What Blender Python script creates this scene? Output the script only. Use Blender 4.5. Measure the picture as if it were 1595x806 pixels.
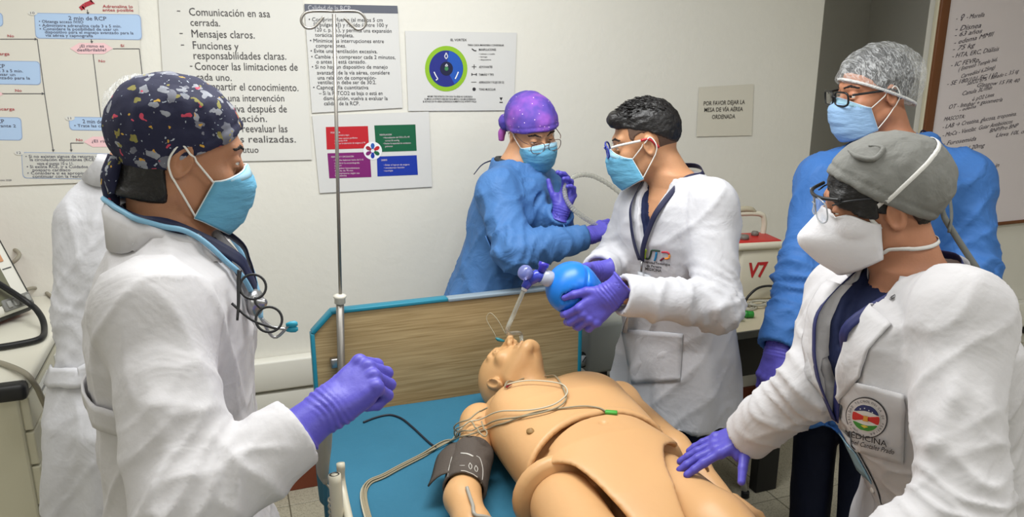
import bpy, bmesh, math, random, time
import numpy as np
from mathutils import Vector, Matrix
T0 = time.time()
random.seed(7)
rng = np.random.default_rng(11)
for o in list(bpy.data.objects):
    bpy.data.objects.remove(o)
scene = bpy.context.scene
COL = scene.collection
R_ = math.radians

# ------------------------------------------------------------------ camera
CAM_H, PITCH, YAW, FPX = 1.72, R_(15.3), R_(19.9), 1220.0
cam_d = bpy.data.cameras.new('camera')
cam_d.sensor_width = 36.0
cam_d.lens = 36.0 * FPX / 1595.0
cam_d.clip_start = 0.05
cam = bpy.data.objects.new('camera', cam_d)
COL.objects.link(cam)
cam.location = (0, 0, CAM_H)
cam.rotation_euler = (math.pi / 2 - PITCH, 0, -YAW)
scene.camera = cam

# ------------------------------------------------------------------ world, lights, exposure
vs = scene.view_settings
vs.view_transform = 'Standard'
vs.look = 'None'
vs.gamma = 1.0
vs.use_curve_mapping = False
vs.exposure = 0.48
world = bpy.data.worlds.new('world')
scene.world = world
world.use_nodes = True
world.node_tree.nodes['Background'].inputs[0].default_value = (0.9, 0.93, 1.0, 1)
world.node_tree.nodes['Background'].inputs[1].default_value = 0.0   # closed room, no sky
CEIL = 2.62
LAMPS = [((-0.7, 1.55), 9), ((0.55, 1.72), 27), ((1.6, 0.35), 9), ((0.0, -0.75), 8), ((2.9, 0.3), 8), ((1.5, -1.75), 12)]  # unseen ceiling lamps, number and powers assumed; those behind the camera are fill
for i, ((lx, ly), pw) in enumerate(LAMPS):
    ld = bpy.data.lights.new('ceiling_light_offscreen', 'AREA')
    ld.shape = 'RECTANGLE'
    ld.size, ld.size_y = 1.15, 0.55
    ld.energy = pw
    ld.color = (0.99, 1.0, 0.99)
    lo = bpy.data.objects.new('ceiling_light_offscreen', ld)
    lo.location = (lx, ly, CEIL - 0.045)
    COL.objects.link(lo)

# ------------------------------------------------------------------ where a photo pixel lies in the room
FW = np.array([math.sin(YAW) * math.cos(PITCH), math.cos(YAW) * math.cos(PITCH), -math.sin(PITCH)])
RT = np.array([math.cos(YAW), -math.sin(YAW), 0.0])
UP = np.cross(RT, FW)
CC = np.array([0, 0, CAM_H])
def _ray(x, y):
    return FW * FPX + RT * (x - 797.5) - UP * (y - 403.0)
def pt(x, y, t):            # point seen at pixel (x, y), t metres into the room
    return CC + _ray(x, y) * t / FPX
def ony(x, y, yy):          # ... on the plane y = yy
    d = _ray(x, y)
    return CC + d * yy / d[1]
def onz(x, y, z):           # ... on the plane z = z
    d = _ray(x, y)
    return CC + d * (z - CAM_H) / d[2]
def onx(x, y, xx):
    d = _ray(x, y)
    return CC + d * xx / d[0]
def V(*a):
    return np.array(a, dtype=float)
def nrm(a):
    a = np.asarray(a, float)
    return a / max(np.linalg.norm(a), 1e-9)

# ------------------------------------------------------------------ materials
def lin(c):
    return tuple(((v / 255.0) / 12.92 if v / 255.0 <= 0.04045 else (((v / 255.0) + 0.055) / 1.055) ** 2.4) for v in c)
def mat(name, rgb, rough=0.6, metal=0.0, bump=0.0, bscale=60.0, vary=0.0, vscale=6.0, alpha=1.0, trans=0.0,
        sheen=0.0, spec=0.5, emit=None, estr=0.0, stretch=(1, 1, 1), sss=0.0, ior=1.45, coat=0.0):
    m = bpy.data.materials.new(name)
    m.use_nodes = True
    nt = m.node_tree
    b = nt.nodes['Principled BSDF']
    c = lin(rgb)
    b.inputs['Base Color'].default_value = (*c, 1)
    b.inputs['Roughness'].default_value = rough
    b.inputs['Metallic'].default_value = metal
    b.inputs['Specular IOR Level'].default_value = spec
    b.inputs['Alpha'].default_value = alpha
    b.inputs['Transmission Weight'].default_value = trans
    b.inputs['Sheen Weight'].default_value = sheen
    b.inputs['Subsurface Weight'].default_value = sss
    b.inputs['Subsurface Radius'].default_value = (0.01, 0.004, 0.002)
    b.inputs['Subsurface Scale'].default_value = 0.5
    b.inputs['IOR'].default_value = ior
    b.inputs['Coat Weight'].default_value = coat
    if emit:
        b.inputs['Emission Color'].default_value = (*lin(emit), 1)
        b.inputs['Emission Strength'].default_value = estr
    if bump or vary:
        tc = nt.nodes.new('ShaderNodeTexCoord')
        mp = nt.nodes.new('ShaderNodeMapping')
        mp.inputs['Scale'].default_value = stretch
        nt.links.new(tc.outputs['Object'], mp.inputs[0])
    if bump:
        nz = nt.nodes.new('ShaderNodeTexNoise')
        nz.inputs['Scale'].default_value = bscale
        nz.inputs['Detail'].default_value = 4
        nt.links.new(mp.outputs[0], nz.inputs['Vector'])
        bp = nt.nodes.new('ShaderNodeBump')
        bp.inputs['Strength'].default_value = 1.0
        bp.inputs['Distance'].default_value = bump
        nt.links.new(nz.outputs['Fac'], bp.inputs['Height'])
        nt.links.new(bp.outputs[0], b.inputs['Normal'])
    if vary:
        n2 = nt.nodes.new('ShaderNodeTexNoise')
        n2.inputs['Scale'].default_value = vscale
        n2.inputs['Detail'].default_value = 5
        nt.links.new(mp.outputs[0], n2.inputs['Vector'])
        cr = nt.nodes.new('ShaderNodeValToRGB')
        cr.color_ramp.elements[0].position = 0.3
        cr.color_ramp.elements[1].position = 0.7
        cr.color_ramp.elements[0].color = (*[v * (1 - vary) for v in c], 1)
        cr.color_ramp.elements[1].color = (*[min(1, v * (1 + vary)) for v in c], 1)
        nt.links.new(n2.outputs['Fac'], cr.inputs[0])
        nt.links.new(cr.outputs[0], b.inputs['Base Color'])
    return m

M = {}
def mm(key, *a, **k):
    if key not in M:
        M[key] = mat(key, *a, **k)
    return M[key]

# ------------------------------------------------------------------ mesh helpers
def link(o, parent=None):
    COL.objects.link(o)
    if parent is not None:
        o.parent = parent
    return o
def origin_of(parent):
    p = np.zeros(3)
    while parent is not None:
        p = p + np.array(parent.location)
        parent = parent.parent
    return p
def mk(name, verts, faces, m, parent=None, smooth=True, loc=None):
    """world-space verts; parts keep zero offset from their thing, things get their base as origin"""
    v = np.asarray(verts, dtype=np.float64).reshape(-1, 3)
    if parent is not None:
        org = origin_of(parent)
        l = (0, 0, 0)
    else:
        org = np.asarray(loc, float) if loc is not None else np.array([v[:, 0].mean(), v[:, 1].mean(), v[:, 2].min()])
        l = tuple(org)
    me = bpy.data.meshes.new(name)
    v = v - org
    if isinstance(faces, np.ndarray):
        n = len(faces)
        k = faces.shape[1]
        me.vertices.add(len(v))
        me.vertices.foreach_set('co', v.astype(np.float32).ravel())
        me.loops.add(n * k)
        me.loops.foreach_set('vertex_index', faces.astype(np.int32).ravel())
        me.polygons.add(n)
        me.polygons.foreach_set('loop_start', np.arange(0, n * k, k, dtype=np.int32))
        me.update(calc_edges=True)
    else:
        me.from_pydata([tuple(x) for x in v], [], [tuple(f) for f in faces])
        me.update()
    if smooth and len(me.polygons):
        me.polygons.foreach_set('use_smooth', np.ones(len(me.polygons), dtype=bool))
    if isinstance(m, (list, tuple)):
        for q in m:
            me.materials.append(q)
    elif m is not None:
        me.materials.append(m)
    o = bpy.data.objects.new(name, me)
    o.location = l
    return link(o, parent)
def tag(o, label=None, cat=None, group=None, kind=None):
    if label: o['label'] = label
    if cat: o['category'] = cat
    if group: o['group'] = group
    if kind: o['kind'] = kind
    return o
def thing(name, loc, label, cat, group=None):
    o = bpy.data.objects.new(name, None)
    o.empty_display_size = 0.1
    o.location = tuple(loc)
    COL.objects.link(o)
    return tag(o, label, cat, group)

def merge(*parts):
    vs_, fs, k = [], [], 0
    for v, f in parts:
        v = np.asarray(v, float).reshape(-1, 3)
        vs_.append(v)
        for q in f:
            fs.append(tuple(int(i) + k for i in q))
        k += len(v)
    return np.concatenate(vs_), fs

def box(c, s, bev=0.0, rot=None, seg=2):
    bm = bmesh.new()
    bmesh.ops.create_cube(bm, size=1.0)
    for v in bm.verts:
        v.co = Vector((v.co.x * s[0], v.co.y * s[1], v.co.z * s[2]))
    if bev > 0:
        bmesh.ops.bevel(bm, geom=list(bm.edges), offset=min(bev, min(s) * 0.45), segments=seg, affect='EDGES', profile=0.5)
    bm.verts.index_update()
    v = np.array([tuple(x.co) for x in bm.verts])
    f = [tuple(x.index for x in q.verts) for q in bm.faces]
    bm.free()
    if rot is not None:
        v = v @ np.asarray(rot, float).T
    return v + np.asarray(c, float), f

def rotz(a):
    c, s = math.cos(a), math.sin(a)
    return np.array([[c, -s, 0], [s, c, 0], [0, 0, 1.0]])
def rotx(a):
    c, s = math.cos(a), math.sin(a)
    return np.array([[1.0, 0, 0], [0, c, -s], [0, s, c]])
def roty(a):
    c, s = math.cos(a), math.sin(a)
    return np.array([[c, 0, s], [0, 1.0, 0], [-s, 0, c]])

def spline(pts, n=8, closed=False):
    P = np.asarray(pts, float)
    if len(P) < 3:
        return P
    out = []
    N = len(P)
    rngi = range(N) if closed else range(N - 1)
    for i in rngi:
        if closed:
            p0, p1, p2, p3 = P[(i - 1) % N], P[i], P[(i + 1) % N], P[(i + 2) % N]
        else:
            p1, p2 = P[i], P[i + 1]
            p0 = P[i - 1] if i > 0 else 2 * p1 - p2
            p3 = P[i + 2] if i + 2 < N else 2 * p2 - p1
        for k in range(n):
            t = k / n
            out.append(0.5 * ((2 * p1) + (-p0 + p2) * t + (2 * p0 - 5 * p1 + 4 * p2 - p3) * t * t + (-p0 + 3 * p1 - 3 * p2 + p3) * t ** 3))
    if not closed:
        out.append(P[-1])
    return np.array(out)

def tube(pts, r, seg=10, closed=False, capped=True):
    P = np.asarray(pts, float)
    n = len(P)
    rr = np.full(n, r, float) if np.isscalar(r) else np.interp(np.linspace(0, 1, n), np.linspace(0, 1, len(r)), r)
    tan = np.zeros_like(P)
    if closed:
        tan = np.roll(P, -1, 0) - np.roll(P, 1, 0)
    else:
        tan[1:-1] = P[2:] - P[:-2]
        tan[0] = P[1] - P[0]
        tan[-1] = P[-1] - P[-2]
    tan /= np.maximum(np.linalg.norm(tan, axis=1, keepdims=True), 1e-9)
    a = np.array([0, 0, 1.0]) if abs(tan[0][2]) < 0.9 else np.array([1.0, 0, 0])
    u = nrm(np.cross(tan[0], a))
    vs_ = []
    for i in range(n):
        u = u - tan[i] * u.dot(tan[i])
        u = nrm(u)
        w = np.cross(tan[i], u)
        for k in range(seg):
            an = 2 * math.pi * k / seg
            vs_.append(P[i] + rr[i] * (math.cos(an) * u + math.sin(an) * w))
    f = []
    m = n if closed else n - 1
    for i in range(m):
        j = (i + 1) % n
        for k in range(seg):
            l = (k + 1) % seg
            f.append((i * seg + k, i * seg + l, j * seg + l, j * seg + k))
    if capped and not closed:
        f.append(tuple(range(seg - 1, -1, -1)))
        f.append(tuple((n - 1) * seg + k for k in range(seg)))
    return np.array(vs_), f

def lathe(profile, base, axis=(0, 0, 1), seg=24):
    """profile: (r, h) pairs along axis from base"""
    ax = nrm(axis)
    a = np.array([0, 0, 1.0]) if abs(ax[2]) < 0.9 else np.array([1.0, 0, 0])
    u = nrm(np.cross(a, ax))
    w = np.cross(ax, u)
    vs_, f = [], []
    for r, h in profile:
        for k in range(seg):
            an = 2 * math.pi * k / seg
            vs_.append(np.asarray(base, float) + ax * h + max(r, 1e-5) * (math.cos(an) * u + math.sin(an) * w))
    for i in range(len(profile) - 1):
        for k in range(seg):
            l = (k + 1) % seg
            f.append((i * seg + k, i * seg + l, (i + 1) * seg + l, (i + 1) * seg + k))
    f.append(tuple(range(seg - 1, -1, -1)))
    f.append(tuple((len(profile) - 1) * seg + k for k in range(seg)))
    return np.array(vs_), f

def gridmesh(P, thick=0.0, nsign=1.0, wrap=False):
    """P: (a, b, 3) grid of points -> sheet, solidified along its normal when thick"""
    P = np.asarray(P, float)
    a, b = P.shape[:2]
    f = []
    for i in range(a - 1):
        for j in range(b - 1 if not wrap else b):
            k = (j + 1) % b
            f.append((i * b + j, i * b + k, (i + 1) * b + k, (i + 1) * b + j))
    v = P.reshape(-1, 3)
    if not thick:
        return v, f
    du = np.gradient(P, axis=0)
    dv = np.gradient(P, axis=1)
    n = np.cross(du, dv)
    n /= np.maximum(np.linalg.norm(n, axis=2, keepdims=True), 1e-9)
    Q = (P + n * thick * nsign).reshape(-1, 3)
    k0 = a * b
    f2 = [tuple(i + k0 for i in q[::-1]) for q in f]
    rim = []
    if not wrap:
        loop = [j for j in range(b)] + [i * b + b - 1 for i in range(1, a)] + [(a - 1) * b + j for j in range(b - 2, -1, -1)] + [i * b for i in range(a - 2, 0, -1)]
        for i in range(len(loop)):
            x, y = loop[i], loop[(i + 1) % len(loop)]
            rim.append((y, x, x + k0, y + k0))
    else:
        for i0 in (0, (a - 1) * b):
            for j in range(b):
                x, y = i0 + j, i0 + (j + 1) % b
                rim.append((x, y, y + k0, x + k0))
    return np.concatenate([v, Q]), f + f2 + rim

# ------------------------------------------------------------------ noise
_perm = np.random.default_rng(5).random(4096).astype(np.float32)
def vnoise(p):
    p = np.asarray(p, np.float32)
    i = np.floor(p).astype(np.int64)
    f = p - i
    f = f * f * (3 - 2 * f)
    def h(a, b, c):
        return _perm[((a * 73856093) ^ (b * 19349663) ^ (c * 83492791)) & 4095]
    x, y, z = i[:, 0], i[:, 1], i[:, 2]
    r = 0
    for dx in (0, 1):
        wx = f[:, 0] if dx else 1 - f[:, 0]
        for dy in (0, 1):
            wy = f[:, 1] if dy else 1 - f[:, 1]
            for dz in (0, 1):
                wz = f[:, 2] if dz else 1 - f[:, 2]
                r = r + wx * wy * wz * h(x + dx, y + dy, z + dz)
    return r * 2 - 1
def fbm(p, oct=3):
    r, a, s = 0, 1.0, 1.0
    for k in range(oct):
        r = r + a * vnoise(p * s + 13.7 * k)
        a *= 0.5
        s *= 2.03
    return r

# ------------------------------------------------------------------ signed distance shapes
def smin(a, b, k):
    h = np.clip(0.5 + 0.5 * (b - a) / k, 0, 1)
    return b + (a - b) * h - k * h * (1 - h)
def smax(a, b, k):
    return -smin(-a, -b, k)
def sph(p, c, r):
    return np.linalg.norm(p - np.asarray(c, np.float32), axis=1) - r
def ell(p, c, r, Mx=None):
    q = p - np.asarray(c, np.float32)
    if Mx is not None:
        q = q @ np.asarray(Mx, np.float32)
    r = np.asarray(r, np.float32)
    k0 = np.linalg.norm(q / r, axis=1)
    k1 = np.linalg.norm(q / (r * r), axis=1)
    return np.where(k1 > 1e-6, k0 * (k0 - 1) / np.maximum(k1, 1e-6), -r.min())
def cap(p, a, b, ra, rb=None, sq=None, ks=1.0):
    """tapered capsule; sq = direction in which the section is stretched by ks"""
    if rb is None: rb = ra
    a = np.asarray(a, np.float32)
    ab = np.asarray(b, np.float32) - a
    q = p - a
    t = np.clip(q @ ab / max(float(ab @ ab), 1e-9), 0, 1)
    w = q - t[:, None] * ab
    if sq is not None:
        s = np.asarray(nrm(sq), np.float32)
        w = w - ((w @ s) * (1 - 1.0 / ks))[:, None] * s
    return np.linalg.norm(w, axis=1) - (ra + (rb - ra) * t)
def rbox(p, c, h, r, Mx=None):
    q = p - np.asarray(c, np.float32)
    if Mx is not None:
        q = q @ np.asarray(Mx, np.float32)
    d = np.abs(q) - (np.asarray(h, np.float32) - r)
    return np.linalg.norm(np.maximum(d, 0), axis=1) + np.minimum(d.max(axis=1), 0) - r
def loft(p, st, n=2.3):
    """st rows: z, cx, cy, half-width, half-depth, yaw (facing angle, radians)"""
    st = np.asarray(sorted(st), float)
    z = np.clip(p[:, 2], st[0, 0], st[-1, 0])
    g = [np.interp(z, st[:, 0], st[:, k]).astype(np.float32) for k in range(1, 6)]
    dx, dy = p[:, 0] - g[0], p[:, 1] - g[1]
    c, s = np.cos(g[4]), np.sin(g[4])
    fy = dx * c + dy * s
    fx = dx * s - dy * c
    k = (np.abs(fx / g[2]) ** n + np.abs(fy / g[3]) ** n) ** (1.0 / n)
    d = (k - 1) * np.minimum(g[2], g[3])
    dz = np.maximum(p[:, 2] - st[-1, 0], st[0, 0] - p[:, 2])
    return np.where(dz > 0, np.sqrt(np.maximum(d, 0) ** 2 + dz ** 2), np.maximum(d, dz)).astype(np.float32)

def net(fn, lo, hi, h, proj=2, disp=None):
    """surface nets of fn < 0 with sparse evaluation -> verts, quads"""
    B = 6
    lo = np.asarray(lo, float)
    hi = np.asarray(hi, float)
    nb = np.maximum(np.ceil((hi - lo) / (h * B)).astype(int), 1)
    ax = [lo[k] + np.arange(nb[k] + 1) * h * B for k in range(3)]
    G = np.stack(np.meshgrid(*ax, indexing='ij'), -1)
    cd = fn(G.reshape(-1, 3).astype(np.float32)).reshape(G.shape[:3])
    cs = [cd[i:i + nb[0], j:j + nb[1], k:k + nb[2]] for i in (0, 1) for j in (0, 1) for k in (0, 1)]
    mn, mx = np.minimum.reduce(cs), np.maximum.reduce(cs)
    act = (np.minimum(np.abs(mn), np.abs(mx)) < h * B * 1.25) | ((mn < 0) & (mx > 0))
    dims = nb * B
    val = np.repeat(np.repeat(np.repeat(np.where(mn < 0, -1.0, 1.0).astype(np.float32), B, 0), B, 1), B, 2)
    ids = np.argwhere(act)
    if not len(ids):
        return np.zeros((0, 3)), np.zeros((0, 4), int)
    o = np.stack(np.meshgrid(*[np.arange(B)] * 3, indexing='ij'), -1).reshape(-1, 3)
    I = (ids[:, None, :] * B + o[None]).reshape(-1, 3)
    P = (lo + I * h).astype(np.float32)
    d = np.empty(len(P), np.float32)
    for s in range(0, len(P), 400000):
        d[s:s + 400000] = fn(P[s:s + 400000])
    val[I[:, 0], I[:, 1], I[:, 2]] = d
    ins = val < 0
    c8 = [ins[i:dims[0] - 1 + i, j:dims[1] - 1 + j, k:dims[2] - 1 + k] for i in (0, 1) for j in (0, 1) for k in (0, 1)]
    anyi = np.logical_or.reduce(c8)
    alli = np.logical_and.reduce(c8)
    cell = anyi & ~alli
    ci = np.argwhere(cell)
    idx = np.full(cell.shape, -1, np.int64)
    idx[ci[:, 0], ci[:, 1], ci[:, 2]] = np.arange(len(ci))
    acc = np.zeros((len(ci), 3))
    cnt = np.zeros(len(ci))
    cor = [(i, j, k) for i in (0, 1) for j in (0, 1) for k in (0, 1)]
    cv = {c: val[ci[:, 0] + c[0], ci[:, 1] + c[1], ci[:, 2] + c[2]] for c in cor}
    for a in cor:
        for k in range(3):
            if a[k] == 0:
                b = tuple(1 if q == k else a[q] for q in range(3))
                va, vb = cv[a], cv[b]
                x = (va < 0) != (vb < 0)
                t = np.where(x, va / np.where(np.abs(va - vb) < 1e-9, 1, va - vb), 0)
                q = np.array(a, float)[None] + t[:, None] * (np.array(b, float) - np.array(a, float))[None]
                acc += q * x[:, None]
                cnt += x
    vtx = lo + (ci + acc / np.maximum(cnt, 1)[:, None]) * h
    quads = []
    for k in range(3):
        e = [slice(None)] * 3
        e2 = [slice(None)] * 3
        e[k] = slice(0, -1)
        e2[k] = slice(1, None)
        A, Bv = ins[tuple(e)], ins[tuple(e2)]
        for flip in (False, True):
            x = np.argwhere(A & ~Bv if not flip else ~A & Bv)
            u, w = (k + 1) % 3, (k + 2) % 3
            ok = (x[:, u] > 0) & (x[:, w] > 0) & (x[:, u] < dims[u] - 1) & (x[:, w] < dims[w] - 1)
            x = x[ok]
            def cidx(du, dw):
                y = x.copy()
                y[:, u] -= du
                y[:, w] -= dw
                return idx[y[:, 0], y[:, 1], y[:, 2]]
            q = np.stack([cidx(1, 1), cidx(0, 1), cidx(0, 0), cidx(1, 0)], 1)
            q = q[(q >= 0).all(1)]
            quads.append(q if not flip else q[:, ::-1])
    quads = np.concatenate(quads) if quads else np.zeros((0, 4), int)
    for _ in range(proj):
        vtx = project(fn, vtx, maxstep=h * 0.6, e=h * 0.4)
    if disp is not None:
        nn = grad(fn, vtx, h * 0.8)
        vtx = vtx + nn * disp(vtx, nn)[:, None]
    return vtx, quads
def grad(fn, v, e):
    v = v.astype(np.float32)
    g = np.empty_like(v)
    for k in range(3):
        o = np.zeros(3, np.float32)
        o[k] = e
        g[:, k] = fn(v + o) - fn(v - o)
    n = np.linalg.norm(g, axis=1, keepdims=True)
    return g / np.maximum(n, 1e-9)
def project(fn, v, level=0.0, maxstep=1.0, e=0.002):
    v = np.asarray(v, np.float32)
    d = fn(v)
    g = np.empty_like(v)
    for k in range(3):
        o = np.zeros(3, np.float32)
        o[k] = e
        g[:, k] = (fn(v + o) - fn(v - o)) / (2 * e)
    n2 = np.maximum((g * g).sum(1), 0.05)
    s = np.clip((d - level) / n2, -maxstep * 1.0, maxstep)
    return v - g * s[:, None]
def snap(fn, v, off=0.0, it=8, maxstep=0.02):
    """bring points onto the surface fn, then lift them by off"""
    v = np.asarray(v, float)
    sh = v.shape
    q = v.reshape(-1, 3)
    for _ in range(it):
        q = project(fn, q, 0.0, maxstep=maxstep, e=0.003)
    if off:
        q = q + grad(fn, q, 0.006) * off
    return np.asarray(q, float).reshape(sh)
def march(fn, o, d, n=60, off=0.0, tmax=1.0):
    """walk points o along direction d (both (N,3)) onto fn"""
    q = np.asarray(o, np.float32).reshape(-1, 3).copy()
    d = np.asarray(d, np.float32).reshape(-1, 3)
    tot = np.zeros(len(q), np.float32)
    for _ in range(n):
        s = np.clip(fn(q) * 0.7, -0.03, 0.03)
        s = np.where(tot + s > tmax, 0, s)
        q = q + d * s[:, None]
        tot += s
    if off:
        q = q + grad(fn, q, 0.006) * off
    return np.asarray(q, float)
# ------------------------------------------------------------------ lettering
_tcache = {}
def text_mesh(s, shear=0.0, bold=0.0):
    k = (s, shear, bold)
    if k in _tcache:
        return _tcache[k]
    cu = bpy.data.curves.new('t', 'FONT')
    cu.body = s
    cu.size = 1.0
    cu.shear = shear
    cu.offset = bold
    cu.resolution_u = 2
    ob = bpy.data.objects.new('t', cu)
    me = ob.to_mesh()
    v = np.array([tuple(x.co) for x in me.vertices]) if len(me.vertices) else np.zeros((0, 3))
    f = [tuple(p.vertices) for p in me.polygons]
    ob.to_mesh_clear()
    bpy.data.objects.remove(ob)
    bpy.data.curves.remove(cu)
    _tcache[k] = (v, f)
    return v, f
def text_fit(s, P0, P1, up, hgt, shear=0.0, bold=0.0, n_off=None):
    """text whose baseline runs P0->P1 with capital height hgt"""
    v, f = text_mesh(s, shear, bold)
    if not len(v):
        return v, f
    x0, x1 = v[:, 0].min(), v[:, 0].max()
    d = np.asarray(P1, float) - np.asarray(P0, float)
    u = nrm(up)
    w = np.asarray(P0, float) + ((v[:, :1] - x0) / max(x1 - x0, 1e-6)) * d + v[:, 1:2] / 0.69 * hgt * u
    if n_off is not None:
        w = w + np.asarray(n_off)
    return w, f
INK = mm('black_ink', (48, 46, 50), 0.8)
WALLY, PAPY = 2.92, 2.914
def wl(x, y, off=0.0):
    return ony(x, y, PAPY - off)
def wtext(lines, parent, m, plane=PAPY, name='text_line', shear=0, bold=0.0, off=0.0016):
    """lines: (text, x0, y0, x1, y1, cap height px) read off the photo; one part per line"""
    for s, x0, y0, x1, y1, h in lines:
        P0, P1 = ony(x0, y0, plane - off), ony(x1, y1, plane - off)
        hh = np.linalg.norm(ony(x0, y0 - h, plane - off) - P0)
        v, f = text_fit(s, P0, P1, (0, 0, 1), hh, shear, bold)
        if len(v):
            v = v.copy()
            v[:, 1] = plane - off
            mk(name, v, f, m, parent, smooth=False)
def sheet(name, corners, m, label, cat='poster', plane=PAPY, curl=0.004, n=14, thick=0.0012):
    """paper sheet on the wall from four photo corners (tl, tr, br, bl)"""
    tl, tr, br, bl = [ony(x, y, plane) for x, y in corners]
    a = np.linspace(0, 1, n)
    P = np.array([[(tl * (1 - u) + tr * u) * (1 - w) + (bl * (1 - u) + br * u) * w for u in a] for w in a])
    o = mk(name, *gridmesh(P, thick, -1.0), m, smooth=False, loc=(bl + br) / 2)
    return tag(o, label, cat)
def flat(pts, plane=PAPY, off=0.001):
    P = np.array([ony(x, y, plane - off) for x, y in pts])
    return P, [tuple(range(len(P)))]
def rrect(x0, y0, x1, y1, r, sl=0.0, lean=0.0, n=5):
    """rounded rectangle in photo pixels, sl = slope of its horizontals, lean = x shift per y"""
    pts = []
    for cx, cy, a0 in ((x1 - r, y0 + r, -90), (x1 - r, y1 - r, 0), (x0 + r, y1 - r, 90), (x0 + r, y0 + r, 180)):
        for k in range(n):
            a = R_(a0 + 90 * k / (n - 1))
            pts.append((cx + r * math.cos(a), cy + r * math.sin(a)))
    return [(x + lean * (y - y0), y + sl * (x - x0)) for x, y in pts]
def wline(pts, wpx, plane=PAPY, off=0.0013):
    parts = []
    for (x0, y0), (x1, y1) in zip(pts[:-1], pts[1:]):
        d = np.array([x1 - x0, y1 - y0], float)
        L = max(np.linalg.norm(d), 1e-6)
        nx, ny = -d[1] / L * wpx / 2, d[0] / L * wpx / 2
        parts.append(flat([(x0 + nx, y0 + ny), (x1 + nx, y1 + ny), (x1 - nx, y1 - ny), (x0 - nx, y0 - ny)], plane, off))
    return merge(*parts)

# ------------------------------------------------------------------ the room
wall_m = mat('wall_paint', (226, 224, 215), 0.55, bump=0.0012, bscale=35, vary=0.03, vscale=1.2)
ceil_m = mat('ceiling_paint', (235, 233, 228), 0.9)
trunk_m = mat('trunking_white', (228, 226, 216), 0.4)
base_m = mat('terracotta_baseboard', (124, 62, 40), 0.5, vary=0.12, vscale=9)
def floor_material():
    m = mat('terrazzo_floor', (188, 182, 162), 0.35, vary=0.05, vscale=3)
    nt = m.node_tree
    b = nt.nodes['Principled BSDF']
    tc = nt.nodes.new('ShaderNodeTexCoord')
    vo = nt.nodes.new('ShaderNodeTexVoronoi')
    vo.inputs['Scale'].default_value = 260
    nt.links.new(tc.outputs['Object'], vo.inputs['Vector'])
    cr = nt.nodes.new('ShaderNodeValToRGB')
    e = cr.color_ramp.elements
    e[0].position, e[0].color = 0.0, (*lin((150, 143, 122)), 1)
    e[1].position, e[1].color = 0.5, (*lin((194, 188, 168)), 1)
    nt.links.new(vo.outputs['Color'], cr.inputs[0])
    nt.links.new(cr.outputs[0], b.inputs['Base Color'])
    return m
X0, X1, Y0 = -1.7, 5.0, -2.6
XC = ony(1282, 30, WALLY)[0]          # where the back wall ends at the recess
WBY = 2.67                            # wall that carries the whiteboard
XR = ony(1462, 60, WBY)[0] - 0.02
def struct(name, v, f, m, parent=None, smooth=False):
    o = mk(name, v, f, m, parent, smooth)
    if parent is None:
        o['kind'] = 'structure'
    return o
floor_m = floor_material()
fl = struct('floor', *box(((X0 + X1) / 2, 0.6, -0.06), (X1 - X0 + 0.2, 6.8, 0.1)), mat('floor_grout', (146, 139, 120), 0.7))
TS = 0.6
fx = np.arange(X0, X1, TS)
fy = np.arange(Y0, 3.5, TS)
tile_v, tile_f = box((0, 0, -0.005), (TS - 0.004, TS - 0.004, 0.01), 0.001, seg=1)
tile_me = None
for x in fx:
    for y in fy:
        if tile_me is None:
            o = mk('tile', tile_v + V(x + TS / 2, y + TS / 2, 0), tile_f, floor_m, fl, smooth=False)
            # keep tile mesh centred so copies can share it
            for vv in o.data.vertices:
                vv.co -= Vector((x + TS / 2, y + TS / 2, 0)) - Vector(fl.location)
            o.location = Vector((x + TS / 2, y + TS / 2, 0)) - Vector(fl.location)
            tile_me = o.data
        else:
            o = bpy.data.objects.new('tile', tile_me)
            o.location = Vector((x + TS / 2, y + TS / 2, 0)) - Vector(fl.location)
            link(o, fl)
struct('ceiling', *box(((X0 + X1) / 2, 0.6, CEIL + 0.05), (X1 - X0 + 0.2, 6.8, 0.1)), ceil_m)
struct('wall_back', *box(((X0 + XC) / 2, WALLY + 0.06, 1.31), (XC - X0, 0.12, 2.64)), wall_m)
struct('wall_left', *box((X0 - 0.05, 0.3, 1.31), (0.1, 6.0, 2.64)), wall_m)
struct('wall_right', *box((X1 + 0.05, 0.3, 1.31), (0.1, 6.0, 2.64)), wall_m)
struct('wall_front', *box(((X0 + X1) / 2, Y0 - 0.05, 1.31), (X1 - X0, 0.1, 2.64)), wall_m)
struct('wall_whiteboard', *box(((XR + X1) / 2, WBY + 0.02, 1.31), (X1 - XR, 0.04, 2.64)), wall_m)
YB = 3.75                              # far wall of the unlit space behind the opening
XB = ony(1352, 50, YB)[0]
struct('wall_recess', *box(((2.1 + XB) / 2, YB + 0.06, 1.31), (XB - 2.1 + 0.24, 0.12, 2.64)), wall_m)
struct('wall_recess_right', *box((XB + 0.06, (WBY + 0.04 + YB) / 2, 1.31), (0.12, YB - WBY - 0.04, 2.64)), wall_m)
struct('wall_recess_left', *box((2.1 - 0.06, (WALLY + 0.12 + YB) / 2, 1.31), (0.12, YB - WALLY - 0.12, 2.64)), wall_m)
# lining of the opening and its pale edge trim
struct('trim_1', *box((XR - 0.006, WBY + 0.022, 1.31), (0.012, 0.036, 2.6)), wall_m)
struct('trim_2', *box((XR + 0.012, WBY - 0.008, 1.31), (0.075, 0.02, 2.6), 0.004), mat('edge_trim', (214, 208, 184), 0.5))
struct('baseboard_back', *box(((X0 + XC) / 2, WALLY - 0.008, 0.055), (XC - X0, 0.018, 0.11), 0.003), base_m)
struct('baseboard_right', *box(((XR + X1) / 2, WBY - 0.008, 0.06), (X1 - XR, 0.018, 0.12), 0.003), base_m)
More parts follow.
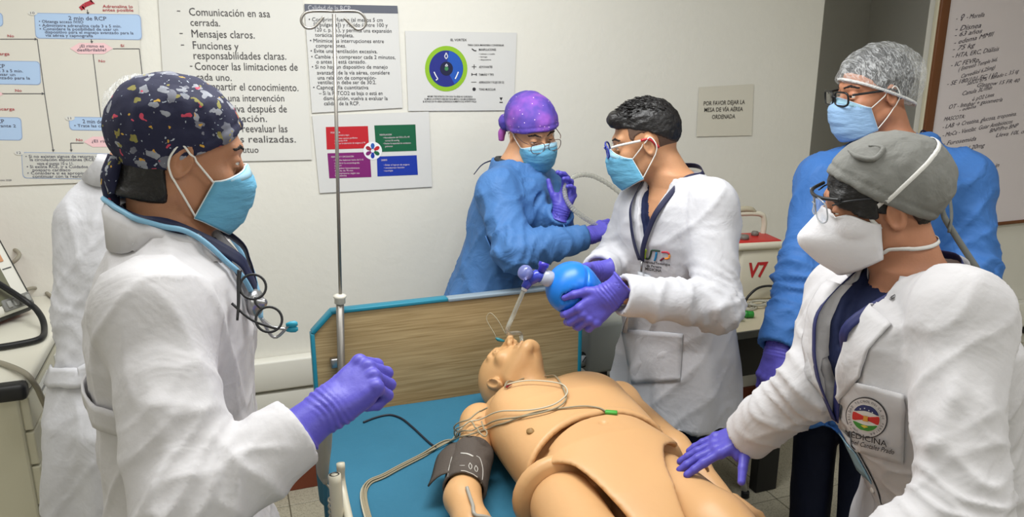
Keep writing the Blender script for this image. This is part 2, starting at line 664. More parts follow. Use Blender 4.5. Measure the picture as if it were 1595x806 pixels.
# assumed housings for the unseen ceiling lamps
for i, ((lx, ly), pw) in enumerate(LAMPS):
    t = thing('ceiling_lamp_offscreen', (lx, ly, CEIL), 'assumed white framed ceiling lamp ' + ('above the drawer cabinet', 'above the bed head', 'above the bed foot', 'above the open floor left of the bed', 'above the floor under the whiteboard', 'above the open floor right of the bed')[i], 'lamp', 'ceiling lamps')
    mk('housing', *box((lx, ly, CEIL - 0.018), (1.26, 0.66, 0.036), 0.004), mm('lamp_white', (235, 235, 232), 0.5), t, smooth=False)
    mk('diffuser', *box((lx, ly, CEIL - 0.037), (1.15, 0.55, 0.004)), mm('lamp_diffuser', (250, 250, 245), 0.5), t, smooth=False)
# wall trunking
za, zb = 0.566, 0.475
t = thing('wall_trunking', (0.3, WALLY, 0.3), 'long white two-channel cable trunking on the wall behind the bed', 'trunking')
for z0, z1, dp in ((0.455, 0.575, 0.055), (0.30, 0.445, 0.045)):
    mk('channel', *box(((X0 + XC) / 2, WALLY - dp / 2, (z0 + z1) / 2), (XC - X0 - 0.1, dp, z1 - z0), 0.008), trunk_m, t)
t = thing('wall_trunking', (4, WBY, 0.3), 'white trunking on the wall under the whiteboard', 'trunking')
mk('channel', *box(((XR + X1) / 2, WBY - 0.025, 0.41), (X1 - XR - 0.1, 0.05, 0.13), 0.008), trunk_m, t)
t = thing('wall_socket', (3.74, WBY - 0.03, 0.29), 'white wall socket with a black plug below the whiteboard', 'socket')
mk('plate', *box((3.72, WBY - 0.012, 0.29), (0.15, 0.022, 0.1), 0.006), trunk_m, t)
mk('plug', *box((3.745, WBY - 0.045, 0.315), (0.05, 0.05, 0.035), 0.008), mm('black_plastic', (26, 26, 28), 0.45), t)
mk('cord', *tube(spline([(3.76, WBY - 0.06, 0.31), (3.80, WBY - 0.07, 0.27), (3.82, WBY - 0.05, 0.15), (3.86, WBY - 0.06, 0.01)]), 0.004), M['black_plastic'], t)
t = thing('wall_socket', (2.2, WALLY - 0.03, 0.4), 'small white wall socket under the black-legged table', 'socket')
p = ony(1154, 562, WALLY)
mk('plate', *box((p[0], WALLY - 0.05, p[2]), (0.11, 0.016, 0.075), 0.004), trunk_m, t)
mk('outlet', *box((p[0], WALLY - 0.06, p[2]), (0.02, 0.008, 0.02), 0.002), M['black_plastic'], t)

# ------------------------------------------------------------------ posters
paper = mat('paper_white', (217, 216, 210), 0.7, vary=0.012, vscale=5)
paper2 = mat('paper_cool', (213, 213, 211), 0.65, vary=0.012, vscale=5)
paper3 = mat('paper_cream', (218, 215, 205), 0.65, vary=0.012, vscale=5)
ps = sheet('communication_poster', [(244, -40), (469, -40), (486, 249), (262, 254)], paper,
           'white text poster listing communication rules in serif letters', 'poster')
L = [('-', 276, 20, 281, 20, 9), ('Comunicación en asa', 295, 24, 421, 27, 12), ('cerrada.', 297, 40, 343, 41, 11),
     ('-', 280, 55, 285, 55, 9), ('Mensajes claros.', 299, 58, 397, 60, 12), ('-', 282, 73, 287, 73, 9),
     ('Funciones y', 301, 76, 372, 78, 12), ('responsabilidades claras.', 302, 92, 446, 93, 12),
     ('-', 296, 106, 300, 106, 9), ('Conocer las limitaciones de', 304, 109, 464, 110, 12), ('cada uno.', 306, 125, 361, 126, 11),
     ('Compartir el conocimiento.', 308, 140, 465, 142, 12), ('Realizar una intervención', 309, 158, 443, 158, 11),
     ('constructiva después de', 311, 175, 447, 175, 12), ('la reanimación.', 313, 190, 416, 190, 11),
     ('Resumir y reevaluar las', 314, 206, 448, 206, 12), ('acciones realizadas.', 316, 222, 461, 222, 11), ('Respeto mutuo', 318, 238, 403, 238, 10)]
wtext(L, ps, mm('grey_ink', (78, 76, 78), 0.8))

ps = sheet('compression_quality_poster', [(474, 6), (619, 9), (627, 168), (486, 176)], paper2,
           'white bullet-list poster with dark grey title band about chest compressions', 'poster')
mk('title_band', *flat([(474, 6), (619, 9), (620, 21), (475, 19)]), mm('band_grey', (96, 100, 112), 0.6), ps, smooth=False)
wtext([('Calidad de la RCP', 480, 16, 546, 17, 8)], ps, mm('pale_ink', (190, 192, 198), 0.7), name='title')
L = [('• Comprima fuerte (al menos 5 cm', 481, 33, 596, 34), ('[2 pulgadas]) y rápido (entre 100 y', 489, 41, 604, 42),
     ('120 c. p. m.), y permita una expansión', 491, 49, 610, 51), ('torácica completa.', 491, 57, 551, 58),
     ('• Minimice las interrupciones entre', 483, 66, 598, 67), ('compresiones.', 492, 74, 539, 74),
     ('• Evite una ventilación excesiva.', 484, 82, 588, 83), ('• Cambie de compresor cada 2 minutos,', 485, 91, 616, 92),
     ('o antes si está cansado.', 493, 99, 570, 99), ('• Si no hay un dispositivo de manejo', 486, 107, 604, 107),
     ('avanzado de la vía aérea, considere', 494, 116, 607, 116), ('una relación de compresión-', 495, 124, 586, 124),
     ('ventilación debe ser de 30:2.', 495, 131, 586, 131), ('• Capnografía cuantitativa', 488, 139, 574, 139),
     ('– Si la PETCO2 es baja o está en', 497, 148, 596, 148), ('disminución, vuelva a evaluar la', 504, 156, 604, 156), ('calidad de la RCP.', 505, 164, 560, 164)]
wtext([(*l, 6.0) for l in L], ps, mm('dark_ink', (62, 62, 68), 0.8))

ps = sheet('airway_diagram_poster', [(631, 48), (805, 51), (800, 172), (636, 173)], paper2,
           'white poster with a blue and green ringed circle diagram', 'poster')
def disc(cx, cy, rx, ry, plane=PAPY, off=0.0012, n=40, a0=0, a1=360):
    full = a1 - a0 >= 360
    ang = [R_(a0 + (a1 - a0) * k / (n if full else n - 1)) for k in range(n)]
    pts = [(cx + rx * math.cos(a), cy + ry * math.sin(a)) for a in ang]
    if not full:
        pts = [(cx, cy)] + pts
    return flat(pts, plane, off)
mk('green_ring', *disc(695, 107, 33, 35.5, off=0.0010), mm('lime_print', (140, 186, 38), 0.5), ps, smooth=False)
mk('blue_disc', *disc(695, 107, 26.5, 28.5, off=0.0014), mm('navy_print', (32, 42, 130), 0.5), ps, smooth=False)
mk('blue_sector', *disc(695, 107, 26, 28, off=0.0018, a0=-80, a1=60), mm('azure_print', (28, 84, 178), 0.5), ps, smooth=False)
mk('inner_disc', *disc(695.5, 107, 10, 11, off=0.0022), mm('midnight_print', (20, 24, 60), 0.5), ps, smooth=False)
mk('centre_dot', *disc(695.5, 107, 3, 3.2, off=0.0026), mm('green_print', (60, 130, 80), 0.5), ps, smooth=False)
wp = mm('white_print', (232, 234, 238), 0.5)
for l, w in (([(695, 82), (697.5, 88), (695, 92), (692.5, 88), (695, 82)], 1.2), ([(676, 112), (679, 118), (682, 123), (679, 125)], 1.6),
             ([(714, 112), (711, 119), (709, 123)], 1.8), ([(693.5, 103), (695.5, 99.5), (697.5, 103), (693.5, 103)], 1.0)):
    mk('diagram_symbol', *wline(l, w, off=0.0027), wp, ps, smooth=False)
L = [('EL VORTEX', 702, 64, 727, 64, 3.6), ('PARA CADA MANIOBRA CONSIDERAR', 729, 71.5, 785, 72, 2.8), ('MANIPULACIONES:', 746, 79, 773, 79, 3.4), ('• cabeza y cuello', 746, 85, 771, 85, 2),
     ('• laringe', 746, 89.5, 759, 89.5, 2), ('• dispositivo', 746, 94, 765, 94, 2), ('ADYUVANTES', 746, 106, 767, 106, 3.4), ('TAMAÑO Y TIPO', 746, 118, 769, 118, 3.4),
     ('ASPIRACIÓN Y FLUJO DE O2', 746, 130, 785, 130, 3.4), ('TONO MUSCULAR', 746, 141, 772, 141, 3.4),
     ('MÁXIMO TRES INTENTOS CON CADA VÍA AÉREA NO QUIRÚRGICA', 666, 151.5, 736, 152, 2.6), ('AL MENOS UN INTENTO DEBE SER POR EL MÉDICO CON MÁS EXPERIENCIA', 661, 155.5, 741, 156, 2.6),
     ('EL ESTADO DE VÍA AÉREA QUIRÚRGICA AUMENTA SI EL INTENTO FALLA', 659, 159.5, 742, 159.5, 2.6)]
wtext(L, ps, INK, bold=0.01)
for q in (wline([(735, 76), (739, 79), (742, 79)], 1.6), merge(wline([(735, 104), (742, 104)], 1), wline([(738.5, 100.5), (738.5, 107.5)], 1)),
          merge(wline([(735, 114), (735, 118)], 1.4), wline([(735, 116), (742, 116)], 1), wline([(742, 114), (742, 118)], 1.4)), wline([(734, 128), (742, 128)], 0.8),
          disc(738.5, 139, 2.6, 2.8), flat([(778, 152), (783, 152), (780.5, 157)]), wline([(778, 159.5), (783, 159.5)], 1.5)):
    mk('pictogram', *q, INK, ps, smooth=False)

ps = sheet('four_colour_poster', [(486, 180), (668, 174), (673, 291), (498, 301)], paper2,
           'white poster with red, green, purple and blue rectangles around a pinwheel', 'poster')
quad = {'red_panel': ([(507.5, 198), (573, 196.5), (575, 231), (509, 233)], (186, 28, 40)),
        'green_panel': ([(583, 195.5), (647, 194), (649, 235), (586, 237)], (10, 92, 60)),
        'purple_panel': ([(510, 239), (576, 237), (578.5, 276), (513, 278)], (124, 28, 108)),
        'blue_panel': ([(587, 244), (649, 242), (651, 272.5), (588, 275)], (20, 52, 160))}
for k, (q, c) in quad.items():
    mk(k, *flat(q), mat(k, c, 0.5), ps, smooth=False)
mk('white_disc', *disc(580.5, 235, 14.5, 14), wp, ps, smooth=False)
for k, c in enumerate(((186, 28, 40), (10, 92, 60), (20, 52, 160), (124, 28, 108), (150, 40, 60), (40, 90, 170))):
    pts = []
    for s in np.linspace(0, 1, 8):
        a = R_(k * 60 - 60 + 60 * s)
        pts.append((580.5 + (3 + 9 * math.sin(s * math.pi) ** 0.6) * math.cos(a), 235 + (3 + 9 * math.sin(s * math.pi) ** 0.6) * math.sin(a)))
    mk('pinwheel_blade', *flat([(580.5 + 3 * math.cos(R_(k * 60 - 30)), 235 + 3 * math.sin(R_(k * 60 - 30)))] + pts, off=0.0022), mat('blade_print', c, 0.5), ps, smooth=False)
L = [('ISQUEMIA', 515, 208, 530, 207.5), ('• Monitorización y oxígeno', 522, 212, 544, 211.5), ('• Acceso venoso periférico', 522, 217, 557, 216),
     ('• Controlar PVM', 521, 221, 541, 220.5), ('• Evaluar la saturación de oxígeno al 94', 521, 225, 569, 223.5),
     ('VENTILACIÓN', 591, 211.5, 610, 211), ('• Normalización del CO2 a 35 y 45', 597, 216, 638, 214.5), ('normal 30 mm/Hg', 600, 220.5, 622, 220), ('• Evaluar la capacidad de ventilación', 597, 225, 640, 224), ('pulmonar', 600, 229.5, 612, 229),
     ('PERFUSIÓN Y CIRCULACIÓN', 516, 246, 551, 245), ('• Líquidos balancear bolos de 5-10', 520, 251, 566, 250), ('considerar la ecocardiografía', 521, 255.5, 560, 255), ('cardiaco', 521, 259.5, 532, 259),
     ('• Objetivo hemodinámico', 521, 263.5, 560, 263), ('llevarlo de 70 mm', 522, 267.5, 550, 267), ('• Vasopresores según sea', 522, 271.5, 560, 271), ('Dobutamina', 522, 275, 540, 275),
     ('DEBRIS', 594, 251, 603, 250.5), ('• Evitar el ingreso de oxígeno', 598, 258.5, 638, 257.5), ('• monitorizar función', 598, 263, 630, 262), ('• neurológica', 598, 267.5, 612, 267)]
wtext([(*l, 2.5) for l in L], ps, mm('tint_print', (222, 206, 214), 0.6), bold=0.004, off=0.0022)

# flow-chart
ps = sheet('resuscitation_flowchart', [(-60, -40), (213, -40), (228, 281), (-60, 292)], paper3,
           'large cream flow chart of resuscitation steps with blue boxes', 'poster')
blue_p = mat('box_blue_print', (176, 202, 234), 0.6)
pink_p = mat('box_pink_print', (240, 200, 204), 0.6)
grey_p = mat('box_grey_print', (206, 206, 200), 0.6)
edge_p = mat('box_edge_print', (150, 170, 205), 0.6)
def fbox(name, x0, y0, x1, y1, m, r=6):
    mk(name, *merge(flat(rrect(x0 - 1, y0 - 1, x1 + 1, y1 + 1, r, 0.015, 0.06), off=0.0008)), edge_p, ps, smooth=False)
    mk(name, *flat(rrect(x0, y0, x1, y1, r, 0.015, 0.06), off=0.0013), m, ps, smooth=False)
fbox('flow_box', 54, 21, 218, 59, blue_p)
fbox('flow_box', -40, 20, 3, 40, blue_p)
fbox('flow_box', -40, 95, 61, 130, blue_p)
fbox('flow_box', -40, 183, 32, 217, blue_p)
fbox('flow_box', 108, 183, 230, 202, blue_p)
fbox('flow_box', 34, 238, 212, 277, grey_p)
def hexa(x0, y0, x1, y1):
    c = (y0 + y1) / 2
    return flat([(x0, c), (x0 + 14, y0), (x1 - 14, y0), (x1, c), (x1 - 14, y1), (x0 + 14, y1)], off=0.0013)
mk('flow_hexagon', *hexa(109, 67, 176, 84), pink_p, ps, smooth=False)
mk('flow_hexagon', *hexa(-55, 139, 6, 154), pink_p, ps, smooth=False)
mk('flow_hexagon', *hexa(130, 213, 200, 229), pink_p, ps, smooth=False)
for x, y in ((51, 20), (109, 184), (30, 238)):
    mk('number_disc', *disc(x, y, 7.5, 4, off=0.0019), paper, ps, smooth=False)
ln = [[(136, 15), (137, 22)], [(142, 61), (143, 67)], [(0, 61), (58, 61)], [(58, 61), (70, 150), (83, 236)], [(145, 84), (157, 183)], [(176, 76), (217, 76), (222, 120)],
      [(3, 146), (69, 146)], [(130, 223), (110, 223), (111, 236)]]
arrow = lambda x, y, dx, dy: flat([(x + dx * 4, y + dy * 4), (x - dy * 2.2, y + dx * 2.2), (x + dy * 2.2, y - dx * 2.2)], off=0.0015)
ar = {0: arrow(137, 19, 0, 1), 1: arrow(143, 64, 0, 1), 2: arrow(54, 61, 1, 0), 3: arrow(83, 233, 0, 1), 6: arrow(65, 146, 1, 0), 7: arrow(111, 233, 0, 1)}
for k, l in enumerate(ln):
    mk('flow_arrow', *merge(wline(l, 1.1), *([ar[k]] if k in ar else [])), mm('arrow_ink', (84, 84, 88), 0.8), ps, smooth=False)
red_ink = mat('red_ink', (176, 58, 70), 0.8)
wtext([('2 min de RCP', 107, 31, 166, 32, 6), ('2 min de RCP', 129, 192, 178, 193, 6), ('RCP', -10, 106, 8, 106, 6), ('RCP', -10, 192, 7, 192, 6),
       ('• Obtenga acceso IV/IO', 61, 35.5, 130, 36.5, 4.5), ('• Administre adrenalina cada 3 a 5 min.', 61, 41.5, 189, 43, 4.5), ('• Considere la posibilidad de usar un', 62, 47, 184, 48, 4.5),
       ('dispositivo para el manejo avanzado para la', 70, 52, 208, 53.5, 4.5), ('vía aérea y capnografía', 71, 57, 145, 58, 4.5), ('¿El ritmo es', 124, 74, 162, 74, 4.5), ('desfibrilable?', 120, 80, 166, 80, 4.5),
       ('cada 3 a 5 min.', -14, 112, 36, 113, 4.5), ('de usar un', -14, 117.5, 24, 118.5, 4.5), ('avanzado para la', -14, 123, 47, 124, 4.5), ('durante 2', -12, 198, 25, 198.5, 4.5),
       ('• Trate las causas reversibles', 116, 198, 212, 199, 4.5), ('¿El ritmo es', 143, 222, 190, 223, 4.5),
       ('• Si no existen signos de retorno de', 40, 246, 156, 246, 4.5), ('la circulación espontánea (RCE),', 47, 251, 151, 251, 4.5), ('vaya al punto 10 u 11.', 58, 257, 115, 257, 4.5),
       ('• Si existe RCE, ir a Cuidados', 42, 262, 137, 262, 4.5), ('posparo cardíaco', 51, 267, 110, 267, 4.5), ('• Considere si es apropiado', 43, 272, 140, 272, 4.5), ('continuar con la reanimación', 51, 277, 150, 277, 4.5),
       ('10', 47.5, 22, 54, 22, 3.6), ('11', 106, 186, 111, 186, 3.6), ('12', 26.5, 240, 33, 240, 3.6), ('© Reanimación 2020', -20, 282, 18, 282, 2.5)], ps, mm('soft_ink', (82, 82, 98), 0.8), bold=0.004, off=0.0022)
wtext([('Adrenalina lo', 160, 12, 207, 12.5, 4.6), ('antes posible', 160, 17.5, 208, 18, 4.6), ('No', 154, 97, 164, 97, 4), ('No', 12, 58, 22, 58, 4), ('Sí', 188, 73, 194, 73, 4), ('No', 24, 143, 34, 143, 4), ('No', 119, 220, 129, 220, 4),
       ('descarga', -18, 86, 15, 86, 4.6), ('descarga', -12, 172, 23, 172, 4.6)], ps, red_ink, name='red_lettering', bold=0.006, off=0.0022)
v, f = merge(wline([(125, 14), (132, 8), (144, 3)], 7), wline([(128, 10), (132, 15)], 2), wline([(140, 0), (147, 6)], 2))
mk('syringe_symbol', v, f, red_ink, ps, smooth=False)

ps = sheet('tidy_table_notice', [(1089, 136), (1174, 131), (1171, 211), (1085, 213)], mat('notice_paper', (214, 210, 196), 0.5, vary=0.01), 'small paper notice asking to leave the airway table tidy', 'notice')
wtext([('POR FAVOR DEJAR LA', 1096, 164.5, 1160, 162, 6.5), ('MESA DE VÍA AÉREA', 1097, 174.5, 1157, 173, 6.5), ('ORDENADA', 1109, 185.5, 1145, 184.5, 6.5)], ps, mm('notice_ink', (70, 66, 60), 0.8), bold=0.008)

# ------------------------------------------------------------------ whiteboard
wb = thing('whiteboard', (3.9, WBY, 0.9), 'large whiteboard with handwritten patient notes in a brown wooden frame', 'whiteboard')
xl, zb_, zt_ = ony(1488, 100, WBY - 0.03)[0] - 0.085, ony(1540, 351, WBY - 0.03)[2], 2.35
xr = xl + 1.75
PB = WBY - 0.025
mk('board', *box(((xl + xr) / 2, WBY - 0.012, (zb_ + zt_) / 2), (xr - xl, 0.02, zt_ - zb_)), mat('whiteboard_surface', (226, 218, 222), 0.25), wb, smooth=False)
wood_f = mat('board_frame_wood', (112, 66, 32), 0.45, vary=0.15, vscale=12, stretch=(1, 1, 0.2))
for c, s in ((((xl - 0.012), WBY - 0.015, (zb_ + zt_) / 2), (0.05, 0.03, zt_ - zb_ + 0.03)), ((xr, WBY - 0.015, (zb_ + zt_) / 2), (0.045, 0.03, zt_ - zb_ + 0.03)),
             (((xl + xr) / 2, WBY - 0.015, zb_), (xr - xl + 0.04, 0.03, 0.016)), (((xl + xr) / 2, WBY - 0.015, zt_), (xr - xl + 0.04, 0.03, 0.04))):
    mk('frame_rail', *box(c, s, 0.004), wood_f, wb)
L = [('- ♀ - Morella', 1489, 32, 1533, 26, 7), ('- Disnea', 1488, 49, 1528, 43, 8), ('- 63 años', 1487, 58, 1530, 51, 7), ('- edema MMII', 1486, 70, 1548, 56, 7), ('- 75 kg', 1484, 80, 1519, 73, 7),
     ('- HTA, ERC, Diálisis', 1483, 91, 1556, 79, 7), ('- IC FEVRp.', 1481, 105, 1526, 96, 7), ('( Entresto Temple bid,', 1493, 111, 1553, 95, 6), ('Carvedilol 6,25mg)', 1497, 122, 1550, 107, 6),
     ('- SE 180/101 FC 110', 1475, 134, 1553, 119, 6.5), ('SatO2 87% - llenado c. 3.5 sg', 1506, 133, 1587, 113, 6), ('Glasgow 15 FR 40', 1522, 136, 1588, 128, 6), ('Canula 3L/min', 1499, 149, 1545, 139, 6.5),
     ('↓ pO2 Línea', 1514, 158, 1548, 150, 6), ('OT - Intubar + gasometría', 1478, 170, 1561, 158, 6.5), ('- edema', 1494, 174, 1520, 168, 5), ('MASCOTA:', 1470, 189, 1503, 184, 6),
     ('- LAB → Creatina, glucosa, troponina.', 1468, 201, 1583, 180, 6.5), ('- MoCa - Ventilat  Guiar Antibióticos', 1468, 214, 1577, 192, 6.5), ('BNP/Pro BNP', 1541, 207, 1586, 198, 6), ('Lleva 10L o2', 1551, 214, 1600, 207, 6), ('- Furosemida', 1469, 227, 1520, 219, 6.5),
     ('- Labetalol 20mg', 1469, 241, 1534, 229, 6.5), ('↓', 1500, 247, 1503, 246, 5), ('Nebu - RC', 1488, 257, 1524, 250, 6.5), ('↓ NR 90L/min', 1500, 272, 1556, 260, 6.5)]
wtext(L, wb, mm('marker_ink', (66, 60, 72), 0.7), plane=PB + 0.003, name='handwriting', shear=0.35, off=0.0012)
# ------------------------------------------------------------------ people: shared shapes
skin_cols = {}
def skin(name, rgb):
    return mat(name, rgb, 0.5, bump=0.0004, bscale=220, vary=0.05, vscale=30, sss=0.12, spec=0.4)
def frame(yaw, pitch=0.0, roll=0.0):
    """columns right, forward, up"""
    y, p = R_(yaw), R_(pitch)
    r = np.array([math.sin(y), -math.cos(y), 0.0])
    f = np.array([math.cos(y) * math.cos(p), math.sin(y) * math.cos(p), -math.sin(p)])
    u = np.cross(r, f)
    if roll:
        a = R_(roll)
        r, u = r * math.cos(a) + u * math.sin(a), u * math.cos(a) - r * math.sin(a)
    return np.stack([r, f, u], 1)

def head_sdf(p, eyes_open=0.5):
    q = p.copy()
    q[:, 0] = np.abs(q[:, 0])
    d = ell(q, (0, -.012, .035), (.075, .098, .088))
    d = smin(d, ell(q, (0, .020, -.028), (.061, .072, .088)), .03)
    d = smin(d, cap(q, (.052, -.004, -.055), (.018, .070, -.103), .021, .017), .025)
    d = smin(d, ell(q, (0, .082, -.104), (.021, .016, .016)), .015)
    d = smin(d, cap(q, (.010, .087, .030), (.044, .072, .029), .0105, .0085), .016)
    d = smin(d, ell(q, (.043, .062, -.024), (.022, .021, .018)), .02)
    d = smax(d, -sph(q, (.033, .108, .005), .017), .012)
    d = smin(d, cap(q, (0, .089, .014), (0, .113, -.030), .0075, .0115), .009)
    d = smin(d, ell(q, (.0115, .098, -.034), (.009, .011, .008)), .006)
    d = smin(d, cap(q, (0, .094, -.061), (.02, .083, -.063), .0065, .004), .006)
    d = smin(d, cap(q, (0, .093, -.073), (.017, .083, -.072), .0075, .005), .006)
    lid = sph(q, (.032, .0785, .006), .0148)
    slit = np.maximum(np.abs(q[:, 2] - .0045) - .0045 * eyes_open, np.maximum(np.abs(q[:, 0] - .032) - .0125, .083 - q[:, 1]))
    d = smin(d, smax(lid, -slit, .003), .004)
    # ears
    a = R_(12)
    ER = np.array([[math.cos(.35), math.sin(.35), 0], [-math.sin(.35), math.cos(.35), 0], [0, 0, 1.0]]) @ rotx(-a)
    e = ell(q, (.078, -.010, -.004), (.0085, .020, .032), ER)
    e = smax(e, -ell(q, (.0855, -.004, -.002), (.007, .011, .021), ER), .006)
    e = smin(e, ell(q, (.0745, .002, -.008), (.006, .007, .010)), .006)
    d = smin(d, e, .007)
    return d

# finger root, bone lengths
FING = [((.088, .027), (.043, .026, .020), .0098), ((.092, .0075), (.046, .029, .021), .0100), ((.088, -.0125), (.043, .027, .021), .0096), ((.079, -.031), (.034, .021, .018), .0086)]
def hand_parts(curl, spread, thumb, sc=1.0, splay=0.0):
    segs = []
    for i, ((bx, by), ln_, r) in enumerate(FING):
        s = R_(spread[i])
        a = 0.0
        p = np.array([bx, by, 0.002])
        for j in range(3):
            a += R_(curl[i][j])
            dr = np.array([math.cos(a) * math.cos(s), math.cos(a) * math.sin(s) * 1.0, -math.sin(a)])
            e = p + dr * ln_[j]
            segs.append((p, e, r * (1 - .05 * j) + .0008, r * (.96 - .08 * j) + .0008, i, j))
            p = e
    T = [np.array(t) for t in thumb]
    return segs, T
THUMB_RELAX = [(.018, .020, -.008), (.048, .046, -.022), (.078, .056, -.034), (.103, .055, -.044)]
THUMB_OUT = [(.018, .020, -.006), (.045, .050, -.016), (.070, .075, -.022), (.094, .092, -.026)]
THUMB_FIST = [(.018, .020, -.008), (.050, .042, -.026), (.080, .030, -.046), (.098, .010, -.050)]
def make_hand(wrist, fdir, dors, right, curl, spread=(6, 2, -3, -9), thumb=THUMB_RELAX, sc=1.0, cuff=.055, h=.0027):
    X = nrm(fdir)
    Z = np.asarray(dors, float)
    Z = nrm(Z - X * Z.dot(X))
    Y = np.cross(Z, X)
    if not right:
        Y = -Y
    A = np.stack([X, Y, Z], 1)
    segs, T = hand_parts(curl, spread, thumb)
    W = np.asarray(wrist, float)
    def fn(P):
        q = ((P - W.astype(np.float32)) / sc) @ A.astype(np.float32)
        d = None
        for i, ((bx, by), ln_, r) in enumerate(FING):
            c = cap(q, (.004, by * .62, -.001), (bx - .004, by, .001), .0165, .0122)
            d = c if d is None else smin(d, c, .012)
        d = smin(d, cap(q, (.020, .018, -.012), (.050, .036, -.020), .017, .015), .014)
        d = smin(d, cap(q, (.02, -.022, -.010), (.06, -.028, -.010), .014, .012), .012)
        th = cap(q, T[0], T[1], .0135, .0125)
        th = smin(th, cap(q, T[1], T[2], .0118, .0108), .004)
        th = smin(th, cap(q, T[2], T[3], .0108, .0088), .003)
        d = smin(d, th, .009)
        for i in range(4):
            f_ = None
            for s in segs:
                if s[4] == i:
                    c = cap(q, s[0], s[1], s[2], s[3])
                    f_ = c if f_ is None else smin(f_, c, .0035)
            k = sph(q, segs[i * 3][0] + np.array([0, 0, .002]), .0118)
            f_ = smin(f_, k, .005)
            d = smin(d, f_, .005)
        if cuff:
            c = cap(q, (-cuff, 0, 0), (.012, 0, 0), .0305, .0255, sq=(0, 1, 0), ks=1.22)
            c = smax(c, -cuff - q[:, 0], .002)
            lip = np.sqrt((np.sqrt((q[:, 1] / 1.22) ** 2 + q[:, 2] ** 2) - .0308) ** 2 + (q[:, 0] + cuff) ** 2) - .0028
            d = smin(d, c, .014)
            d = smin(d, lip, .003)
            d = smax(d, -smax(cap(q, (-cuff - .03, 0, 0), (-cuff + .02, 0, 0), .0252, .0245, sq=(0, 1, 0), ks=1.22), q[:, 0] + cuff - .02, .002), .002)
        return d * sc
    pts = [W] + [W + A @ (s[1] * sc) for s in segs] + [W + A @ (t * sc) for t in T] + [W - X * cuff * sc]
    pts = np.array(pts)
    def dsp(v, n):
        q = (v - W) @ A
        wr = np.exp(-((q[:, 0] - .006) / .018) ** 2) * (q[:, 0] > -.018)
        return .0007 * fbm(v * 60, 2) * (q[:, 0] > -.01) + .0012 * wr * np.sin(q[:, 0] * 700 + 4 * vnoise(v * 30))
    v, f = net(fn, pts.min(0) - .04, pts.max(0) + .04, h, disp=dsp)
    return v, f, fn

from mathutils.bvhtree import BVHTree
class Surf:
    """a finished surface other things are laid on"""
    def __init__(self, v, f):
        self.b = BVHTree.FromPolygons([tuple(x) for x in v], [tuple(int(i) for i in q) for q in f])
    def cast(self, o, d, off=0.0):
        o = np.asarray(o, float).reshape(-1, 3)
        d = np.broadcast_to(np.asarray(d, float), o.shape)
        out = np.empty_like(o)
        for i in range(len(o)):
            h = self.b.ray_cast(Vector(o[i]), Vector(d[i]), 1.2)
            if h[0] is None:
                h = self.b.find_nearest(Vector(o[i]))
            n = np.array(h[1])
            if n.dot(d[i]) > 0: n = -n
            out[i] = np.array(h[0]) - nrm(d[i]) * off * .6 + n * off * .4
        return out
    def near(self, o, off=0.0, normals=False):
        o = np.asarray(o, float)
        sh = o.shape
        o = o.reshape(-1, 3)
        out = np.empty_like(o)
        nn = np.empty_like(o)
        for i in range(len(o)):
            h = self.b.find_nearest(Vector(o[i]))
            nn[i] = h[1]
            out[i] = np.array(h[0]) + nn[i] * off
        return (out.reshape(sh), nn.reshape(sh)) if normals else out.reshape(sh)

class Person:
    pass

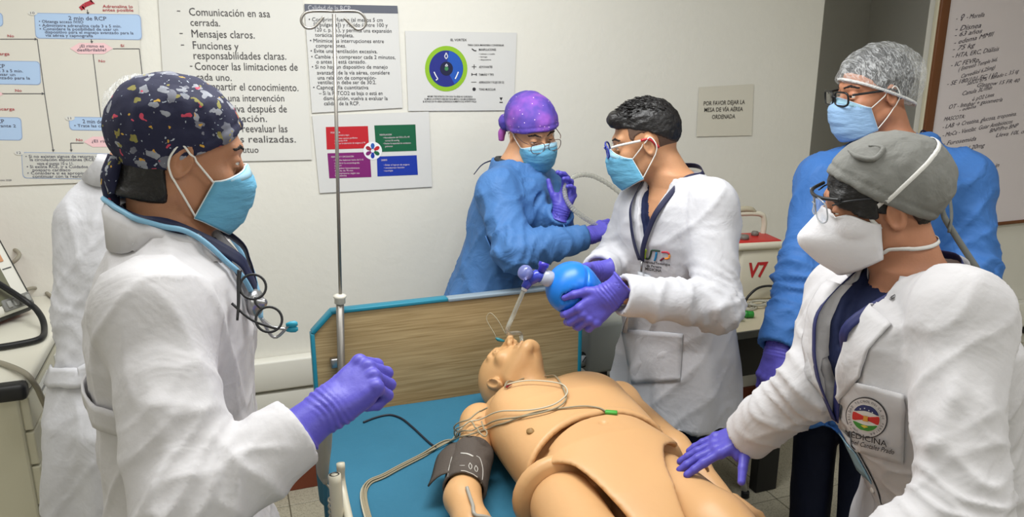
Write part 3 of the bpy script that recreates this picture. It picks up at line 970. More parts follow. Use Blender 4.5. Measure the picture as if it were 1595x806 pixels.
def build_person(name, label, spec):
    """joints are world points; clothing surfaces are read from one distance field so that everything worn sits on it"""
    S = spec
    P = Person()
    nb, pv = np.asarray(S['neck'], float), np.asarray(S['pelvis'], float)
    yt, yb = S['yaw'], S.get('yaw_pelvis', S['yaw'])
    root = thing(name, (pv[0], pv[1], 0), label, 'person')
    P.root = root
    HP, HM, hs = np.asarray(S['head'], float), frame(*S['head_rot']), S.get('hs', 0.97)
    P.HP, P.HM, P.hs = HP, HM, hs
    def hl(Pw):
        return ((Pw - HP.astype(np.float32)) / hs) @ HM.astype(np.float32)
    def hw(q):
        return HP + (np.asarray(q, float).reshape(-1, 3) * hs) @ HM.T
    P.hl, P.hw = hl, hw
    eo = S.get('eyes', .5)
    headfn = lambda Pw: head_sdf(hl(Pw), eo) * hs
    P.headfn = headfn
    nt = hw((0, -.028, -.045))[0]
    wid, dep_ = S.get('width', 1.0), S.get('depth', 1.0)
    prof = [(-.05, .060, .058), (.02, .080, .066), (.09, .140, .088), (.18, .172, .104), (.33, .176, .114), (.55, .158, .106), (.78, .158, .106), (1.0, .172, .116)]
    fl_ = frame(yt)
    lean = S.get('belly', 0.0)
    def stations(add, hem=None, flare=.0):
        st = []
        for s, w, d in prof:
            c = nb + (pv - nb) * s
            yw = R_(yt + (yb - yt) * max(0, min(1, s)))
            off = S.get('chest_off', .015) * math.sin(max(0, min(1, s)) * math.pi)
            c = c + np.array([math.cos(yw), math.sin(yw), 0]) * off
            st.append((c[2], c[0], c[1], w * wid + add, d * dep_ + add, yw))
        if hem is not None:
            for s in (.25, .6, 1.0):
                z = pv[2] + (hem - pv[2]) * s
                st.append((z, pv[0] + S.get('hem_shift', (0, 0))[0] * s, pv[1] + S.get('hem_shift', (0, 0))[1] * s, .172 * wid + add + flare * s, .118 * dep_ + add + flare * s * .9, R_(yb)))
        return st
    arms = {k: [np.asarray(j, float) for j in a] for k, a in S['arms'].items()}
    def armf(Pw, r0, r1, r2, which=None, cut=0.0):
        d = None
        for k, (sh, el, wr) in arms.items():
            if which and k != which: continue
            wr2 = el + (wr - el) * (1 - cut)
            a = cap(Pw, sh, el, r0, r1)
            b = cap(Pw, el, wr2, r1, r2)
            c = smin(a, b, .03)
            tr = cap(Pw, nb + np.array([0, 0, -.035]), sh + np.array([0, 0, .004]), r0 * .80, r0 * .92)
            c = smin(c, tr, .05)
            d = c if d is None else np.minimum(d, c)
        return d
    hips = [pv + frame(yb)[:, 0] * s * .085 for s in (-1, 1)]
    if 'knees' in S:
        knees = S['knees']
        ank = S['ankles']
    else:
        knees = [np.array([h[0], h[1], .49]) + frame(yb)[:, 1] * .015 for h in hips]
        ank = [np.array([h[0], h[1], .09]) for h in hips]
    P.ank = ank
    # ---- body: one continuous figure
    st_in = stations(-.012)
    def body_top(Pw):
        d = smin(headfn(Pw), cap(Pw, nt, nb + (pv - nb) * .04, .056 * hs, .062), .022)
        return smin(d, loft(Pw, st_in), .03)
    def body(Pw):
        d = smin(cap(Pw, nt, nb + (pv - nb) * .04, .056 * hs, .062), loft(Pw, st_in), .03)
        d = smin(d, armf(Pw, .046, .036, .0235), .03)
        for h_, k_, a_ in zip(hips, knees, ank):
            d = smin(d, smin(cap(Pw, h_, k_, .078, .052), cap(Pw, k_, a_, .05, .036), .03), .04)
        return d
    bh = HP - np.array([.17, .17, .30])
    hi = HP + np.array([.17, .17, .17])
    zc = nb[2] - .13
    v1, f1 = net(body_top, [bh[0], bh[1], zc - .004], hi, S.get('hh', .0036))
    allp = np.array([nb, pv] + list(hips) + list(knees) + list(ank) + [j for a in arms.values() for j in a])
    lo, h2 = allp.min(0) - .2, allp.max(0) + .12
    v2, f2 = net(lambda Pw: np.maximum(body(Pw), Pw[:, 2] - zc), [lo[0], lo[1], .02], [h2[0], h2[1], nb[2] + .02], .015, proj=1)
    sk = S['skin']
    mk('body', np.concatenate([v1, v2]), np.concatenate([f1, f2 + len(v1)]), sk, root)
    P.body = body
    P.body_top = body_top
    # ---- eyes and brows
    for s in (-1, 1):
        uv, uf = lathe([(.0126 * math.sin(a), .0126 * (1 - math.cos(a))) for a in np.linspace(.05, math.pi - .05, 12)], (0, 0, 0), (0, 0, 1), 16)
        uv = uv - V(0, 0, .0126)
        # iris faces where the sphere looks forward
        uv = uv @ rotx(-math.pi / 2).T
        gz = S.get('gaze', (0, -.15))
        c = V(s * .032, .0785, .006)
        w = hw(uv * 1.0 + c)
        o = mk('eye', w, uf, [mm('eye_white', (226, 222, 214), .3), mm('eye_iris', (44, 28, 20), .25)], root)
        g = nrm(V(gz[0], 1, gz[1]))
        mi = []
        for fc in uf:
            cc_ = nrm(uv[list(fc)].mean(0))
            mi.append(1 if cc_.dot(g) > .86 else 0)
        o.data.polygons.foreach_set('material_index', np.array(mi, dtype=np.int32))
        if S.get('brows', True):
            a_, b_, c_ = V(s * .013, .100, .029), V(s * .032, .094, .035), V(s * .052, .076, .029)
            bfn = lambda Q: smax(head_sdf(Q, eo) - .0013, np.minimum(cap(Q, a_, b_, .0022, .0040, sq=(0, 1, 0), ks=4), cap(Q, b_, c_, .0045, .0025, sq=(0, 1, 0), ks=4)), .001)
            bv, bf = net(bfn, [min(a_[0], c_[0]) - .012, .05, .01], [max(a_[0], c_[0]) + .012, .13, .05], .003, proj=1)
            if len(bv):
                mk('eyebrow', hw(bv), bf, mm('brow_hair', (30, 24, 22), .7, bump=.001, bscale=400), root)
    # ---- garment
    g = S['garment']
    add = g.get('add', .016)
    sr = g.get('sleeve', (.074, .064, .052))
    st_out = stations(add, g['hem'], g.get('flare', .035))
    def outer(Pw):
        d = loft(Pw, st_out, 2.35)
        d = smin(d, armf(Pw, *sr, cut=g.get('cut', .06)), g.get('blend', .035))
        return d
    P.outer = outer
    vdepth = g.get('v', None)         # how far the neckline opens down the chest
    def clothed(Pw):
        d = outer(Pw)
        for k, (sh, el, wr) in arms.items():
            ax = nrm(wr - el)
            end = el + (wr - el) * (1 - g.get('cut', .06))
            q = (Pw - end.astype(np.float32)) @ ax.astype(np.float32)
            near = np.linalg.norm(Pw - end.astype(np.float32), axis=1) - (sr[2] + .05)
            d = smax(d, np.minimum(q, -near), .004)            # flat cuff end
            d = smax(d, -np.maximum(cap(Pw, end - ax * .03, end + ax * .1, sr[2] - .015), -q - .03), .004)
        d = smax(d, g['hem'] - Pw[:, 2], .006)
        inn = loft(Pw, st_out, 2.35) + .024
        d = smax(d, -np.maximum(inn, Pw[:, 2] - g['hem'] - .10), .005)
        nk = cap(Pw, nb + V(0, 0, -.03), nb + V(0, 0, .3), g.get('neck_r', .072), .10)
        d = smax(d, -nk, .008)
        if vdepth:
            l = (Pw - nb.astype(np.float32)) @ fl_.astype(np.float32)
            zz = -l[:, 2]
            wv = np.interp(zz, [-.1, 0, vdepth], [g.get('vw', .085) * 1.4, g.get('vw', .085), 0.0]).astype(np.float32)
            reg = np.maximum(np.abs(l[:, 0] - g.get('vshift', 0.0)) - wv, np.maximum(zz - vdepth, -l[:, 1] + .02))
            d = smax(d, -np.maximum(reg, -(outer(Pw) + .060)), .006)
        return d
    P.clothed = clothed
    amp = g.get('amp', .006)
    folds = g.get('folds', [])
    def dsp(v, n):
        u = v * 1.0
        r = fbm(np.stack([u[:, 0] * 7 + u[:, 2] * 3, u[:, 1] * 7 - u[:, 2] * 2.5, u[:, 2] * 4], 1), 2) * amp * .5
        # drag lines: sharp ridged creases running down and across the cloth
        n1 = vnoise(np.stack([u[:, 0] * 11 + u[:, 2] * 2.5, u[:, 1] * 11 + u[:, 2] * 1.5, u[:, 2] * 2.2], 1))
        n2 = vnoise(np.stack([u[:, 0] * 15 - u[:, 2] * 11 + 7, u[:, 1] * 13 + u[:, 2] * 6, u[:, 2] * 3.5 + u[:, 1] * 3 + 3], 1))
        r = r + ((1 - np.abs(n1)) ** 3 - .3) * amp * .9 + ((1 - np.abs(n2)) ** 5 - .15) * amp * .7
        low = np.clip((pv[2] + .12 - v[:, 2]) / .25, 0, 1)
        l = (v - pv) @ frame(yb)
        an = np.arctan2(l[:, 0], l[:, 1])
        r = r + low * g.get('drape', .008) * np.sin(an * g.get('nfold', 9) + 2.2 * vnoise(v * 4))
        for k, (sh, el, wr) in arms.items():
            de = np.linalg.norm(v - el, axis=1)
            ax = nrm(nrm(wr - el) + nrm(el - sh))
            q = (v - el) @ ax
            w = np.exp(-(de / .11) ** 2)
            wv_ = np.sin(q * 80 + 3.5 * vnoise(v * 11 + 5))
            r = r + w * g.get('elbow', .007) * (1 - np.abs(wv_)) ** 1.5 * 1.4 - w * g.get('elbow', .007) * .5
            # forearm / upper-arm ring folds
            w2 = np.clip(1 - np.abs(cap(v.astype(np.float32), el, wr, sr[1], sr[2])) / .02, 0, 1)
            qa = (v - el) @ nrm(wr - el)
            r = r + w2 * amp * .9 * ((1 - np.abs(np.sin(qa * 34 + 4 * vnoise(v * 9)))) ** 2 - .3)
            qe = np.linalg.norm(v - (el + (wr - el) * (1 - g.get('cut', .06))), axis=1)
            r = r * np.clip((qe - .045) / .05, .12, 1)
            # armhole seam
            if g.get('seam', True):
                side = nrm((sh - nb) * V(1, 1, 0))
                qs = (v - sh) @ nrm(side + V(0, 0, .35)) + .012
                ws = np.exp(-(np.linalg.norm(v - sh, axis=1) / .13) ** 4)
                r = r - ws * .0035 * np.exp(-(qs / .005) ** 2) + ws * .0025 * np.exp(-((qs - .013) / .009) ** 2)
        for a, b, wd, dpth in folds:
            ab = b - a
            t = np.clip((v - a) @ ab / ab.dot(ab), 0, 1)
            dd = np.linalg.norm(v - a - t[:, None] * ab, axis=1)
            r = r + dpth * np.exp(-(dd / wd) ** 2) * np.sin(np.pi * np.clip(t * .9 + .05, 0, 1))
        return r.astype(np.float32)
    P.dsp = dsp
    pts = np.array([nb, pv, V(pv[0], pv[1], g['hem'])] + [j for a in arms.values() for j in a])
    lo, h3 = pts.min(0) - .30, pts.max(0) + .14
    lo[2] = g['hem'] - .03
    v, f = net(clothed, lo, h3, g.get('h', .008), disp=dsp)
    P.garment = mk(g['name'], v, f, g['mat'], root)
    P.surf = Surf(v, f)
    P.gv, P.gf = v, f
    # inner shirt in the neck opening
    if 'shirt' in S:
        def sh_(Pw):
            d = loft(Pw, stations(add - .015))
            d = smin(d, armf(Pw, .050, .04, .03), .03)
            d = np.maximum(d, nb[2] - .36 - Pw[:, 2])
            nk = cap(Pw, nb + V(0, 0, -.02) , nb + V(0, 0, .3), S.get('shirt_neck', .066), .09)
            d = smax(d, -nk, .006)
            l = (Pw - nb.astype(np.float32)) @ fl_.astype(np.float32)
            for_ = np.maximum(np.abs(l[:, 0]) - np.interp(-l[:, 2], [-.1, 0, .13], [.07, .05, 0]), np.maximum(-l[:, 2] - .13, -l[:, 1] + .02))
            d = smax(d, -np.maximum(for_, -(outer(Pw) + .033)), .004)
            for k, (a0, e0, w0) in arms.items():
                d = np.maximum(d, sph(Pw, a0, .16) * -1 if False else d)
            far = np.linalg.norm((Pw - nb.astype(np.float32))[:, :2], axis=1) - .17
            return np.maximum(d, far)
        v, f = net(sh_, nb - V(.2, .2, .38), nb + V(.2, .2, .1), .009, proj=1)
        mk('shirt', v, f, S['shirt'], root)
    # trousers and shoes
    def tro(Pw):
        d = cap(Pw, hips[0] * V(.5, .5, 1) + pv * V(.5, .5, 0), hips[1] * V(.5, .5, 1) + pv * V(.5, .5, 0), .085, .085)
        for h_, k_, a_ in zip(hips, knees, ank):
            d = smin(d, smin(cap(Pw, h_, k_, .080, .076), cap(Pw, k_, a_, .076, .068), .03), .02)
        return smax(d, .055 - Pw[:, 2], .004)
    q = np.array(list(hips) + list(knees) + list(ank))
    v, f = net(tro, [*(q.min(0)[:2] - .13), .04], q.max(0) + .13, .012, proj=1,
               disp=lambda v, n: .006 * fbm(np.stack([v[:, 0] * 14, v[:, 1] * 14, v[:, 2] * 5], 1), 2))
    mk('trousers', v, f, S['trousers'], root)
    fb = frame(yb)
    for a_ in ank:
        a0 = np.array([a_[0], a_[1], 0])
        def shoe(Pw):
            d = cap(Pw, a0 - fb[:, 1] * .04 + V(0, 0, .04), a0 + fb[:, 1] * .14 + V(0, 0, .03), .042, .036)
            d = smin(d, cap(Pw, a0 - fb[:, 1] * .03 + V(0, 0, .05), a0 - fb[:, 1] * .02 + V(0, 0, .09), .042, .042), .03)
            return smax(d, .001 - Pw[:, 2], .004)
        v, f = net(shoe, a0 - V(.24, .24, .01), a0 + V(.24, .24, .15), .008, proj=1)
        mk('shoe', v, f, S.get('shoes', mm('shoe_dark', (30, 30, 36), .5)), root)
    return P

# ------------------------------------------------------------------ things worn on the head (head-local coordinates)
def put_mask(P, m, kind='surgical', strap_m=None, straps=True, edge_m=None):
    n, k = 33, 25
    G = np.zeros((k, n, 3))
    for i in range(k):
        v = i / (k - 1)
        for j in range(n):
            u = -1 + 2 * j / (n - 1)
            au = abs(u)
            if kind == 'surgical':
                yc = np.interp(v, [0, .12, .32, .6, .85, 1], [.106, .122, .131, .125, .115, .098])
                zc = np.interp(v, [0, 1], [.000, -.128])
                zs = np.interp(v, [0, 1], [-.030, -.098])
                xs, ys = .068, .050 - .022 * v
                x = xs * math.sin(u * math.pi / 2 * .98)
                y = ys + (yc - ys) * max(0, math.cos(u * math.pi / 2)) ** .75
                z = zc + (zs - zc) * au ** 1.6
                y += .0050 * (((v * 3.6 + .1 * au) % 1)) * (1 - au ** 2.5) * (.35 < 1)
            else:
                yc = np.interp(v, [0, .15, .42, .55, .8, 1], [.104, .122, .158, .156, .125, .088])
                zc = np.interp(v, [0, .45, 1], [.010, -.045, -.132])
                zs = np.interp(v, [0, 1], [-.020, -.088])
                xs, ys = .070, .018
                x = xs * (abs(u) ** .85) * (1 if u >= 0 else -1) * (1 + .10 * math.sin(v * math.pi) * (1 - au) * au * 4)
                y = ys + (yc - ys) * (1 - au ** 1.35)
                z = zc + (zs - zc) * au ** 1.5
            G[i, j] = (x, y, z)
    # rounded cheeks, and never inside the face
    q = G.reshape(-1, 3)
    for _ in range(4):
        d = head_sdf(q.astype(np.float32), .5)
        gr = grad(lambda z_: head_sdf(z_, .5), q, .004)
        q = q + gr * np.clip(.004 - d, 0, .02)[:, None]
    G = q.reshape(k, n, 3)
    for _ in range(2):
        Gs = G.copy()
        Gs[1:-1, 1:-1] = (G[:-2, 1:-1] + G[2:, 1:-1] + G[1:-1, :-2] + G[1:-1, 2:] + 2 * G[1:-1, 1:-1]) / 6
        G = Gs if kind != 'surgical' else (G * .6 + Gs * .4)
    W = P.hw(G).reshape(k, n, 3)
    o = mk('face_mask', *gridmesh(W, .0022, -1), m, P.root)
    k2 = 3
    gl = P.hw(G[:k2] + V(0, .0012, 0)).reshape(k2, n, 3)
    if kind == 'surgical':
        mk('nose_band', *gridmesh(gl + P.HM[:, 1] * .0012, .0012, -1), edge_m or mm('nose_band', (150, 190, 210), .7), o)
    # stitched border
    loop = list(G[0]) + list(G[1:, -1]) + list(G[-1, ::-1][1:]) + list(G[::-1, 0][1:-1])
    wl_ = P.hw(np.array(loop))
    mk('border', *tube(wl_, .0018, 6, closed=True), edge_m or mm('mask_edge', (226, 236, 240), .7), o)
    if straps:
        for s in (0, -1):
            sx = 1 if s == -1 else -1
            ear = [V(sx * .083, -.012, .022), V(sx * .086, -.026, .006), V(sx * .084, -.028, -.014), V(sx * .079, -.018, -.034)]
            path = [G[1, s]] + [G[1, s] * .5 + ear[0] * .5 + V(sx * .004, 0, .0)] + ear + [G[-2, s] * .5 + ear[-1] * .5 + V(sx * .004, 0, 0)] + [G[-2, s]]
            path = spline(path, 6)
            d = head_sdf(path.astype(np.float32), .5)
            gr = grad(lambda z_: head_sdf(z_, .5), path, .004)
            path = path + gr * np.clip(.002 - d, 0, .01)[:, None]
            mk('ear_loop', *tube(P.hw(path), .0017, 6), strap_m or mm('strap_white', (236, 234, 228), .7), o)
    return G, o

def put_cap(P, m, front=(.098, .046), back=(-.092, -.045), add=.010, name='surgical_cap', puff=0.0, h=.005, amp=.0025, band=True, extra=None):
    """front/back: (y, z) of the rim on forehead and nape"""
    (y0, z0), (y1, z1) = front, back
    nz = nrm(V(0, -(z0 - z1), (y0 - y1)))
    def fn(q):
        a = q.copy()
        a[:, 0] = np.abs(a[:, 0])
        d = ell(q, (0, -.012, .035), (.075 + add, .098 + add, .088 + add))
        d = smin(d, ell(q, (0, .02, .02), (.062 + add, .070 + add, .05)), .02)
        if puff:
            d = smin(d, ell(q, (0, -.05 - puff * .5, .045), (.07, .06 + puff * .5, .07)), .03)
        if extra is not None:
            d = extra(q, d)
        pl = -((q - np.array([0, y0, z0], np.float32)) @ nz.astype(np.float32))
        d = smax(d, pl, .004)
        return d
    def dsp(v, n):
        rim = (v - V(0, y0, z0)) @ nz
        r = amp * fbm(np.stack([v[:, 0] * 30, v[:, 1] * 30, v[:, 2] * 22], 1), 2)
        r = r + amp * .8 * (1 - np.abs(vnoise(np.stack([v[:, 0] * 26 + v[:, 2] * 20, v[:, 1] * 40, v[:, 2] * 18], 1))))
        if band:
            r = r - .0022 * np.exp(-((rim - .016) / .003) ** 2)
        return r
    v, f = net(fn, [-.13, -.21, -.12], [.13, .16, .17], h, disp=dsp)
    o = mk(name, P.hw(v), f, m, P.root)
    P.capfn = fn
    return o, fn

def hair_shell(P, m, rows, name='hair', h=.004, amp=.004, strands=0, freq=(60, 26, 60)):
    """rows(q)->sdf in head-local space"""
    def dsp(v, n):
        return (amp * fbm(np.stack([v[:, 0] * freq[0], v[:, 1] * freq[1], v[:, 2] * freq[2]], 1), 3)).astype(np.float32)
    v, f = net(rows, [-.13, -.17, -.14], [.13, .17, .19], h, disp=dsp)
    return mk(name, P.hw(v), f, m, P.root)

def put_glasses(P, frame_m, lens_m, y=.112, z=.004, w=.027, hgt=.019, rim=.0022, temple_m=None, name='glasses', temple_z=.012, shape=3.0, tip_m=None, goggle=False, drop=0.0, parent=None):
    g = []
    pp = parent or P.root
    first = None
    for s in (-1, 1):
        ang = np.linspace(0, 2 * math.pi, 33)[:-1]
        loop = []
        for a in ang:
            c, q = math.cos(a), math.sin(a)
            x = w * (abs(c) ** (2 / shape)) * np.sign(c)
            zz = hgt * (abs(q) ** (2 / shape)) * np.sign(q)
            xx = s * .034 + x
            yy = y - .10 * (abs(xx) - .01) ** 2 / .06 - (.25 * max(0, abs(xx) - .05))
            loop.append((xx, yy, z + zz - drop))
        loop = np.array(loop)
        o = mk(name if first is None else 'rim', *tube(P.hw(loop), rim, 8, closed=True), frame_m, pp)
        if first is None:
            first = o
        c = loop.mean(0)
        lv = P.hw(np.concatenate([[c], loop]))
        lf = [(0, k + 1, (k + 1) % 32 + 1) for k in range(32)]
        mk('lens', lv, lf, lens_m, first)
        tp = spline([(s * .064, y - .02, z + hgt * .55 - drop), (s * .076, y - .045, z + temple_z), (s * .082, .02, z + temple_z), (s * .083, -.012, z + temple_z * .9), (s * .080, -.035, z - .018)], 6)
        if tip_m is not None:
            kk = int(len(tp) * .55)
            mk('temple', *tube(P.hw(tp[:kk + 1]), [rim * 1.3, rim * 1.3], 8), temple_m or frame_m, first)
            mk('temple_tip', *tube(P.hw(tp[kk:]), rim * 1.5, 8), tip_m, first)
        else:
            mk('temple', *tube(P.hw(tp), rim * 1.1, 8), temple_m or frame_m, first)
    br = spline([(-.009, y + .001, z + .004 - drop), (0, y + .004, z + .008 - drop), (.009, y + .001, z + .004 - drop)], 5)
    mk('bridge', *tube(P.hw(br), rim, 8), frame_m, first)
    return first

def ribbon(surf, path, width, off, thick=.0016, n=6, rowsn=5):
    """flat band along path lying on a surface; width may be a pair (start, end)"""
    q = spline(path, n)
    q, nn = surf.near(q, 0.0, True)
    for _ in range(3):
        nn[1:-1] = (nn[:-2] + nn[1:-1] * 2 + nn[2:]) / 4
    tan = np.gradient(q, axis=0)
    tan /= np.maximum(np.linalg.norm(tan, axis=1, keepdims=True), 1e-9)
    sd = np.cross(tan, nn)
    sd /= np.maximum(np.linalg.norm(sd, axis=1, keepdims=True), 1e-9)
    w = np.linspace(width[0], width[1], len(q)) if not np.isscalar(width) else np.full(len(q), width)
    rows = []
    for s in np.linspace(-.5, .5, rowsn):
        r = q + sd * (w * s)[:, None]
        rows.append(surf.near(r, off))
    return gridmesh(np.array(rows), thick, 1)

def patch(surf, c, right, up, w, h, off, d, n=12, thick=.002, shape=None):
    """rectangular cloth patch centred at c pressed along direction d onto a surface"""
    right, up, d = nrm(right), nrm(up), nrm(d)
    G = np.zeros((n, n, 3))
    for i in range(n):
        for j in range(n):
            a, b = -.5 + j / (n - 1), .5 - i / (n - 1)
            if shape: a, b = shape(a, b)
            G[i, j] = np.asarray(c) + right * w * a + up * h * b - d * .12
    q = surf.cast(G.reshape(-1, 3), d, off)
    return gridmesh(q.reshape(n, n, 3), thick, -1)

def decal(surf, v2, f, c, right, up, d, off):
    """flat print (x, y in metres) pressed onto a surface"""
    right, up, d = nrm(right), nrm(up), nrm(d)
    o = np.asarray(c) + v2[:, :1] * right + v2[:, 1:2] * up - d * .12
    return surf.cast(o, d, off), f

def put_collar(P, nb, yaw, m, r0=.076, r1=.118, z0=.0, z1=.042, drop=.03, gap=40, name='collar', tips=0.0, lift=.009, tilt=0.0):
    """folded-down collar open at the front by 2*gap degrees"""
    F = frame(yaw)
    n = 41
    rows = [[], [], [], [], []]
    for a in np.linspace(gap, 360 - gap, n):
        an = R_(a)
        dr = F[:, 1] * math.cos(an) + F[:, 0] * math.sin(an)
        fr = max(0, math.cos(an)) ** 1.5
        back = .5 - .5 * math.cos(an)
        zt = z1 * (.55 + .45 * back)
        for k, (r, z) in enumerate(((r0, z0 - .02), (r0 + .002, zt * .6), (r0 + .008, zt), (r0 + .015, zt * .62), (r1 + tips * fr, z0 - drop - tips * fr))):
            p = nb + dr * r + V(0, 0, z - tilt * math.cos(an))
            if k == 4:
                p = P.surf.near(p[None], lift)[0]
            rows[k].append(p)
    return mk(name, *gridmesh(np.array(rows), .003, 1), m, P.root)
def lay_quad(surf, pts, off, d, n=10, thick=.003):
    """quad a,b,c,e (corner points) pressed onto a surface along d"""
    a, b, c, e = [np.asarray(x, float) for x in pts]
    G = np.zeros((n, n, 3))
    for i in range(n):
        for j in range(n):
            u, w = j / (n - 1), i / (n - 1)
            G[i, j] = (a * (1 - u) + b * u) * (1 - w) + (e * (1 - u) + c * u) * w - nrm(d) * .12
    q = surf.cast(G.reshape(-1, 3), nrm(d), off)
    return gridmesh(q.reshape(n, n, 3), thick, -1)

class SurfFar(Surf):
    """surface met by a line of sight from far away"""
    def cast(self, o, d, off=0.0):
        o = np.asarray(o, float).reshape(-1, 3)
        d = np.broadcast_to(np.asarray(d, float), o.shape)
        out = np.empty_like(o)
        for i in range(len(o)):
            h = self.b.ray_cast(Vector(o[i]), Vector(d[i]), 6.0)
            if h[0] is None:
                h = self.b.find_nearest(Vector(o[i] + nrm(d[i]) * 1.9))
            n = np.array(h[1])
            if n.dot(d[i]) > 0: n = -n
            out[i] = np.array(h[0]) + n * off
        return out
def cast_px(surf, x, y, off=.0):
    d = _ray(x, y) / np.linalg.norm(_ray(x, y))
    return SurfFar.cast(surf, CC[None], d, off)[0]
def patch_px(surf, corners, off, n=12, thick=.0025):
    """cloth patch whose corners (tl, tr, br, bl) were read off the photo, lying on a surface"""
    tl, tr, br, bl = [np.array(c, float) for c in corners]
    G = np.zeros((n, n, 3))
    for i in range(n):
        for j in range(n):
            u, w = j / (n - 1), i / (n - 1)
            p = (tl * (1 - u) + tr * u) * (1 - w) + (bl * (1 - u) + br * u) * w
            G[i, j] = cast_px(surf, p[0], p[1], off)
    # relax so that the patch hangs smoother than the cloth below
    for _ in range(3):
        H = G.copy()
        H[1:-1, 1:-1] = (G[:-2, 1:-1] + G[2:, 1:-1] + G[1:-1, :-2] + G[1:-1, 2:]) / 4
        G = H
    return gridmesh(G, thick, -1)
def nape_shape(q, lo=-.085, front=-.012, grow=.005):
    d = smin(head_sdf(q, .5), cap(q, (0, -.028, -.045), (0, -.05, -.13), .058), .02) - grow
    d = smax(d, q[:, 2] - .02, .008)
    d = smax(d, q[:, 1] - front + q[:, 2] * .25, .008)
    return smax(d, lo - q[:, 2], .010)

def rest(path, surf, off, it=4):
    """lift the points of a path that dip into a surface until they lie off above it"""
    q = np.asarray(path, float).copy()
    o = np.broadcast_to(np.asarray(off, float), (len(q),))
    for _ in range(it):
        n_, nn = surf.near(q, 0.0, True)
        h = ((q - n_) * nn).sum(1)
        d = np.linalg.norm(q - n_, axis=1)
        bad = (h < o * .98) & (d < .06)
        q[bad] = n_[bad] + nn[bad] * o[bad][:, None]
        q[1:-1] = np.where(bad[1:-1, None], .25 * q[:-2] + .5 * q[1:-1] + .25 * q[2:], q[1:-1]) if _ < it - 1 else q[1:-1]
    return q
def mesh_of(o):
    return np.array([v.co[:] for v in o.data.vertices]) + origin_of(o), [tuple(p.vertices) for p in o.data.polygons]
# ------------------------------------------------------------------ cloth and skin of the cast
def cloth(name, rgb, bump=.0012, bscale=45, rough=.75, sheen=.0, vary=.015, big=.005, bigscale=9.0, trans=0.0):
    """woven cloth: fine weave plus soft creases"""
    m = mat(name, rgb, rough, bump=bump, bscale=bscale, vary=vary, vscale=5, sheen=sheen, spec=.25)
    nt = m.node_tree
    b = nt.nodes['Principled BSDF']
    bp = [n for n in nt.nodes if n.type == 'BUMP'][0]
    tc = [n for n in nt.nodes if n.type == 'TEX_COORD'][0]
    n2 = nt.nodes.new('ShaderNodeTexNoise')
    n2.inputs['Scale'].default_value = bigscale
    n2.inputs['Detail'].default_value = 3
    n2.inputs['Distortion'].default_value = 1.2
    nt.links.new(tc.outputs['Object'], n2.inputs['Vector'])
    b2 = nt.nodes.new('ShaderNodeBump')
    b2.inputs['Distance'].default_value = big
    nt.links.new(n2.outputs['Fac'], b2.inputs['Height'])
    nt.links.new(b2.outputs[0], bp.inputs['Normal'])
    return m
white_coat = cloth('coat_cotton', (196, 194, 196))
white_coat2 = cloth('coat_cotton_grey', (196, 196, 201))
gown_m = cloth('gown_nonwoven', (74, 118, 174), bump=.0015, bscale=30, rough=.6, big=.008, bigscale=12)
gown_m2 = cloth('gown_nonwoven_deep', (62, 110, 176), bump=.0015, bscale=30, rough=.6, big=.008, bigscale=12)
navy = cloth('navy_scrubs', (26, 34, 66), big=.004)
navy2 = cloth('navy_trousers', (20, 26, 48), big=.004)
glove_m = mat('nitrile_glove', (88, 82, 184), .45, bump=.0005, bscale=160, vary=.04, vscale=25, spec=.45)
mask_m = mat('mask_blue', (102, 170, 204), .75, bump=.006, bscale=16, stretch=(1, 1, 3.2), vary=.04, vscale=25)
mask_m2 = mat('mask_pale_blue', (150, 186, 226), .75, bump=.005, bscale=16, stretch=(1, 1, 3.2))
kn_m = mat('respirator_white', (228, 226, 230), .8, bump=.0006, bscale=180)
black_pl = M['black_plastic']
lens_m = mat('clear_lens', (245, 248, 250), .03, trans=1.0, alpha=.25, ior=1.1)
hair_m = mat('black_hair', (22, 20, 21), .45, bump=.003, bscale=120, stretch=(1, .25, 1), vary=.2, vscale=60)
HANG = [(18, 26, 14), (20, 28, 16), (22, 30, 16), (24, 32, 18)]

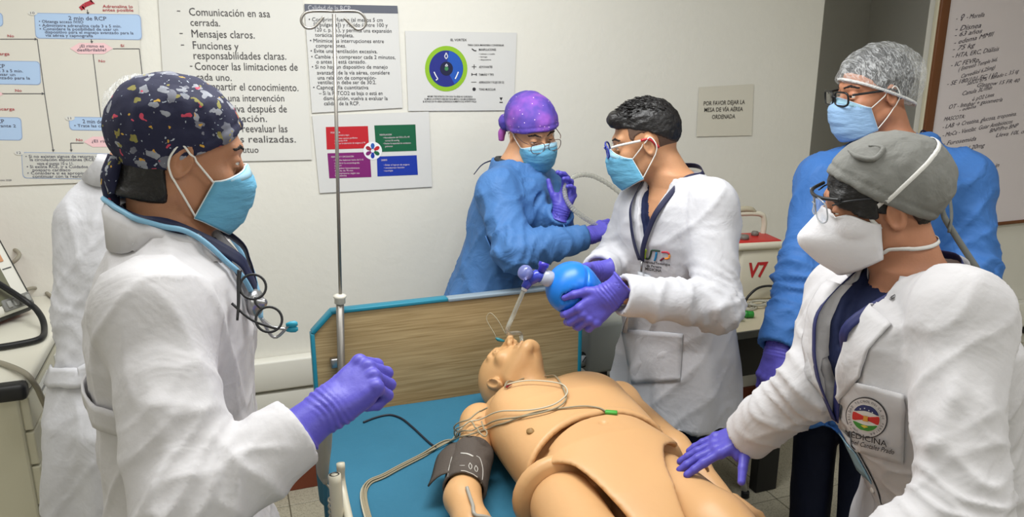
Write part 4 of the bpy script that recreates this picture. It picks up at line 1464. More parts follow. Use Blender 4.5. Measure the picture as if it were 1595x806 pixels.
def pattern_cap():
    m = mat('dog_print_cotton', (26, 28, 56), .8, bump=.001, bscale=60)
    nt = m.node_tree
    b = nt.nodes['Principled BSDF']
    tc = nt.nodes.new('ShaderNodeTexCoord')
    prev = None
    col = (*lin((27, 29, 58)), 1)
    cols = [((128, 130, 142), (84, 86, 100), 24, .33, 7), ((170, 172, 180), (100, 104, 116), 36, .28, 29), ((176, 44, 66), (206, 84, 110), 40, .17, 3), ((206, 128, 48), (190, 176, 70), 46, .15, 11), ((190, 192, 200), (120, 140, 160), 110, .16, 17), ((150, 152, 84), (120, 100, 50), 34, .2, 23)]
    for k, (c0, c1, sc, thr, off) in enumerate(cols):
        nz = nt.nodes.new('ShaderNodeTexNoise')
        nz.inputs['Scale'].default_value = 55
        nt.links.new(tc.outputs['Object'], nz.inputs['Vector'])
        ad = nt.nodes.new('ShaderNodeVectorMath')
        ad.operation = 'MULTIPLY_ADD'
        ad.inputs[1].default_value = (.03, .03, .03)
        nt.links.new(nz.outputs['Color'], ad.inputs[0])
        mp = nt.nodes.new('ShaderNodeMapping')
        mp.inputs['Location'].default_value = (off * .37, off * .11, off * .23)
        nt.links.new(tc.outputs['Object'], mp.inputs[0])
        nt.links.new(mp.outputs[0], ad.inputs[2])
        vo = nt.nodes.new('ShaderNodeTexVoronoi')
        vo.inputs['Scale'].default_value = sc
        nt.links.new(ad.outputs[0], vo.inputs['Vector'])
        lt = nt.nodes.new('ShaderNodeMath')
        lt.operation = 'LESS_THAN'
        lt.inputs[1].default_value = thr
        nt.links.new(vo.outputs['Distance'], lt.inputs[0])
        sep = nt.nodes.new('ShaderNodeSeparateColor')
        nt.links.new(vo.outputs['Color'], sep.inputs[0])
        gt = nt.nodes.new('ShaderNodeMath')
        gt.operation = 'GREATER_THAN'
        gt.inputs[1].default_value = .22 if k < 2 else .4
        nt.links.new(sep.outputs[0], gt.inputs[0])
        mu = nt.nodes.new('ShaderNodeMath')
        mu.operation = 'MULTIPLY'
        nt.links.new(lt.outputs[0], mu.inputs[0])
        nt.links.new(gt.outputs[0], mu.inputs[1])
        cm = nt.nodes.new('ShaderNodeMix')
        cm.data_type = 'RGBA'
        cm.inputs[6].default_value = (*lin(c0), 1)
        cm.inputs[7].default_value = (*lin(c1), 1)
        nt.links.new(nz.outputs['Fac'], cm.inputs[0])
        mx = nt.nodes.new('ShaderNodeMix')
        mx.data_type = 'RGBA'
        if prev is None:
            mx.inputs[6].default_value = col
        else:
            nt.links.new(prev, mx.inputs[6])
        nt.links.new(mu.outputs[0], mx.inputs[0])
        nt.links.new(cm.outputs[2], mx.inputs[7])
        prev = mx.outputs[2]
    nt.links.new(prev, b.inputs['Base Color'])
    return m
def galaxy_cap():
    m = mat('galaxy_print_cotton', (90, 70, 180), .75, bump=.001, bscale=60)
    nt = m.node_tree
    b = nt.nodes['Principled BSDF']
    tc = nt.nodes.new('ShaderNodeTexCoord')
    nz = nt.nodes.new('ShaderNodeTexNoise')
    nz.inputs['Scale'].default_value = 11
    nz.inputs['Detail'].default_value = 3
    nt.links.new(tc.outputs['Object'], nz.inputs['Vector'])
    cr = nt.nodes.new('ShaderNodeValToRGB')
    e = cr.color_ramp.elements
    e[0].position, e[0].color = .32, (*lin((66, 60, 158)), 1)
    e[1].position, e[1].color = .80, (*lin((206, 124, 206)), 1)
    k = e.new(.50)
    k.color = (*lin((96, 72, 170)), 1)
    k = e.new(.64)
    k.color = (*lin((144, 84, 186)), 1)
    nt.links.new(nz.outputs['Fac'], cr.inputs[0])
    vo = nt.nodes.new('ShaderNodeTexVoronoi')
    vo.inputs['Scale'].default_value = 60
    nt.links.new(tc.outputs['Object'], vo.inputs['Vector'])
    lt = nt.nodes.new('ShaderNodeMath')
    lt.operation = 'LESS_THAN'
    lt.inputs[1].default_value = .1
    nt.links.new(vo.outputs['Distance'], lt.inputs[0])
    mx = nt.nodes.new('ShaderNodeMix')
    mx.data_type = 'RGBA'
    mx.inputs[7].default_value = (*lin((240, 214, 244)), 1)
    nt.links.new(lt.outputs[0], mx.inputs[0])
    nt.links.new(cr.outputs[0], mx.inputs[6])
    nt.links.new(mx.outputs[2], b.inputs['Base Color'])
    return m
def net_material():
    m = mat('hairnet_gauze', (236, 238, 240), .6, bump=.002, bscale=40)
    nt = m.node_tree
    b = nt.nodes['Principled BSDF']
    tc = nt.nodes.new('ShaderNodeTexCoord')
    mp = nt.nodes.new('ShaderNodeMapping')
    mp.inputs['Scale'].default_value = (1.3, .14, .45)
    nt.links.new(tc.outputs['Object'], mp.inputs[0])
    nz = nt.nodes.new('ShaderNodeTexNoise')
    nz.inputs['Scale'].default_value = 150
    nz.inputs['Detail'].default_value = 5
    nz.inputs['Distortion'].default_value = 1.5
    nt.links.new(mp.outputs[0], nz.inputs['Vector'])
    cr = nt.nodes.new('ShaderNodeValToRGB')
    e = cr.color_ramp.elements
    e[0].position, e[0].color = .44, (.11, .11, .11, 1)
    e[1].position, e[1].color = .70, (.55, .55, .55, 1)
    nt.links.new(nz.outputs['Fac'], cr.inputs[0])
    nt.links.new(cr.outputs[0], b.inputs['Alpha'])
    return m

# ================================================================== man with the dark patterned cap, left of the bed
def person_dogcap():
    yaw = -3
    nb = V(-.105, 1.375, 1.415)
    sk = skin('skin_tan', (176, 126, 96))
    S = dict(head=pt(283, 240, 1.28), head_rot=(9, 15, 0), neck=nb, pelvis=V(-.125, 1.375, .90), yaw=yaw, skin=sk, hs=.935, width=1.0, depth=.97, hh=.0032, chest_off=-.004,
             arms={'R': [pt(238, 492, 1.16), pt(290, 795, 1.06), pt(476, 664, 1.165)], 'L': [nb + V(-.005, .165, -.05), nb + V(.0, .19, -.33), nb + V(.04, .19, -.58)]},
             trousers=navy2, shirt=navy, shirt_neck=.080,
             garment=dict(name='lab_coat', mat=white_coat, hem=.56, add=.022, sleeve=(.070, .068, .054), cut=.08, h=.0062, amp=.007, neck_r=.080, v=.24, vw=.06, flare=.04, elbow=.008,
                          folds=[(pt(250, 520, 1.05), pt(330, 720, 1.0), .014, .009), (pt(215, 560, 1.05), pt(270, 740, 1.0), .016, .008), (pt(345, 640, 1.05), pt(420, 700, 1.05), .012, -.008),
                                 (pt(300, 660, 1.0), pt(380, 760, 1.0), .012, .008), (pt(385, 480, 1.25), pt(430, 640, 1.2), .014, .007)]))
    P = build_person('person', 'person in white lab coat, dark dog-print cap and blue mask, standing left of the bed', S)
    wr, el = S['arms']['R'][2], S['arms']['R'][1]
    fd = nrm(pt(580, 578, 1.21) - pt(476, 664, 1.165))
    v, f, _ = make_hand(wr + fd * .034, fd, -FW * .80 + UP * .45 + RT * (-.35), True, [(58, 88, 50), (64, 90, 50), (70, 90, 50), (76, 88, 50)], thumb=THUMB_FIST, sc=1.0, cuff=.042)
    mk('glove', v, f, glove_m, P.root)
    v, f, _ = make_hand(S['arms']['L'][2], V(.15, 0, -1), V(0, 1, .1), False, HANG, sc=1.0)
    mk('glove', v, f, glove_m, P.root)
    cm = pattern_cap()
    o, fn = put_cap(P, cm, front=(.100, .074), back=(-.085, -.066), add=.010, puff=.006, amp=.0035, h=.0045)
    # knotted tails at the nape
    for q, r in (([(-.01, -.100, -.025), (-.008, -.104, -.06), (-.004, -.096, -.095), (0, -.084, -.125)], [.012, .014, .012, .006]), ([(.012, -.100, -.03), (.018, -.104, -.055), (.022, -.098, -.085)], [.010, .012, .006])):
        mk('cap_tie', *tube(P.hw(spline(q, 5)), r, 10), cm, o)
    nape = lambda q: nape_shape(q, -.085, -.036)
    hair_shell(P, hair_m, nape, amp=.0015)
    put_mask(P, mask_m)
    # collar and lapel
    col_ = put_collar(P, nb, yaw, white_coat, r0=.078, r1=.102, z0=.0, z1=.040, drop=.024, gap=46, lift=.005, tilt=.026)
    # stethoscope round the neck, lanyard, spectacles hung at the neckline
    F = frame(yaw)
    def chest(x, z, lift=.02):
        return P.surf.cast(nb + F[:, 0] * x + V(0, 0, z) + F[:, 1] * .3, -F[:, 1])[0]
    lan = mat('lanyard_navy', (24, 30, 62), .6)
    back = [nb + F[:, 1] * math.cos(R_(a)) * .064 + F[:, 0] * math.sin(R_(a)) * .066 + V(0, 0, .014 + .03 * (.5 - .5 * math.cos(R_(a)))) for a in (75, 120, 180, 240, 285)]
    def front(x, z):
        return march(P.outer, (nb + F[:, 0] * x + V(0, 0, z) + F[:, 1] * .22)[None], -F[:, 1][None], 40, 0.0, tmax=.4)[0]
    fr = [front(x, z) + F[:, 1] * .006 for x, z in ((.052, -.03), (.036, -.065), (.014, -.10))]
    fl2 = [front(x, z) + F[:, 1] * .006 for x, z in ((-.052, -.03), (-.036, -.065), (-.014, -.10))]
    path = spline(fr[::-1] + back + fl2, 6)
    tan = np.gradient(path, axis=0)
    tan /= np.linalg.norm(tan, axis=1, keepdims=True)
    out = path - (nb + V(0, 0, -.1)); out[:, 2] *= .3
    out /= np.linalg.norm(out, axis=1, keepdims=True)
    sd = np.cross(tan, out); sd /= np.linalg.norm(sd, axis=1, keepdims=True)
    rows = np.array([path + out * .006 + sd * s for s in np.linspace(-.011, .011, 4)])
    o = mk('lanyard', *gridmesh(rows, .0015, 1), lan, P.root)
    c0 = chest(0, -.105) + F[:, 1] * .016
    tw_ = nrm(F[:, 0] * .8 + F[:, 1] * .6)
    drop = np.array([[c0 + tw_ * s + V(0, 0, -z) + F[:, 1] * (.006 + .024 * z / .1) for s in np.linspace(-.011, .011, 4)] for z in np.linspace(0, .10, 9)])
    mk('lanyard_tail', *gridmesh(drop, .003, 1), lan, o)
    b0 = drop[-1].mean(0)
    mk('clip', *tube(spline([b0, b0 + V(.004, 0, -.02), b0 + V(-.003, 0, -.035), b0 + V(.004, 0, -.05)], 6), .0022, 8), mm('steel', (170, 170, 172), .3, metal=1.0), o)
    card = box(b0 + V(.004, 0, -.105), (.006, .056, .09), .002, rot=rotz(R_(yaw)))
    mk('badge_card', *card, mm('badge_card', (214, 216, 220), .3), o)
    # stethoscope: tubing loops over the collar
    st = thing('stethoscope', nb + F[:, 1] * .12 + V(0, 0, -.25), 'pale blue stethoscope hanging round the neck of the dog-print-cap wearer', 'stethoscope')
    tb = mat('stethoscope_tube', (126, 176, 206), .4)
    ring = [nb + F[:, 1] * math.cos(R_(a)) * .0900 + F[:, 0] * math.sin(R_(a)) * .0900 + V(0, 0, .040 * (.775 - .225 * math.cos(R_(a))) - .026 * math.cos(R_(a)) + .006) for a in (60, 90, 135, 180, 225, 270, 300)]
    rs = [front(x, z) + F[:, 1] * .010 for x, z in ((.082, -.030), (.070, -.060), (.058, -.090))]
    lsd = [front(x, z) + F[:, 1] * .010 for x, z in ((-.082, -.030), (-.070, -.08), (-.054, -.13), (-.038, -.17))]
    over = Surf(*merge((P.gv, P.gf), mesh_of(col_)))
    tp = rest(spline(rs[::-1] + ring + lsd, 7), over, .0060, 8)
    for _ in range(3):
        tp[1:-1] = .25 * tp[:-2] + .5 * tp[1:-1] + .25 * tp[2:]
    mk('tubing', *tube(tp, .0044, 10), tb, st)
    e = rs[-1]
    mk('chest_piece', *lathe([(.004, -.006), (.021, -.006), (.023, 0), (.021, .007), (.010, .010), (.007, .018), (.004, .020)], e + V(0, 0, -.02) + F[:, 1] * .004, F[:, 1] + F[:, 0] * .4, 24), mm('steel', (170, 170, 172), .3, metal=1.0), st)
    mk('chest_piece_stem', *tube([e, e + V(0, 0, -.02) + F[:, 1] * .01], .005, 10), M['steel'], st)
    e = lsd[-1]
    for s in (0, 1):
        q = spline([e + V(0, 0, .0), e + F[:, 1] * .02 + V(0, 0, -.02 - .02 * s), e + F[:, 1] * .05 + V(0, 0, -.028 + .01 * s)], 6)
        mk('ear_tube', *tube(q, .0028, 8), M['steel'], st)
        mk('ear_tip', *tube([q[-1] - F[:, 1] * .008, q[-1], q[-1] + F[:, 1] * .008, q[-1] + F[:, 1] * .013], [.003, .0055, .006, .003], 10), mm('teal_rubber', (40, 150, 176), .4), st)
    # spectacles hooked on the coat front
    gl = thing('spectacles', chest(0, -.16) + F[:, 1] * .02, 'black round spectacles hooked on the lab coat front beside the stethoscope', 'spectacles')
    cs_ = [pt(394, 447, 1.235), pt(419, 498, 1.225)]
    gx, gz, gy = RT * .95 + FW * .25, nrm(cs_[1] - cs_[0]), nrm(np.cross(RT, UP))
    base = (cs_[0] + cs_[1]) / 2 - gx * .014
    for k, c in enumerate(cs_):
        u2 = nrm(gx - gz * gx.dot(gz))
        lp = np.array([c + u2 * .0195 * math.cos(a) + gz * .0205 * math.sin(a) for a in np.linspace(0, 2 * math.pi, 29)[:-1]])
        mk('rim', *tube(lp, .0021, 8, closed=True), black_pl, gl)
        mk('lens', np.concatenate([[c], lp]), [(0, q + 1, (q + 1) % 28 + 1) for q in range(28)], lens_m, gl)
    mk('bridge', *tube(spline([cs_[0] + gz * .019 - gx * .004, base + gx * .006, cs_[1] - gz * .019 - gx * .004], 5), .002, 8), black_pl, gl)
    mk('temple', *tube(spline([cs_[1] + gz * .018 + gx * .006, base + gz * .03 - gx * .012, base + gz * .0 - gx * .03], 5), .0022, 8), black_pl, gl)
    mk('temple', *tube(spline([cs_[0] - gz * .030 - gx * .008, cs_[0] - gz * .012 - gx * .017, base - gx * .02, base + gz * .03 - gx * .034], 5), [.004, .003, .002], 8), black_pl, gl)
    # back belt with a loose flap
    bp = [pt(128, 600, 1.3), pt(150, 628, 1.25), pt(176, 646, 1.2), pt(205, 668, 1.17)]
    mk('back_belt', *ribbon(P.surf, bp, .042, .006, .004), white_coat, P.root)
    fb = [pt(128, 602, 1.3), pt(150, 628, 1.25), pt(178, 644, 1.2)]
    return P


# ================================================================== man squeezing the bag, right of the bed
def person_bagger():
    yaw = 193
    nb = V(1.205, 1.945, 1.335)
    sk = skin('skin_warm', (190, 140, 104))
    S = dict(head=pt(1006, 222, 2.26), head_rot=(152, 14, 0), neck=nb, pelvis=V(1.278, 2.0, .85), yaw=yaw, skin=sk, hs=.94, width=.98, depth=1.0, eyes=.3,
             arms={'L': [pt(1106, 322, 2.16), pt(1118, 478, 2.10), pt(956, 458, 2.000)], 'R': [pt(1008, 312, 2.40), pt(956, 412, 2.46), pt(930, 424, 2.27)]},
             trousers=navy2, shirt=navy, shirt_neck=.064, gaze=(0, -.4),
             garment=dict(name='lab_coat', mat=white_coat2, hem=.60, add=.020, sleeve=(.068, .064, .054), cut=.07, h=.008, amp=.008, v=.17, vw=.050, flare=.03, drape=.009,
                          folds=[(pt(1075, 400, 2.05), pt(1105, 520, 2.05), .014, .008), (pt(1000, 380, 2.1), pt(950, 430, 2.05), .012, .008), (pt(1030, 610, 2.1), pt(1095, 640, 2.1), .014, .008)]))
    P = build_person('person', 'person in white lab coat with short black hair squeezing the blue resuscitator bag', S)
    F = frame(yaw)
    # hands wrap the bag
    wl_, wr_ = S['arms']['L'][2], S['arms']['R'][2]
    v, f, hL = make_hand(wl_ - RT * .004, -RT * .72 - UP * .62 + FW * .12, -FW * .95 + RT * .12, False, [(30, 40, 26), (30, 42, 28), (32, 44, 28), (34, 44, 28)], thumb=[(.018, .020, -.004), (.046, .046, -.004), (.076, .060, -.010), (.100, .068, -.020)], sc=1.0, cuff=.04, h=.0032)
    mk('glove', v, f, glove_m, P.root)
    v, f, hR = make_hand(wr_, -RT * .75 - UP * .1 - FW * .25, FW * .75 + UP * .6, True, [(26, 36, 22), (28, 38, 24), (30, 38, 24), (32, 38, 24)], sc=.98, cuff=.04, h=.0032)
    mk('glove', v, f, glove_m, P.root)
    # the soft bag gives way under the fingers
    bo = origin_of(BAG)
    bv = np.array([x.co[:] for x in BAG.data.vertices]) + bo
    for _ in range(40):
        d = np.minimum(hL(bv.astype(np.float32)), hR(bv.astype(np.float32)))
        ax_ = b0 + np.outer((bv - b0) @ bax, bax)
        rad = ax_ - bv
        L_ = np.linalg.norm(rad, axis=1, keepdims=True)
        bv = bv + np.where((d < .0005)[:, None] & (L_ > .012), rad / np.maximum(L_, 1e-6) * .0018, 0)
    BAG.data.vertices.foreach_set('co', (bv - bo).astype(np.float32).ravel())
    BAG.data.update()
    def hair(q):
        d = ell(q, (0, -.012, .040), (.080, .104, .095))
        d = smin(d, cap(q, (-.04, .080, .092), (.04, .080, .092), .020, .020), .03)
        hl_ = np.interp(q[:, 1], [-.12, -.09, -.03, .04, .075, .12], [-.035, -.02, .028, .058, .062, .080]).astype(np.float32)
        d = smax(d, hl_ - q[:, 2], .010)
        return smax(d, -(head_sdf(q, .3) - .0015) if False else -1.0 + 0 * d, .01) if False else d
    o = hair_shell(P, hair_m, hair, amp=.0026, freq=(90, 40, 70))
    # faded sides: stubble shell close to the skin
    def fade(q):
        d = head_sdf(q, .3) - .0016
        a = np.interp(q[:, 1], [-.12, -.09, -.03, .02, .05], [-.075, -.065, -.01, .01, .03]).astype(np.float32)
        d = np.maximum(d, a - q[:, 2])
        d = np.maximum(d, q[:, 1] - .045)
        d = np.maximum(d, q[:, 2] - .06)
        return np.maximum(d, -(np.linalg.norm((np.abs(q) - np.array([.08, .01, .004], np.float32)) * np.array([.3, 1, .8], np.float32), axis=1) - .028))
    v, f = net(fade, [-.1, -.13, -.1], [.1, .06, .08], .004)
    mk('hair_fade', P.hw(v), f, mat('hair_fade', (92, 70, 58), .7, bump=.0008, bscale=500), o)
    # tufts on top
    vs_, fs_ = [], []
    hv = [P.hl(np.array([P.hw(x)[0]], np.float32))[0] for x in ()]
    parts = []
    for k in range(420):
        a, b = rng.uniform(-.062, .062), rng.uniform(-.09, .085)
        z = .040 + .098 * math.sqrt(max(.02, 1 - (a / .082) ** 2 - ((b + .012) / .106) ** 2))
        if (a / .082) ** 2 + ((b + .012) / .106) ** 2 > .72: continue
        p0 = V(a, b, z - .006)
        dr = nrm(V(a * 4, b * 2 + rng.uniform(.5, 1.1), .6 + rng.uniform(-.3, .3)))
        p2 = p0 + dr * rng.uniform(.008, .016) + V(0, rng.uniform(.004, .012), 0)
        parts.append(tube(P.hw([p0, (p0 + p2) / 2 + V(0, 0, .002), p2]), [.0026, .0018, .0004], 4))
    mk('hair_tufts', *merge(*parts), hair_m, o)
    put_mask(P, mask_m)
    put_glasses(P, mat('goggle_blue', (38, 52, 150), .35), lens_m, y=.122, z=.004, w=.030, hgt=.020, rim=.0026, temple_m=mat('temple_white', (226, 222, 216), .4), tip_m=mat('temple_red', (180, 40, 50), .4), name='safety_glasses', temple_z=.014)
    # neckline with navy shirt edge and lanyard
    lan = mat('lanyard_dark', (34, 36, 66), .6)
    def chest(x, z, off=.0):
        return P.surf.cast(nb + F[:, 0] * x + V(0, 0, z) + F[:, 1] * .3, -F[:, 1], off)[0]
    ring = [nb + F[:, 1] * math.cos(R_(a)) * .074 + F[:, 0] * math.sin(R_(a)) * .080 + V(0, 0, .012 + .028 * (.5 - .5 * math.cos(R_(a)))) for a in (60, 110, 180, 250, 300)]
    r1 = [chest(x, z, .006) for x, z in ((.055, -.055), (.04, -.11), (.022, -.17), (.008, -.215))]
    l1 = [chest(x, z, .006) for x, z in ((-.055, -.055), (-.035, -.11), (-.015, -.17), (-.002, -.215))]
    path = spline(r1[::-1] + ring + l1, 6)
    tan = np.gradient(path, axis=0); tan /= np.linalg.norm(tan, axis=1, keepdims=True)
    out = path - (nb + V(0, 0, -.1)); out[:, 2] *= .3; out /= np.linalg.norm(out, axis=1, keepdims=True)
    sd = np.cross(tan, out); sd /= np.linalg.norm(sd, axis=1, keepdims=True)
    o = mk('lanyard', *gridmesh(np.array([path + out * .004 + sd * s for s in np.linspace(-.008, .008, 4)]), .0015, 1), lan, P.root)
    e = chest(.003, -.22, .008)
    mk('clip', *tube([e, e + V(0, 0, -.03)], .003, 8), M['steel'], o)
    mk('badge_card', *patch(P.surf, e + V(0, 0, -.075), F[:, 0] * -1, V(0, 0, 1), .05, .075, .006, -F[:, 1], n=5), mm('badge_clear', (206, 210, 216), .2), o)
    put_collar(P, nb, yaw, white_coat2, r0=.076, r1=.090, z0=.0, z1=.026, drop=.006, gap=62, lift=.004)
    # pockets
    cR = -F[:, 0]
    mk('hip_pocket', *patch_px(P.surf, [(968, 512), (1064, 520), (1060, 594), (985, 598)], .004), white_coat2, P.root)
    PK = P.surf
    # university badge lettering on the pocket
    def mark(name, pts, r, c):
        mk(name, *tube(np.array([cast_px(PK, x, y, .0012) for x, y in spline(pts, 5)]), r, 6), mat(name + '_thread', c, .6), P.root)
    mark('logo_stroke', [(1007, 389), (1005, 397), (1006, 403)], .0030, (176, 206, 60))
    mark('logo_stroke', [(1006, 403), (1011, 403), (1014, 396), (1015, 391), (1019, 390), (1028, 391)], .0026, (40, 66, 50))
    mark('logo_stroke', [(1023, 393), (1022, 400), (1020, 406)], .0030, (40, 140, 196))
    mark('logo_stroke', [(1031, 393), (1039, 393), (1043, 396)], .0028, (176, 44, 60))
    mark('logo_stroke', [(1043, 397), (1042, 402), (1036, 403)], .0028, (240, 150, 60))
    mark('logo_stroke', [(1034, 402), (1029, 406)], .0026, (110, 30, 56))
    for s, x0, y0, x1, y1, h in (('Universidad Tecnológica', 1000, 409, 1044, 414, 4), ('de Pereira', 1008, 415.5, 1031, 418, 4), ('MEDICINA', 1006, 420.5, 1031, 424, 4.5)):
        A_, B_ = cast_px(PK, x0, y0, .001), cast_px(PK, x1, y1, .001)
        tv, tf = text_fit(s, A_, B_, UP, 2.1 * h / FPX, 0, .012)
        dd = tv - CC
        tv = SurfFar.cast(PK, np.tile(CC, (len(tv), 1)), dd / np.linalg.norm(dd, axis=1, keepdims=True), .0012)
        mk('embroidery', tv, tf, INK, P.root, smooth=False)
    return P

# ================================================================== woman in the blue gown behind the bed
def person_gown_woman():
    yaw = -16
    nb = pt(803, 260, 2.74)
    sk = skin('skin_light_tan', (198, 148, 112))
    S = dict(head=pt(829, 204, 2.71), head_rot=(-84, 22, -8), neck=nb, pelvis=V(.815, 2.555, .84), yaw=yaw, skin=sk, hs=.93, width=.88, depth=.98, eyes=.45, gaze=(0, -.3),
             arms={'R': [pt(775, 298, 2.60), pt(800, 392, 2.50), pt(912, 368, 2.60)], 'L': [pt(842, 292, 2.84), pt(858, 372, 2.76), pt(874, 330, 2.62)]},
             trousers=navy2,
             garment=dict(name='isolation_gown', mat=gown_m, hem=.50, add=.026, sleeve=(.070, .064, .046), cut=.02, h=.008, amp=.010, flare=.05, drape=.012, nfold=8, seam=False, neck_r=.060, elbow=.010,
                          folds=[(pt(770, 330, 2.5), pt(790, 410, 2.45), .012, .010), (pt(820, 390, 2.4), pt(900, 375, 2.4), .012, .008)]))
    P = build_person('person', 'person in blue isolation gown and purple galaxy-print cap behind the headboard', S)
    wr, el = S['arms']['R'][2], S['arms']['R'][1]
    fd = nrm(pt(944, 354, 2.64) - wr)
    v, f, _ = make_hand(wr, fd, UP * .8 - FW * .6, True, [(14, 22, 12), (18, 28, 14), (22, 30, 14), (24, 30, 14)], sc=.95, cuff=.03, h=.0032)
    mk('glove', v, f, glove_m, P.root)
    wl2 = S['arms']['L'][2]
    fd = nrm(pt(888, 290, 2.60) - wl2)
    v, f, _ = make_hand(wl2, fd, FW * .6 + RT * .6, False, [(22, 40, 20), (26, 42, 20), (30, 44, 20), (34, 44, 20)], thumb=THUMB_OUT, sc=.86, cuff=.03, h=.0032)
    mk('glove', v, f, glove_m, P.root)
    cm = galaxy_cap()
    o, fn = put_cap(P, cm, front=(.098, .050), back=(-.09, -.02), add=.017, puff=.02, amp=.003)
    bv, bf = net(lambda q: ell(q, (.060, -.095, .0), (.032, .034, .034)), [.0, -.15, -.05], [.12, -.04, .05], .005, disp=lambda v, n: .003 * fbm(v * 60, 2))
    mk('cap_bun', P.hw(bv), bf, cm, o)
    mk('cap_tie', *tube(P.hw(spline([(.066, -.10, -.02), (.078, -.10, -.045), (.082, -.095, -.075)], 5)), [.010, .014, .010], 10), mat('pink_tie', (176, 92, 186), .7), o)
    nape = lambda q: nape_shape(q, -.07, -.035)
    hair_shell(P, hair_m, nape, amp=.0015)
    put_mask(P, mask_m)
    put_glasses(P, mat('thin_gold_frame', (120, 92, 84), .3, metal=.6), lens_m, y=.124, z=.000, w=.026, hgt=.022, rim=.0013, name='spectacles', shape=2.4, temple_z=.012)
    # dark shirt collar, neck binding, strings and waist tie
    F = frame(yaw)
    ring = [nb + F[:, 1] * math.cos(R_(a)) * .070 + F[:, 0] * math.sin(R_(a)) * .072 + V(0, 0, -.010 + .022 * (.5 - .5 * math.cos(R_(a)))) for a in range(0, 360, 30)]
    mk('neck_binding', *tube(spline(ring, 5, closed=True), .005, 8, closed=True), navy, P.root)
    ring = [p_ + V(0, 0, .014) + (p_ - nb) * V(-.06, -.06, 0) for p_ in ring]
    mk('shirt_collar', *tube(spline(ring, 5, closed=True), .010, 8, closed=True), mat('dark_shirt', (46, 50, 52), .8), P.root)
    bk = P.surf.near(pt(765, 245, 2.8)[None], .004)[0]
    mk('neck_string', *tube(spline([bk + V(.03, 0, .01), bk, pt(752, 256, 2.76), pt(738, 272, 2.76)], 5), [.003, .003, .002, .0015], 6), navy, P.root)
    wp_ = [pt(x, y, 2.55) for x, y in ((716, 388), (735, 393), (765, 396), (800, 398), (820, 398))]
    mk('waist_tie', *ribbon(P.surf, wp_, .022, .004, .003), gown_m, P.root)
    return P

